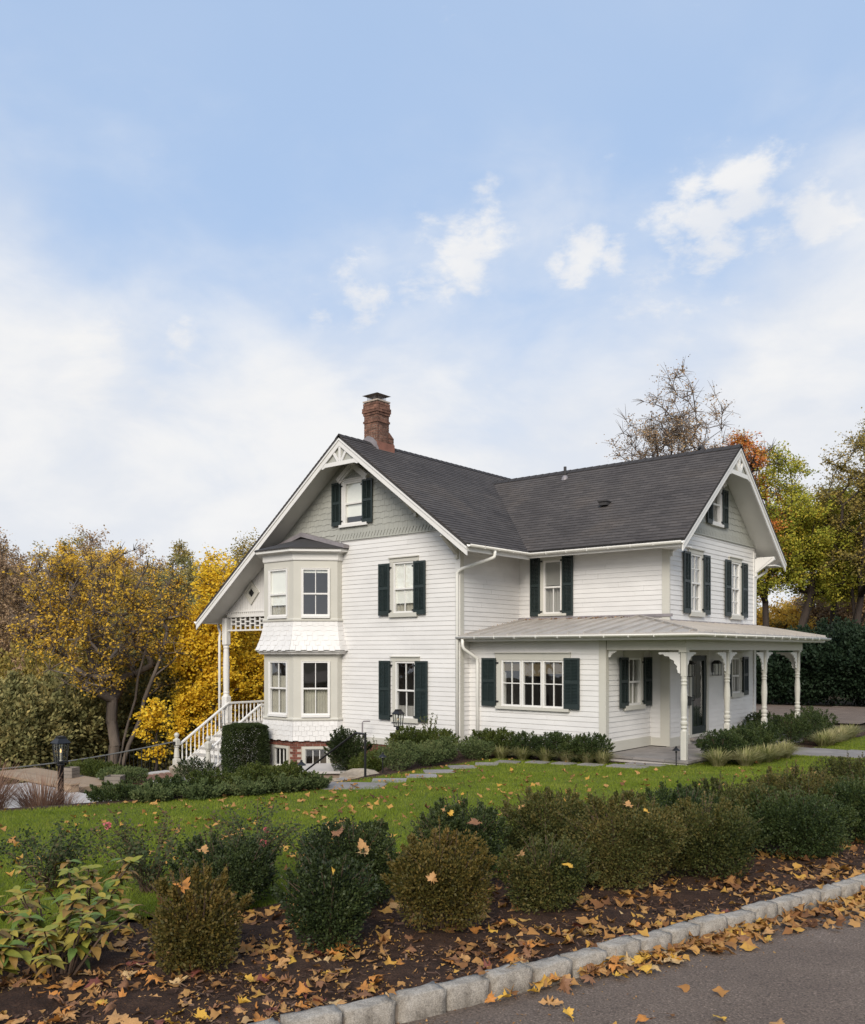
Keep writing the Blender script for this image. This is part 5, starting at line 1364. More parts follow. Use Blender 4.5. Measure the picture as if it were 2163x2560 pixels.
def wall_lantern(y, label):
    t = thing('wall_lantern', label, 'lantern', (xW + 0.03, y, 1.1), 'black wall lanterns by the door'); F = EW
    MB().box(F, y - 0.05, y + 0.05, 1.15, 1.40, 0.03, 0.045).build('back_plate', BLACK, t)
    mb = MB()
    for (da, dn) in ((-.085, .06), (.085, .06), (.085, .23), (-.085, .23)): mb.tube([F(y + da, 1.08, dn), F(y + da, 1.38, dn)], 0.009, 6)
    mb.box(F, y - .10, y + .10, 1.065, 1.085, 0.05, 0.245); mb.box(F, y - .10, y + .10, 1.375, 1.39, 0.05, 0.245)
    mb.build('lantern_frame', BLACK, t)
    MB().hexa([F(y - .11, 1.39, .04), F(y - .11, 1.39, .255), F(y + .11, 1.39, .255), F(y + .11, 1.39, .04)][::-1], [F(y - .05, 1.47, .10), F(y - .05, 1.47, .19), F(y + .05, 1.47, .19), F(y + .05, 1.47, .10)][::-1]).build('lantern_roof', BLACK, t)
    for (p, q) in (((-.085, .23), (.085, .23)), ((-.085, .06), (-.085, .23)), ((.085, .06), (.085, .23))):
        MB().quad([F(y + p[0], 1.085, p[1]), F(y + q[0], 1.085, q[1]), F(y + q[0], 1.375, q[1]), F(y + p[0], 1.375, p[1])]).build('pane', GLASS, t)
wall_lantern(22.98, 'black wall lantern to the right of the front door')
wall_lantern(21.28, 'black wall lantern to the left of the front door, behind the corner post')
mbx = thing('mailbox', 'small black mailbox on the porch wall left of the front door', 'mailbox', (xW + 0.03, 21.2, 0.35))
MB().box(EW, 21.08, 21.40, 0.34, 0.53, 0.03, 0.14).build('box', BLACK, mbx)
MB().prism(Fr((0, 21.08, 0), (1, 0, 0)), [(xW + .03, 0.53), (xW + .155, 0.53), (xW + .155, 0.545), (xW + .03, 0.58)], -0.33, 0.01).build('lid', BLACK, mbx)
dm_ = MB()
for i in range(14): dm_.box(WF, xW + 0.2, xW + 0.72, 21.62 + i * 0.066, 21.62 + i * 0.066 + 0.06, PZ + 0.001, PZ + 0.02 + 0.003 * (i % 2))
tag(dm_.build('door_mat', MATM), 'brown coir mat lying before the front door', 'mat')
hyd_pipe = MB().tube([(-16.9, 17.25, -1.3), (-16.9, 17.25, -0.22), (-16.88, 17.28, -0.19), (-16.75, 17.4, -0.19)], 0.02, 6)
tag(hyd_pipe.build('garden_pipe', LEAD), 'thin grey bent pipe standing against the white wall left of the lamp', 'pipe')

# ------------------------------------------------------------------ fence and terrace furniture
fn = thing('iron_fence', 'black iron picket fence along the terrace edge before the woods', 'fence', (-26, 15, -2.4))
fa_, fb_ = Vector((-23.75, 16.1, 0)), Vector((-30.2, 12.9, 0)); nP = 52
def ftop(t): return -1.07 - 1.15 * t - 0.12 * math.sin(t * math.pi)
pk = MB().tube([(0, 0, -0.95), (0, 0, 0)], 0.009, 5).mesh('picket', BLACK)
for i in range(nP):
    t = i / (nP - 1); p = fa_.lerp(fb_, t)
    o = piece('picket', pk, (p.x, p.y, ftop(t) - 0.01), (0, 0, 0), fn)
    if i % 9 == 0: MB().tube([(p.x, p.y, ftop(t) - 1.3), (p.x, p.y, ftop(t) + 0.02)], 0.02, 6).build('fence_post', BLACK, fn)
RAILG = surf('rail_bar', (0.11, 0.11, 0.105), 0.5, 0.2, 4)
MB().tube([tuple(fa_.lerp(fb_, t / 12)[:2]) + (ftop(t / 12),) for t in range(13)], 0.022, 6).build('top_rail', RAILG, fn)
MB().tube([tuple(fa_.lerp(fb_, t / 12)[:2]) + (ftop(t / 12) - 0.88,) for t in range(13)], 0.014, 6).build('bottom_rail', BLACK, fn)
def planter(x, y, z, w, h, rot, label):
    t = thing('timber_planter', label, 'planter', (x, y, z), 'grey timber planters on the terrace')
    for q in range(4):
        F = Fr((x, y, z), (math.cos(rot + q * math.pi / 2), math.sin(rot + q * math.pi / 2), 0)); nb = 3
        for i in range(nb): MB().box(F, -w / 2, w / 2 - 0.022, h * i / nb + 0.004, h * (i + 1) / nb - 0.004, w / 2 - 0.02, w / 2).build('board', TEAK, t)
    MB().box(Fr((x, y, z), (math.cos(rot), math.sin(rot), 0), (-math.sin(rot), math.cos(rot), 0)), -w / 2 + 0.02, w / 2 - 0.02, -w / 2 + .02, w / 2 - .02, 0.0, h * 0.85).build('soil', MULCH, t)
planter(-24.5, 13.0, -1.94, 0.34, 0.30, 0.4, 'small grey timber planter at the back edge of the timber deck')
planter(-22.05, 12.95, -2.0, 0.42, 0.34, 0.7, 'grey timber planter between the deck and the brick paving')
sb_ = thing('timber_step', 'short brown timber step at the front corner of the deck', 'step', (-22.0, 11.9, -2))
MB().box(WF, -23.0, -22.2, 11.78, 12.0, -1.99, -1.80).build('riser', DECKW, sb_); MB().box(WF, -23.05, -22.15, 11.74, 12.02, -1.80, -1.765).build('tread', DECKW, sb_)

# ------------------------------------------------------------------ plants
def ell_pts(n, rad, shell=0.55):
    d = unit(rng.normal(size=(n, 3))); r = 1 - shell * rng.random((n, 1)) ** 1.8
    return d * r * np.asarray(rad), d

def shrub(name, label, x, y, w, h, mat, n, leaf, group=None, cat='shrub', z=None, lumps=7, twigs=True, jag=0.0, depth=None, flat=False, updir=0.55):
    z = gz(x, y) if z is None else z
    dp = depth or w
    t = thing(name, label, cat, (x, y, z), group)
    P, T = [], []
    cs = [((0, 0, h * 0.50), (w / 2 * 0.86, dp / 2 * 0.86, h * 0.50))]
    if not flat:
        for k in range(lumps):
            a = 2 * math.pi * (k + rng.random() * 0.6) / lumps; rr = rng.uniform(0.30, 0.46); s = rng.uniform(0.30, 0.44)
            cs.append(((math.cos(a) * w / 2 * rr * 1.3, math.sin(a) * dp / 2 * rr * 1.3, h * rng.uniform(0.30, 0.72)), (w * s * 0.62, dp * s * 0.62, h * s * 0.78)))
    vol = np.array([c[1][0] * c[1][1] * c[1][2] for c in cs]) ** (2 / 3); vol /= vol.sum()
    for (c, r), v in zip(cs, vol):
        k = max(10, int(n * v)); p, d = ell_pts(k, r, 0.5 if not flat else 0.35)
        if flat: # clipped block
            q = rng.uniform(-1, 1, (k, 3)); ax = rng.integers(0, 3, k); q[np.arange(k), ax] = np.sign(q[np.arange(k), ax]); q[ax == 2, 2] = np.where(rng.random((ax == 2).sum()) < .9, 1, -1)
            q = q * (1 - 0.10 * (np.abs(q).prod(1, keepdims=True) ** 0.5)); d = unit(q); p = q * np.asarray((w / 2, dp / 2, h / 2)) * (1 - 0.10 * rng.random((k, 1)) ** 1.5)
        P.append(p + np.asarray(c)); T.append(d + np.array([0, 0, updir]) + rng.normal(size=(k, 3)) * 0.55)
    P = np.concatenate(P); T = np.concatenate(T)
    if jag:
        k = int(n * 0.3); m = max(8, int(w * 34)); base, d = ell_pts(m, (w / 2, dp / 2, h * 0.5), 0.08); base[:, 2] = np.abs(base[:, 2]) * 1.0 + h * 0.45
        d[:, 2] = np.abs(d[:, 2]) + 0.7; d = unit(d); idx = rng.integers(0, m, k); s = rng.random((k, 1)) * jag
        P = np.concatenate([P, base[idx] + d[idx] * s + rng.normal(size=(k, 3)) * leaf * 0.35]); T = np.concatenate([T, d[idx] + rng.normal(size=(k, 3)) * 0.6])
    ok = P[:, 2] > 0.015; P, T = P[ok], T[ok]
    L = leaf * rng.uniform(0.7, 1.25, len(P))
    mb = MB()
    if twigs:
        if group == 'boxwoods along the road':
            SP, ST_ = [], []
            for k in range(26):
                d = rng.normal(size=3); d[2] = abs(d[2]) + .25; d /= np.linalg.norm(d); p0 = np.array([x, y, z + h * .5]) + d * np.array([w * .40, dp * .40, h * .40]); Ls = rng.uniform(.10, .19); dd2 = d + np.array([0, 0, .5]) + rng.normal(size=3) * .25; p1 = p0 + dd2 / np.linalg.norm(dd2) * Ls
                mb.tube([tuple(p0), tuple(p1)], [.003, .0015], 4)
                for q in range(16): tq = rng.uniform(.25, 1.03); SP.append(p0 * (1 - tq) + p1 * tq); ST_.append(dd2 * .8 + rng.normal(size=3) * .7)
            P = np.concatenate([P, np.array(SP) - np.array([x, y, z])]); T = np.concatenate([T, np.array(ST_)]); L = np.concatenate([L, leaf * rng.uniform(.8, 1.3, len(SP))])
        for k in range(9):
            a = rng.random() * 6.28; r = rng.random() * 0.35
            mb.tube([(x + 0.02 * math.cos(a), y + 0.02 * math.sin(a), z - 0.03), (x + r * w * 0.5 * math.cos(a), y + r * dp * 0.5 * math.sin(a), z + h * 0.45), (x + r * w * 0.95 * math.cos(a), y + r * dp * .95 * math.sin(a), z + h * 0.8)], [0.012, 0.008, 0.004], 5)
        mb.build('stems', TWIG, t)
    put('foliage', leaves('foliage', P + np.array([x, y, z]), T, L, L * 0.30, mat), t)
    return t

# roadside boxwoods  (x, y, width, height, material, label)
BX = [(-4.28, 3.02, 0.54, 0.53, BOX_B, 'small bronze boxwood with an orange leaf on top, nearest the kerb at left'),
      (-4.02, 3.80, 0.56, 0.52, BOX_D, 'rounded dark green boxwood right of the bronze one at the front'),
      (-5.35, 4.02, 0.78, 0.50, BOX_D, 'low dark boxwood half hidden behind the small bronze boxwood'),
      (-4.62, 4.62, 0.70, 0.62, BOX_D, 'taller dark boxwood behind the rounded dark green one, dry leaves caught on it'),
      (-3.66, 4.46, 0.66, 0.62, BOX_B, 'ragged bronze green boxwood in the middle of the front row'),
      (-4.40, 5.60, 0.74, 0.68, BOX_D, 'dark green boxwood behind the middle bronze boxwood, russet leaves on top'),
      (-3.42, 5.35, 0.60, 0.50, BOX_O, 'low olive boxwood with an oak leaf stuck to its side'),
      (-4.15, 6.55, 0.95, 0.70, BOX_O, 'wide bronze topped boxwood at the lawn edge, behind the largest one'),
      (-3.40, 6.42, 0.98, 0.72, BOX_O, 'largest olive boxwood of the roadside row'),
      (-2.98, 7.10, 0.84, 0.62, BOX_O, 'dark olive boxwood right of the largest one'),
      (-3.55, 7.75, 0.85, 0.66, BOX_G, 'boxwood behind the gap right of the largest one'),
      (-2.72, 8.45, 1.02, 0.62, BOX_G, 'green boxwood second from the right edge of the picture'),
      (-3.35, 8.45, 0.95, 0.66, BOX_O, 'olive boxwood filling the row behind the second one from the right'),
      (-3.10, 9.60, 1.0, 0.72, BOX_O, 'bronze topped boxwood beside the roadside path light'),
      (-2.45, 9.70, 0.9, 0.62, BOX_G, 'green boxwood at the right edge of the picture'),
      (-2.75, 11.0, 1.1, 0.75, BOX_O, 'far bronze boxwood at the right end of the roadside row')]
for (x, y, w, h, m, lb) in BX:
    shrub('boxwood', lb, x, y, w, h, m, int(15000 * (w * h / 0.35)), 0.021, 'boxwoods along the road', jag=0.085, lumps=15)

# shrubs along the house front, left to right
row1 = [(-16.35, 16.15, 1.05, 1.25), (-15.55, 16.1, 0.95, 0.62), (-14.95, 15.85, 1.0, 0.50), (-14.25, 16.15, 1.0, 0.66), (-13.55, 16.4, 1.0, 0.62)]
names1 = ['tall dark shrub beside the cellar hatch and the bay', 'green shrub left of the window post lamp', 'light green shrub below the window post lamp', 'green shrub right of the window post lamp', 'green shrub at the corner below the downspouts']
for (x, y, w, h), lb in zip(row1, names1):
    shrub('holly_shrub', lb, x, y, w, h, BOX_D if h > 1 else HOLLY, 15000 if h > 1 else 7500, 0.038, 'clipped shrubs along the house', jag=0.16 if h > 1 else 0.10, z=-1.55 if h > 1 else None)
for i, (x, lb) in enumerate(zip((-12.95, -12.3, -11.65, -11.0, -10.4, -9.95), ('leftmost shrub under the triple window', 'second shrub from the left under the triple window', 'middle shrub under the triple window', 'shrub under the right end of the triple window', 'shrub below the corner board left of the porch', 'last shrub before the open porch floor'))):
    shrub('holly_shrub', lb, x, 17.42, 0.86, 0.58 + 0.05 * (i % 2), BOX_G if i > 1 else HOLLY, 5200, 0.036, 'clipped shrubs along the house', jag=0.09)
for i, (x, y, w, h, lb) in enumerate([(-7.55, 18.75, 0.95, 0.70, 'shrub right beside the porch corner post'), (-7.5, 19.5, 0.95, 0.72, 'second shrub along the porch from the corner post'), (-7.5, 20.3, 1.0, 0.78, 'third shrub along the porch, below the second post'), (-7.55, 21.1, 1.0, 0.82, 'shrub at the near side of the flagstone walk'),
                                     (-7.95, 24.5, 1.25, 0.80, 'shrub at the far side of the flagstone walk'), (-7.9, 25.7, 1.2, 0.85, 'shrub below the last porch post'), (-8.2, 27.0, 1.4, 0.9, 'shrub past the end of the porch'), (-8.9, 25.2, 1.0, 0.8, 'shrub tucked between the far porch posts')]):
    shrub('holly_shrub', lb, x, y, w, h, BOX_G, 5600, 0.038, 'clipped shrubs along the porch', jag=0.10)
# bed at the top of the slope, left
for i, (x, y, w, h, lb) in enumerate([(-12.85, 7.55, 0.85, 0.27, 'leftmost boxwood of the slope bed, next to the pale terrace'), (-12.45, 8.2, 0.85, 0.30, 'second boxwood of the slope bed'), (-12.15, 8.9, 0.9, 0.38, 'third boxwood of the slope bed, below the stairs'), (-11.85, 9.6, 0.9, 0.45, 'fourth boxwood of the slope bed'), (-11.75, 10.15, 0.75, 0.42, 'tallest boxwood of the slope bed, before the clipped hedge block')]):
    shrub('boxwood', lb, x, y, w, h, HOLLY if i > 1 else BOX_G, 6500, 0.030, 'boxwoods on the slope bed', jag=0.07)
grey = [(-12.05, 7.75, .6, .18, 'grey perennial before the leftmost slope boxwood'), (-11.75, 8.4, .65, .2, 'grey perennial second along the slope bed edge'), (-11.5, 9.1, .65, .22, 'grey perennial in the middle of the slope bed edge'), (-11.35, 9.75, .65, .24, 'grey perennial before the tallest slope boxwood'), (-11.35, 10.35, .6, .2, 'grey perennial at the end of the slope bed, by the first stone'),
        (-12.55, 13.9, .85, .55, 'grey perennial right of the boulders'), (-12.5, 14.8, .8, .5, 'grey perennial along the stone path, second from the boulders'), (-12.75, 15.6, .8, .5, 'grey perennial at the path bend'), (-12.5, 16.5, .8, .45, 'grey perennial under the downspout corner')]
for (x, y, w, h, lb) in grey: shrub('perennial', lb, x, y, w, h, GREYL, 2600, 0.045, 'grey perennials along the beds', 'perennial', lumps=5, twigs=False, jag=0.10)
shrub('clipped_hedge', 'dark clipped box hedge beside the porch stairs', -20.2, 15.9, 1.0, 1.55, BOX_D, 36000, 0.045, None, 'hedge', depth=1.0, flat=True, z=-1.9)
shrub('holly_shrub', 'low dark shrub at the foot of the clipped hedge block', -21.0, 14.75, 1.1, 0.7, BOX_D, 5000, 0.035, None, jag=0.1, z=-2.0)
shrub('clipped_hedge', 'low clipped hedge behind the timber deck, by the fence', -24.9, 14.05, 3.0, 0.48, HOLLY, 9000, 0.045, None, 'hedge', depth=0.8, z=-2.1, jag=0.08)
for (x, y, w, h, lb) in [(-23.2, 13.65, 1.2, .4, 'grey green mound beside the garden chair'), (-22.5, 13.7, 1.0, .4, 'grey green mound beside the brick paving')]:
    shrub('perennial', lb, x, y, w, h, GREYL, 2200, 0.06, 'mounds by the brick paving', 'perennial', lumps=5, twigs=False, z=-2.0)
for (x, y, h, lb) in [(-16.2, 16.9, 1.05, 'upright young shrub left of the window post lamp, against the wall'), (-14.35, 17.0, 0.95, 'upright young shrub right of the window post lamp, against the wall')]:
    t = thing('young_shrub', lb, 'shrub', (x, y, gz(x, y)), 'upright young shrubs')
    mb = MB(); P, T = [], []
    for k in range(9):
        a = rng.random() * 6.28; r = rng.uniform(.1, .3); b = Vector((x, y, gz(x, y))); e = b + Vector((r * math.cos(a), r * math.sin(a), h * rng.uniform(.75, 1.05)))
        mb.tube([b, b.lerp(e, .5) + Vector((0, 0, .05)), e], [.008, .006, .003], 4)
        for q in range(34):
            tt = rng.uniform(.35, 1.02); P.append(b.lerp(e, tt)); T.append(rng.normal(size=3) + np.array([0, 0, .5]))
    mb.build('stems', TWIG, t); put('foliage', leaves('foliage', np.array([tuple(p) for p in P]), np.array(T), 0.05, 0.014, GREYL), t)

def blades(name, label, x, y, w, h, n, mat, group, cat='grass', z=None, bw=0.006, spread=1.0):
    z = gz(x, y) if z is None else z
    t = thing(name, label, cat, (x, y, z), group)
    a = rng.random(n) * 6.283; r0 = np.sqrt(rng.random(n)) * w * 0.16; lean = rng.uniform(0.15, 1.0, n) * spread; L = h * rng.uniform(0.7, 1.2, n)
    d = np.stack([np.cos(a), np.sin(a), np.zeros(n)], -1); b = np.array([x, y, z]) + d * r0[:, None]
    up = np.array([0, 0, 1.0]); side = np.stack([-np.sin(a), np.cos(a), np.zeros(n)], -1) * bw * rng.uniform(.7, 1.3, n)[:, None]
    pts = []
    for tt in (0, .45, .8, 1.0):
        out = lean * tt ** 1.6 * L * 0.95; hgt = L * (tt - 0.42 * lean * tt ** 2.4)
        pts.append(b + d * out[:, None] + up * hgt[:, None])
    V = np.stack([pts[0] - side, pts[0] + side, pts[1] - side, pts[1] + side, pts[2] - side * .8, pts[2] + side * .8, pts[3] - side * .1, pts[3] + side * .1], 1).reshape(-1, 3)
    i = np.arange(n)[:, None] * 8
    F = np.concatenate([i + np.array([[0, 1, 3, 2]]), i + np.array([[2, 3, 5, 4]]), i + np.array([[4, 5, 7, 6]])])
    put('blades', np_mesh('blades', V, F, mat), t)
    return t
lir = [(-12.5, 16.75), (-12.1, 16.95), (-11.55, 17.05), (-11.0, 17.15), (-10.45, 17.2), (-9.95, 17.25), (-9.62, 17.3)]
for k, (x, y) in enumerate(lir):
    blades('lily_turf', 'tuft of yellow striped lily turf edging the shrubs under the triple window', x, y, 0.6, 0.36, 320, LIRI, 'lily turf under the triple window', spread=1.35)
for k in range(9):
    blades('lily_turf', 'tuft of yellow striped lily turf edging the porch shrubs before the walk', -7.0 + 0.1 * math.sin(k * 2.1) - (0.35 if k == 0 else 0), 18.1 + k * 0.40, 0.7, 0.42, 380, LIRI, 'lily turf beside the porch', spread=1.35)
for k in range(9):
    blades('lily_turf', 'tuft of yellow striped lily turf beyond the flagstone walk', -7.15 - 0.03 * k + 0.08 * math.sin(k * 1.7), 24.6 + k * 0.42, 0.7, 0.42, 300, LIRI, 'lily turf beyond the walk', spread=1.35)
for k, (x, y, h, lb) in enumerate([(-13.95, 6.05, 0.85, 'leftmost clump of dry reddish grass at the lawn edge'), (-13.9, 6.9, 0.8, 'middle clump of dry reddish grass at the lawn edge'), (-14.25, 7.3, 0.8, 'clump of dry reddish grass against the lamp post'), (-14.6, 5.9, 1.0, 'tall dry grass clump at the left edge of the picture')]):
    blades('dry_grass_clump', lb, x, y, 1.15, h * 1.2, 520, DRYG, 'dry grasses by the lamp post', bw=0.0045, spread=0.9)

# hydrangea: each big leaf is a piece
def leaf_shape(L, W, curl, seed, serr=True):
    r_ = random.Random(seed); mb = MB(); n = 7
    rows = []
    for i in range(n + 1):
        t = i / n; w = W * math.sin(math.pi * min(1, t * 0.93 + 0.05)) ** 0.8 * (1 - 0.25 * t)
        z = -curl * L * t * t + 0.02 * L * math.sin(t * 7 + seed); y = t * L
        k = 1 + (0.06 if i % 2 else -0.03)
        rows.append([(-w * k, y, z + 0.25 * w), (0, y, z), (w * k, y, z + 0.25 * w)])
    for rr in rows:
        for p in rr: mb.v.append(Vector(p)); mb.uv.append((p[0], p[1]))
    for i in range(n):
        for j in (0, 1): mb.f.append([i * 3 + j, i * 3 + j + 1, (i + 1) * 3 + j + 1, (i + 1) * 3 + j])
    return mb
HYDS = [surf('hydrangea_' + n_, c_, 0.6, 0.22, 30, 0.4, 60, 0.003, spec=0.25) for n_, c_ in (('green', (0.135, 0.165, 0.024)), ('lime', (0.205, 0.205, 0.030)), ('yellow', (0.29, 0.225, 0.035)), ('bronze', (0.22, 0.125, 0.03)), ('deep', (0.10, 0.15, 0.028)))]
hl = [leaf_shape(0.095, 0.030, 0.25 + 0.1 * s, s).mesh('leaf', HYDS[s], True) for s in range(5)]
def hydrangea(x, y, h, spread, nst, label, seed):
    r_ = random.Random(seed); z = gz(x, y); t = thing('hydrangea', label, 'hydrangea', (x, y, z), 'hydrangeas at the left front')
    for s in range(nst):
        a = r_.random() * 6.28; r = spread * r_.uniform(.25, 1); b = Vector((x + .05 * math.cos(a), y + .05 * math.sin(a), z - .02)); e = Vector((x + r * math.cos(a), y + r * math.sin(a), z + h * r_.uniform(.55, 1)))
        m = b.lerp(e, .5) + Vector((0, 0, .06))
        MB().tube([b, m, e], [.008, .006, .004], 6).build('stem', TWIG, t)
        for node in (0.42, 0.66, 0.84, 1.0):
            p = m.lerp(e, (node - .5) * 2) if node > .5 else b.lerp(m, node * 2)
            for k in range(4 if node == 1.0 else 2):
                az = a + k * (math.pi / 2 if node == 1.0 else math.pi) + node * 9 + r_.uniform(-.3, .3)
                sc_ = r_.uniform(.75, 1.2) * (0.85 if node == 1.0 else 1.05)
                o = piece('leaf', hl[r_.choice((0, 1, 1, 1, 2, 2, 2, 3, 3, 4))], p, (r_.uniform(0.1, 0.75) if node == 1.0 else r_.uniform(-.25, .45), r_.uniform(-.3, .3), az), t, (sc_, sc_, sc_))
hydrangea(-4.75, 2.45, 0.36, 0.42, 17, 'low yellow green hydrangea at the bottom left corner', 1)
hydrangea(-5.30, 2.66, 0.44, 0.44, 17, 'yellow green hydrangea at the left edge behind the corner one', 2)
hydrangea(-5.65, 3.10, 0.48, 0.40, 13, 'tall bronze tinted hydrangea in front of the roses', 3)
hydrangea(-4.85, 2.05, 0.28, 0.32, 9, 'small hydrangea cut by the bottom left edge', 4)

# rose bushes: thin arching canes, small leaves, a few blooms
def rose(x, y, h, w, label, seed, nb):
    r_ = random.Random(seed); z = gz(x, y); t = thing('rose_bush', label, 'rose bush', (x, y, z), 'thin rose bushes at the lawn edge')
    mb = MB(); P, T = [], []; ends = []
    for c in range(20):
        a = r_.random() * 6.28; r = w * r_.uniform(.2, .55); b = Vector((x + r_.uniform(-.08, .08), y + r_.uniform(-.08, .08), z)); e = b + Vector((r * math.cos(a), r * math.sin(a), h * r_.uniform(.5, 1.0))); m = b.lerp(e, .55) + Vector((0, 0, .08)); mb.tube([b, m, e], [.006, .004, .002], 4); ends.append(e)
        for q in range(95):
            tt = r_.uniform(.2, 1); p = b.lerp(m, tt * 2) if tt < .5 else m.lerp(e, tt * 2 - 1)
            P.append(tuple(p + Vector((r_.gauss(0, .045), r_.gauss(0, .045), r_.gauss(0, .04))))); T.append((r_.gauss(0, 1), r_.gauss(0, 1), r_.gauss(.2, .6)))
    mb.build('canes', TWIG, t); put('foliage', leaves('foliage', np.array(P), np.array(T), 0.032, 0.010, ROSE), t)
    for e in ends[:nb]:
        pts, d = ell_pts(26, (.018, .018, .015)); put('bloom', leaves('bloom', pts + np.array(tuple(e)), d, 0.022, 0.012, PINK), t)
rose(-6.35, 4.05, 0.62, 0.95, 'sparse rose bush behind the hydrangeas, one pink bloom', 5, 1)
rose(-5.95, 4.75, 0.72, 0.9, 'tall sparse rose bush with red buds, left of the low dark boxwood', 6, 3)
rose(-7.1, 3.6, 0.55, 0.9, 'sparse rose bush at the left edge of the picture', 7, 0)
rose(-5.15, 4.85, 0.5, 0.6, 'small rose with a pink bloom between two dark boxwoods', 8, 2)

# ------------------------------------------------------------------ grass blades
def grass(n):
    m = n * 8
    d = 5.2 + (26 - 5.2) * rng.random(m) ** 1.5; u = rng.uniform(-350, 2500, m)
    a = (u - 1081.5) / 2221.66; s, c = math.sin(R(50.098)), math.cos(R(50.098))
    x, y = (a * s - c) * d, (a * c + s) * d
    ok = in_lawn(x, y) | (in_lawn(x + 0.08, y) & in_lawn(x, y + .08)); x, y, d = x[ok][:n], y[ok][:n], d[ok][:n]
    k = len(x); z = ground_z(x, y); h = rng.uniform(0.022, 0.05, k) * (0.8 + 0.5 * np.sin(x * 2.1) * np.sin(y * 1.7) * .5); w = 0.0024 * np.maximum(1, d / 6.5)
    az = rng.random(k) * 6.283; ln = rng.uniform(-.8, .8, (k, 2)) * h[:, None]
    P = np.stack([x, y, z + 0.002], -1); sd = np.stack([np.cos(az), np.sin(az), 0 * az], -1) * w[:, None]
    tip = P + np.stack([ln[:, 0], ln[:, 1], h], -1)
    V = np.stack([P - sd, P + sd, tip], 1).reshape(-1, 3)
    o = put('grass', np_mesh('grass', V, np.arange(3 * k).reshape(-1, 3), GRASS)); o['kind'] = 'stuff'
    tag(o, 'short green lawn grass in front of the house', 'grass')
grass(330000)

# ------------------------------------------------------------------ fallen leaves
def maple(seed, oak=False, lite=False):
    """lobed leaf, tip along +y, curled; unit length"""
    r_ = random.Random(seed); pts = []
    if oak:
        prof_ = [(0, .03), (.10, .06), (.20, .20), (.27, .08), (.38, .30), (.46, .11), (.58, .33), (.66, .12), (.78, .24), (.84, .10), (.95, .12), (1.0, 0.0)]
        right = [(w, t) for t, w in prof_]; pts = right + [(-w, t) for w, t in right[-2::-1]]
    else:
        # angle from +y (deg), radius
        lob = [(180, .36), (162, .20), (140, .40), (122, .55), (112, .36), (98, .46), (84, .74), (74, .52), (66, .60), (52, .40), (38, .52), (28, .80), (18, .62), (10, .80), (0, 1.0)]
        jt = lambda: r_.uniform(.78, 1.12); right = [(math.sin(R(a)) * r * .62 * jt(), .36 + math.cos(R(a)) * r * .62 * jt()) for a, r in lob]
        pts = right + [(-math.sin(R(a)) * r * .62 * jt(), .36 + math.cos(R(a)) * r * .62 * jt()) for a, r in lob[-2:0:-1]]
        if lite: pts = pts[::2]
    cu, cv, tw = r_.uniform(-1.2, 2.0), r_.uniform(-1.3, 2.2), r_.uniform(-1.2, 1.2)
    def bend(x, y):
        yy = y - .45; return Vector((x * (1 - .12 * abs(cv)), yy, .30 * cu * yy * yy + .75 * cv * x * x + tw * x * yy + .05 * math.sin(9 * x + seed) + .04 * math.sin(11 * y + seed * 2)))
    mb = MB(); c = (0, .40)
    mid = [(x * .5 + c[0] * .5, y * .5 + c[1] * .5) for x, y in pts]; n = len(pts)
    if lite:
        mb.v = [bend(*c)] + [bend(*p) for p in pts]; mb.f = [[0, 1 + i, 1 + (i + 1) % n] for i in range(n)]
    else:
        mb.v = [bend(*c)] + [bend(*p) for p in mid] + [bend(*p) for p in pts]
        for i in range(n):
            j = (i + 1) % n; mb.f.append([0, 1 + i, 1 + j]); mb.f.append([1 + i, 1 + n + i, 1 + n + j, 1 + j])
        if not oak: # stalk
            b = len(mb.v); q = bend(0, .36 - .36 * .62); mb.v += [q, q + Vector((.012, 0, 0)), q + Vector((.04, -.22, .06)), q + Vector((.03, -.22, .06))]; mb.f.append([b, b + 1, b + 2, b + 3])
    mb.uv = [(0, 0)] * len(mb.v)
    lo = min(v.z for v in mb.v)
    for v in mb.v: v.z -= lo
    return mb
LM = {}
for ci, (cn, cm) in enumerate(FL):
    LM[cn] = [maple(ci * 7 + s, oak=(s in (3, 5) and cn in ('brown', 'tan', 'dark red'))).mesh('fallen_leaf', cm, True) for s in range(7)]

def kerb_pt(y, off): return float(kerb_x(y)) + off
cand = []          # (x, y, z, size, place)
lr = random.Random(99)
for k in range(3000):     # mulch bed, thicker towards the kerb
    y = lr.uniform(1.2, 11.5); t = lr.random() ** 1.5; off = -0.10 - t * 2.4
    if math.sin(y * 5.1 + off * 3) + math.sin(y * 2.3 - off * 5) < lr.uniform(-2.2, 1.3) - (0.5 if off < -.9 else 0) : continue
    x = kerb_pt(y, off); cand.append((x, y, gz(x, y) + 0.018, lr.uniform(.06, .135), 'bed'))
for k in range(60):
    y = lr.uniform(1.4, 3.4); off = lr.uniform(-2.3, -0.9); x = kerb_pt(y, off); cand.append((x, y, gz(x, y) + 0.02, lr.uniform(.09, .15), 'bed'))
for k in range(1500):     # drift against the kerb on the road
    y = 3.6 + (13 - 3.6) * lr.random() ** 0.8; wd = 0.05 + 0.085 * max(0, y - 3.8) ** 1.15; off = 0.03 + abs(lr.gauss(0, wd * .55))
    if y < 4.3 and lr.random() < .6: continue
    x = kerb_pt(y, off); cand.append((x, y, gz(x, y) - 0.005 + lr.random() * 0.05 * max(0, 1 - off / (wd + .05)), lr.uniform(.06, .125), 'road'))
for k in range(34):      # singles on the asphalt
    y = lr.uniform(2.3, 8); off = lr.uniform(.12, 2.2); x = kerb_pt(y, off); cand.append((x, y, gz(x, y) + 0.0, lr.uniform(.05, .11), 'road'))
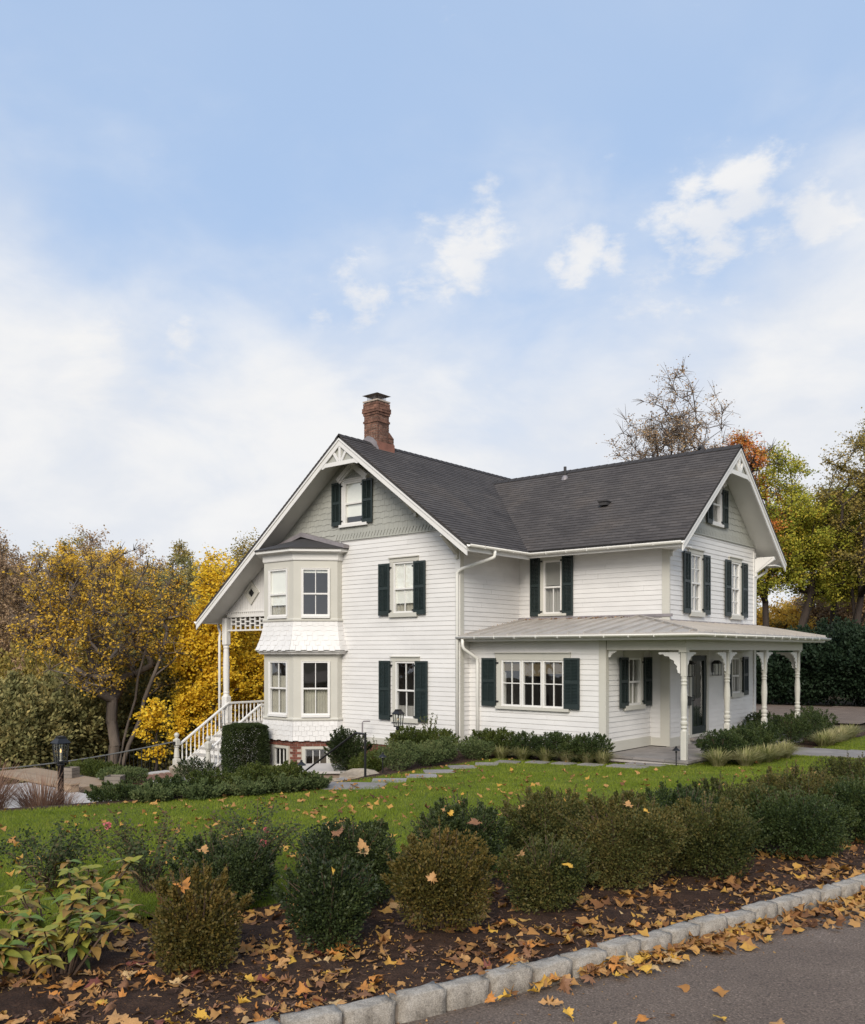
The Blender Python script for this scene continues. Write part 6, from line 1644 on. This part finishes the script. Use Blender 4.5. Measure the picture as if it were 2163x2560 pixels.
for k in range(8):       # on the kerb stones
    y = lr.uniform(3, 8); x = kerb_pt(y, -0.06); cand.append((x, y, gz(x, y) + 0.105, lr.uniform(.06, .10), 'kerb'))
k = 0
while k < 1250:           # lawn
    d_ = 5.5 + 15.5 * lr.random() ** 0.8; u_ = lr.uniform(-150, 2250) if lr.random() < .45 else lr.gauss(750, 420); a_ = (u_ - 1081.5) / 2221.66
    x, y = (a_ * .7671 - .6415) * d_, (a_ * .6415 + .7671) * d_
    k += 1
    if bool(in_lawn(np.array([x]), np.array([y]))[0]): cand.append((x, y, gz(x, y) + 0.03, lr.uniform(.05, .135), 'lawn'))
onshrub = [(0, 'orange', .125), (1, 'yellow', .07), (3, 'pale', .12), (3, 'tan', .13), (3, 'brown', .14), (4, 'tan', .09), (5, 'brown', .12), (5, 'tan', .08), (6, 'tan', .13), (6, 'yellow', .10), (8, 'tan', .09), (8, 'yellow', .07), (9, 'tan', .09), (7, 'tan', .08), (2, 'tan', .10), (5, 'yellow', .07)]
for (i, cn, sz) in onshrub:
    x, y, w, h, m, lb = BX[i]; e = lr.uniform(0.35, 1.25); az = math.atan2(-y, -x) + lr.uniform(-.9, .9)
    px, py_, pz = x + math.cos(e) * math.cos(az) * w * .52, y + math.cos(e) * math.sin(az) * w * .52, gz(x, y) + h * .5 + math.sin(e) * h * .50
    o = put('fallen_leaf', LM[cn][i % 3]); o.location = (px, py_, pz); o.scale = (sz * 1.15,) * 3
    o.rotation_euler = (lr.uniform(.2, 1.0), lr.uniform(-.5, .5), az + math.pi / 2 + lr.uniform(-.6, .6))
    tag(o, '%s dry leaf caught on top of a roadside boxwood' % cn, 'leaf', '%s leaves caught on the boxwoods' % cn)
# largest in view first
def view_size(c):
    dx, dy = c[0], c[1]; dep = -dx * .6415 + dy * .7671; lat = dx * .7671 + dy * .6415
    if dep < 2.5: return 0
    u_ = 1081.5 + 2221.66 * lat / dep; v_ = 1630.8 - 2221.66 * (c[2] - 1.68) / dep
    return c[3] / dep if -20 < u_ < 2180 and v_ < 2590 else 0
cand.sort(key=view_size, reverse=True)
mix = {'bed': ('tan', 'tan', 'pale', 'brown', 'brown', 'orange', 'orange', 'yellow', 'dark red', 'tan', 'tan', 'brown'), 'road': ('yellow', 'tan', 'tan', 'pale', 'orange', 'yellow', 'brown', 'tan'), 'kerb': ('tan', 'yellow'), 'lawn': ('yellow', 'pale', 'tan', 'yellow', 'orange', 'tan', 'dark red')}
where = {'bed': 'lying on the dark mulch by the kerb', 'road': 'lying on the asphalt beside the kerb', 'kerb': 'lying on top of the granite kerb', 'lawn': 'lying on the green lawn'}
LITE = [maple(300 + s, lite=True) for s in range(16)]
RV, RF = [], []
base = 0
for i, (x, y, z, sz, pl) in enumerate(cand):
    rot = (lr.gauss(0, .28), lr.gauss(0, .28), lr.random() * 6.28) if pl != 'lawn' else (lr.gauss(0, .4), lr.gauss(0, .4), lr.random() * 6.28)
    s_ = sz * 1.12
    if i < 280:
        cn = lr.choice(mix[pl]); o = put('fallen_leaf', lr.choice(LM[cn])); o.location = (x, y, z); o.rotation_euler = rot; o.scale = (s_ * lr.uniform(.6, 1.1), s_ * lr.uniform(.8, 1.1), s_ * lr.uniform(.6, 1.3))
        tag(o, '%s fallen leaf %s' % (cn, where[pl]), 'leaf', '%s leaves %s' % (cn, where[pl]))
    else:
        mb = lr.choice(LITE); M = Matrix.Translation((x, y, z)) @ Matrix.Rotation(rot[2], 4, 'Z') @ Matrix.Rotation(rot[0], 4, 'X') @ Matrix.Rotation(rot[1], 4, 'Y') @ Matrix.Scale(s_, 4)
        RV += [M @ v for v in mb.v]; RF += [[q + base for q in f] for f in mb.f]; base += len(mb.v)
lm = MB(); lm.v, lm.f, lm.uv = RV, RF, [(0, 0)] * len(RV)
for k in range(3600):
    y = lr.uniform(1.0, 10.5); off = -0.08 - lr.random() * 2.5; x = kerb_pt(y, off)
    M = Matrix.Translation((x, y, gz(x, y) + 0.012 + lr.random() * .02)) @ Matrix.Rotation(lr.random() * 6.28, 4, 'Z') @ Matrix.Rotation(lr.gauss(0, .6), 4, 'X') @ Matrix.Scale(lr.uniform(.016, .05), 4); mb = lr.choice(LITE)
    keep = lr.randrange(4, 9); RVn = [M @ v for v in mb.v]; lm.v += RVn; lm.f += [[q + base for q in f] for f in mb.f[:keep]]; base += len(RVn)
def bit(x, y, z, sz, keep=None):
    global base
    mb = lr.choice(LITE); M = Matrix.Translation((x, y, z)) @ Matrix.Rotation(lr.random() * 6.28, 4, 'Z') @ Matrix.Rotation(lr.gauss(0, .4), 4, 'X') @ Matrix.Scale(sz, 4)
    lm.v += [M @ v for v in mb.v]; lm.f += [[q + base for q in f] for f in mb.f[:keep]]; base += len(mb.v)
for k in range(1500):
    y = lr.uniform(1.2, 4.2); off = -.1 - lr.random() * 1.9; x = kerb_pt(y, off); bit(x, y, gz(x, y) + .014 + lr.random() * .01, lr.uniform(.014, .055), lr.randrange(3, 12))
for k in range(150):
    x = lr.uniform(xA + .1, -10.3); dd_ = abs(lr.gauss(0, .10)); bit(x, yW - .06 - dd_, zporch(yW - .06 - dd_ - ey) + .01, lr.uniform(.03, .09))
for k in range(40):
    y = lr.uniform(ey + .1, yW); bit(xA + .05 + abs(lr.gauss(0, .06)), y, zporch(y - ey) + .01, lr.uniform(.03, .08))
for k in range(45):
    t_ = lr.random(); bit(xeE + .065 + lr.gauss(0, .02), yF + t_ * 2.5, zg1 - .01, lr.uniform(.03, .07))
for k in range(700):
    y = lr.uniform(2.2, 11); off = .02 + abs(lr.gauss(0, .22)); x = kerb_pt(y, off); bit(x, y, gz(x, y) - .012, lr.uniform(.008, .035), lr.randrange(3, 8))
lm.uv = [(0, 0)] * len(lm.v)
o = lm.build('leaf_litter', FLMIX, smooth=True, kind='stuff'); tag(o, 'scattered small fallen leaves over lawn, bed and road', 'leaf litter')
# bark chips, twigs and pebbles in the mulch
chip = MB()
for k in range(9000):
    y = lr.uniform(1.0, 9.5); off = -0.1 - lr.random() * 2.5; x = kerb_pt(y, off); z = gz(x, y) + 0.012 + lr.random() * .014; a_ = lr.random() * 6.28; L_ = lr.uniform(.006, .026); w_ = lr.uniform(.002, .006)
    d = Vector((math.cos(a_), math.sin(a_), lr.gauss(0, .25))) * L_; s_ = Vector((-math.sin(a_), math.cos(a_), lr.gauss(0, .4))) * w_; c = Vector((x, y, z))
    chip.quad([c - d - s_, c + d - s_, c + d + s_, c - d + s_])
CHIPM = leafmat('bark_chip', [(0.03, 0.016, 0.010), (0.07, 0.038, 0.024), (0.13, 0.075, 0.048), (0.23, 0.15, 0.10)], 0.9, 0.0)
o = chip.build('bark_chips', CHIPM, kind='stuff'); tag(o, 'dark shredded bark mulch between the boxwoods and kerb', 'mulch')

# ------------------------------------------------------------------ trees
def tree(name, label, x, y, top, crown_r, mat, nleaf, leaf, bark=BARK, trunk_r=0.2, crown_low=0.35, natt=150, seed=0, group=None, lean=(0, 0), z=None, clump=0.5, squash=1.0, lobes=9, forks=1, cat='tree', bare=0.0):
    r_ = np.random.default_rng(seed); z = gz(x, y) if z is None else z; h = top - z
    t = thing(name, label, cat, (x, y, z), group)
    base = np.array([x, y, z - 0.1]); cb = z + h * crown_low
    cc = np.array([x + lean[0], y + lean[1], (cb + top) / 2]); rad = np.array([crown_r, crown_r * squash, (top - cb) / 2])
    # crown as several lobes so that the outline is uneven
    lc = [cc]; lr_ = [0.62]
    for k in range(lobes):
        d = r_.normal(size=3); d /= np.linalg.norm(d); lc.append(cc + d * rad * r_.uniform(.45, .72)); lr_.append(r_.uniform(.26, .46))
    att = []
    for k in range(natt):
        i = r_.integers(0, len(lc)); d = r_.normal(size=3); d /= np.linalg.norm(d)
        att.append(lc[i] + d * rad * lr_[i] * r_.uniform(.35, 1) ** .6)
    att = np.array(att); att = att[att[:, 2] > z + h * 0.12]
    nodes = [base]; par = [-1]
    for f in range(forks):
        fx = np.array([x, y, 0]) + r_.normal(size=3) * 0.12 * (f > 0); last = 0
        tp = np.array([x + lean[0] * .7 + (r_.normal() * crown_r * .25 if f else 0), y + lean[1] * .7 + (r_.normal() * crown_r * .25 if f else 0), cb + (top - cb) * .45])
        for k in range(1, 8):
            q = k / 7; p = base * (1 - q) + tp * q; p[:2] += r_.normal(size=2) * 0.05 * h * .12
            nodes.append(p); par.append(last); last = len(nodes) - 1
    order = np.argsort(np.linalg.norm(att - np.array([x, y, cb]), axis=1))
    tips = []
    for ai in order:
        a = att[ai]; N_ = np.array(nodes); dv = a - N_; dist = np.linalg.norm(dv, axis=1); pen = dist + np.maximum(0, N_[:, 2] - a[2] + 0.15 * dist) * 1.6 + (N_[:, 2] < z + h * crown_low * .55) * 50
        j = int(np.argmin(pen)); L_ = dist[j]; k = max(1, int(L_ / (h * 0.075))); last = j
        bow = r_.normal(size=3) * 0.07 * L_
        for s in range(1, k + 1):
            q = s / k; p = N_[j] * (1 - q) + a * q + bow * math.sin(math.pi * q) + np.array([0, 0, .10 * L_ * math.sin(math.pi * q)])
            nodes.append(p); par.append(last); last = len(nodes) - 1
        tips.append(last)
    n = len(nodes); wgt = np.ones(n)
    for i in range(n - 1, 0, -1):
        if par[i] >= 0: wgt[par[i]] += wgt[i]
    rad_ = trunk_r * (wgt / wgt[0]) ** 0.46; rad_ = np.maximum(rad_, 0.010)
    V, F = [], []; seg = 5; N_ = np.array(nodes)
    # extra twigs
    for i in range(1, n):
        p, q = N_[par[i]], N_[i]; d = q - p; L_ = np.linalg.norm(d)
        if L_ < 1e-5: continue
        d /= L_; s = np.cross(d, [.3, .5, .81]); s /= np.linalg.norm(s); o_ = np.cross(d, s); b = len(V)
        r0, r1 = min(rad_[par[i]], rad_[i] * 1.5), rad_[i]
        for (pp, rr) in ((p - d * r1 * .3, r0), (q, r1)):
            for k in range(seg):
                a = 6.283 * k / seg; V.append(pp + (s * math.cos(a) + o_ * math.sin(a)) * rr)
        for k in range(seg): F.append((b + k, b + (k + 1) % seg, b + seg + (k + 1) % seg, b + seg + k))
    tp = N_[np.array(tips)]; tdir = tp - N_[np.array(par)[np.array(tips)]]; tdir /= np.maximum(1e-6, np.linalg.norm(tdir, axis=1, keepdims=True))
    kt = 7; tl = clump * crown_r * .42
    A_ = np.repeat(tp, kt, 0); D_ = r_.normal(size=A_.shape) * .75 + np.repeat(tdir, kt, 0) * .7 + np.array([0, 0, .25]); D_ /= np.linalg.norm(D_, axis=1, keepdims=True)
    L_ = tl * r_.uniform(.45, 1.15, (len(A_), 1)); B_ = A_ + D_ * L_ + np.array([0, 0, -.10]) * L_; M_ = A_ + D_ * L_ * .5
    S_ = np.cross(D_, [.31, .52, .79]); S_ /= np.linalg.norm(S_, axis=1, keepdims=True); U_ = np.cross(D_, S_); b = len(V)
    tw = 0.007 + 0.004 * crown_r / 3
    rows = []
    for (q, rr) in ((A_, tw * 1.3), (M_, tw), (B_, tw * .4)):
        for k in range(3): rows.append(q + (S_ * math.cos(2.094 * k) + U_ * math.sin(2.094 * k)) * rr)
    TV = np.stack(rows, 1).reshape(-1, 3); i0 = b + np.arange(len(A_))[:, None] * 9
    TF = np.concatenate([i0 + np.array([[r0 * 3 + k, r0 * 3 + (k + 1) % 3, r0 * 3 + 3 + (k + 1) % 3, r0 * 3 + 3 + k]]) for r0 in (0, 1) for k in range(3)])
    put('trunk', np_mesh('trunk', np.concatenate([np.array(V), TV]), np.concatenate([np.array(F), TF]), bark, True), t)
    keep = np.ones(len(tp), bool)
    if bare: keep = r_.random(len(tp)) > bare
    ids = np.nonzero(np.repeat(keep, kt))[0]; wl = r_.uniform(.4, 1.6, len(ids)); wl /= wl.sum()
    m = nleaf; idx = r_.choice(ids, m, p=wl); tt = r_.uniform(.1, 1.05, (m, 1))
    P = A_[idx] * (1 - tt) + B_[idx] * tt + np.clip(r_.normal(size=(m, 3)), -1.6, 1.6) * (leaf * .55 + tl * .10) * np.array([1, 1, .8]); T = r_.normal(size=(m, 3)) * np.array([1, 1, .6]) + np.array([0, 0, -.25])
    P[:, 2] = np.maximum(P[:, 2], z + 0.1)
    L = leaf * r_.uniform(.6, 1.25, m)
    put('crown', leaves('crown', P, T, L, L * .38, mat), t)
    return t
def W(u, d): a = (u - 1081.5) / 2221.66; return ((a * .7671 - .6415) * d, (a * .6415 + .7671) * d)
def zt(v, d): return 1.68 + (1630.8 - v) / 2221.66 * d
gW, gR = 'trees in the woods left of the house', 'trees right of the house'
x, y = W(288, 33); tree('maple_tree', 'wide thinly leaved yellow tree with a forked trunk behind the fence', x, y, zt(1300, 33), 3.7, YELS, 15000, 0.10, BARK, 0.23, 0.24, 560, 3, gW, clump=0.34, lobes=14, forks=3, lean=(-.3, 0), bare=0.35)
x, y = W(585, 37); tree('maple_tree', 'dense bright yellow maple right behind the west porch', x, y, zt(1300, 37), 3.1, YEL, 90000, 0.115, BARKD, 0.16, 0.08, 420, 5, gW, clump=0.62, lobes=14)
x, y = W(500, 35); tree('maple_tree', 'lower yellow maple left of the porch post', x, y, zt(1560, 35), 1.8, YEL, 26000, 0.11, BARKD, 0.14, 0.1, 120, 6, gW, clump=0.6)
x, y = W(392, 29.5); tree('maple_sapling', 'slender yellow sapling drooping over the iron fence', x, y, zt(1735, 29.5), 0.75, YEL, 1700, 0.115, BARKD, 0.05, 0.02, 60, 8, gW, clump=0.5, lobes=6)
bgw = [(30, 44, 1335, 3.2, BROWN, 9000, 'reddish brown tree at the left edge of the woods', .5), (140, 50, 1320, 3.4, YELS, 13000, 'yellow topped tree behind the wide thin tree', .42), (245, 52, 1316, 3.2, GOLD, 9000, 'golden tree behind the forked trunk', .42), (335, 50, 1345, 3.3, OLIVE, 12000, 'olive tree behind the wide thin tree, right side', .55),
       (400, 46, 1345, 3.0, DGREEN, 17000, 'dark green tree between the thin yellow tree and the bright maple', .6), (470, 54, 1352, 3.0, OLIVE, 12000, 'olive brown tree just left of the bright yellow maple', .55), (-70, 48, 1340, 3.8, BROWN, 9000, 'brown tree beyond the left edge', .55), (660, 58, 1370, 3.5, OLIVE, 10000, 'olive tree behind the bright yellow maple', .6)]
for i, (u, d, v, r, m, n, lb, cl) in enumerate(bgw):
    x, y = W(u, d); tree('woodland_tree', lb, x, y, zt(v - 18, d), r, m, int(n * 4.2), 0.125, BARK, 0.15, 0.12, 230, 20 + i, gW, clump=cl + .12, lobes=11)
for i, (u, d, v, r, m, lb) in enumerate([(-40, 62, 1345, 4.6, BROWN, 'far left russet tree on the skyline'), (75, 66, 1322, 4.6, BROWN, 'far russet tree on the skyline, second from the left'), (190, 68, 1338, 4.6, OLIVE, 'far olive tree on the skyline behind the golden one'), (300, 70, 1326, 4.8, BROWN, 'far brown tree on the skyline in the middle of the woods'), (410, 70, 1352, 4.6, OLIVE, 'far olive tree on the skyline behind the dark green one'), (520, 72, 1338, 4.8, BROWN, 'far brown tree on the skyline by the house roof'), (640, 74, 1350, 5, OLIVE, 'far olive tree hidden by the bay')]):
    x, y = W(u, d); tree('woodland_tree', lb, x, y, zt(v - 14, d), r, m, 40000, 0.17, BARK, 0.15, 0.05, 170, 50 + i, gW, clump=.8, lobes=10)
for i, (u, d, w, v, m, lb) in enumerate([(20, 32, 4.2, 1700, DGREEN, 'dark evergreen thicket at the left edge below the brown tree'), (150, 34, 4.4, 1690, DGREEN, 'dark evergreen thicket below the thin yellow tree, left of the lamp'), (255, 37, 3.6, 1720, OLIVE, 'olive thicket behind the forked trunk'), (350, 37, 4.4, 1640, DGREEN, 'dark evergreen thicket right of the forked trunk'), (450, 40, 4.4, 1600, DGREEN, 'dark evergreen thicket behind the lower yellow maple'), (90, 39, 5, 1600, OLIVE, 'olive thicket behind the left evergreens'), (560, 43, 4.5, 1680, DGREEN, 'dark thicket below the bright maple')]):
    x, y = W(u, d); z0 = gz(x, y); shrub('evergreen_thicket', lb, x, y, w, zt(v, d) - z0, m, 15000, 0.17, 'evergreen thickets below the woods', 'thicket', z=z0, lumps=12, jag=0.5, updir=0.1)
# right of the house
x, y = W(1915, 47); tree('maple_tree', 'green and yellow maple rising behind the gable end of the wing', x, y, zt(1085, 47), 3.8, GREENY, 46000, 0.125, BARKD, 0.17, 0.36, 260, 71, gR, clump=.55, lobes=13, forks=2)
x, y = W(1960, 48); tree('maple_tree', 'green maple with a dark leaning trunk above the yew hedge', x, y, zt(1180, 48), 4.2, GREENY, 46000, 0.125, BARKD, 0.22, 0.40, 190, 72, gR, lean=(2.3, 1.6), clump=.55, lobes=12)
x, y = W(2070, 52); tree('maple_tree', 'yellow green maple filling the gap left of the thin right edge tree', x, y, zt(1215, 52), 4.3, GREENY, 42000, 0.13, BARKD, 0.2, 0.38, 220, 77, gR, lean=(.8, .5), clump=.6, lobes=13, forks=2)
x, y = W(2150, 47); tree('maple_tree', 'thin olive brown tree at the right edge of the picture', x, y, zt(965, 47), 3.9, OLIVE, 26000, 0.115, BARKD, 0.19, 0.25, 210, 73, gR, clump=.5, lobes=12, forks=2)
x, y = W(1700, 50); tree('bare_tree', 'tall nearly bare tree rising behind the wing ridge', x, y, zt(955, 50), 4.4, BROWN, 11000, 0.11, BARK, 0.17, 0.38, 330, 74, gR, clump=.5, lobes=10, forks=3, bare=.35)
x, y = W(1835, 48); tree('maple_tree', 'orange red maple behind the peak of the wing', x, y, zt(1045, 48), 4.2, ORANGE, 20000, 0.12, BARKD, 0.17, 0.35, 200, 75, gR, clump=.45, lobes=9, forks=2, bare=.3)
for i, (u, d, v, r, m, lb) in enumerate([(1940, 60, 1480, 4.5, GOLD, 'low golden tree beyond the driveway, left of the leaning trunk'), (2060, 62, 1440, 5, GOLD, 'low golden tree beyond the driveway, right of the leaning trunk'), (2180, 58, 1330, 5, BROWN, 'brown tree beyond the yew hedge at the right edge'), (1860, 64, 1520, 4.5, OLIVE, 'low olive tree seen past the porch end'), (2300, 60, 1300, 6, OLIVE, 'olive tree beyond the right edge'), (1760, 70, 1250, 4.5, BROWN, 'russet tree low behind the wing ridge')]):
    x, y = W(u, d); tree('woodland_tree', lb, x, y, zt(v, d), r, m, 30000, 0.17, BARK, 0.26, 0.12, 110, 90 + i, gR, clump=.6, lobes=10)
for i, (u, d, w, v, lb) in enumerate([(1925, 43, 4.0, 1650, 'dark yew at the left end of the driveway hedge'), (2000, 43, 4.2, 1600, 'dark yew in the middle of the driveway hedge'), (2085, 42.5, 4.4, 1575, 'tallest dark yew of the driveway hedge, spiky top'), (2180, 42, 4.6, 1600, 'dark yew at the right edge of the driveway hedge'), (2290, 41, 5, 1560, 'dark yew beyond the right edge')]):
    x, y = W(u, d); z0 = gz(x, y); shrub('yew_hedge', lb, x, y, w, zt(v, d) - z0 + .2, YEW, 17000, 0.16, 'dark yews along the driveway', 'hedge', z=z0, lumps=12, jag=0.55, updir=0.4)

for i, (x, y, h, r, m, n, lb) in enumerate([(-36, -3, 13, 3.6, BROWN, 9000, 'brown tree outside the picture to the left, near the terrace'), (-43, 4, 14, 4, OLIVE, 12000, 'olive tree outside the picture to the left, second from the terrace'), (-31, -12, 13, 3.6, YELS, 9000, 'thin yellow tree outside the picture to the left'), (-50, -8, 15, 5, BROWN, 12000, 'large brown tree outside the picture, far left')]):
    tree('woodland_tree', lb, x, y, gz(x, y) + h, r, m, n, 0.17, BARK, 0.24, 0.2, 150, 120 + i, gW, clump=.5, lobes=10)
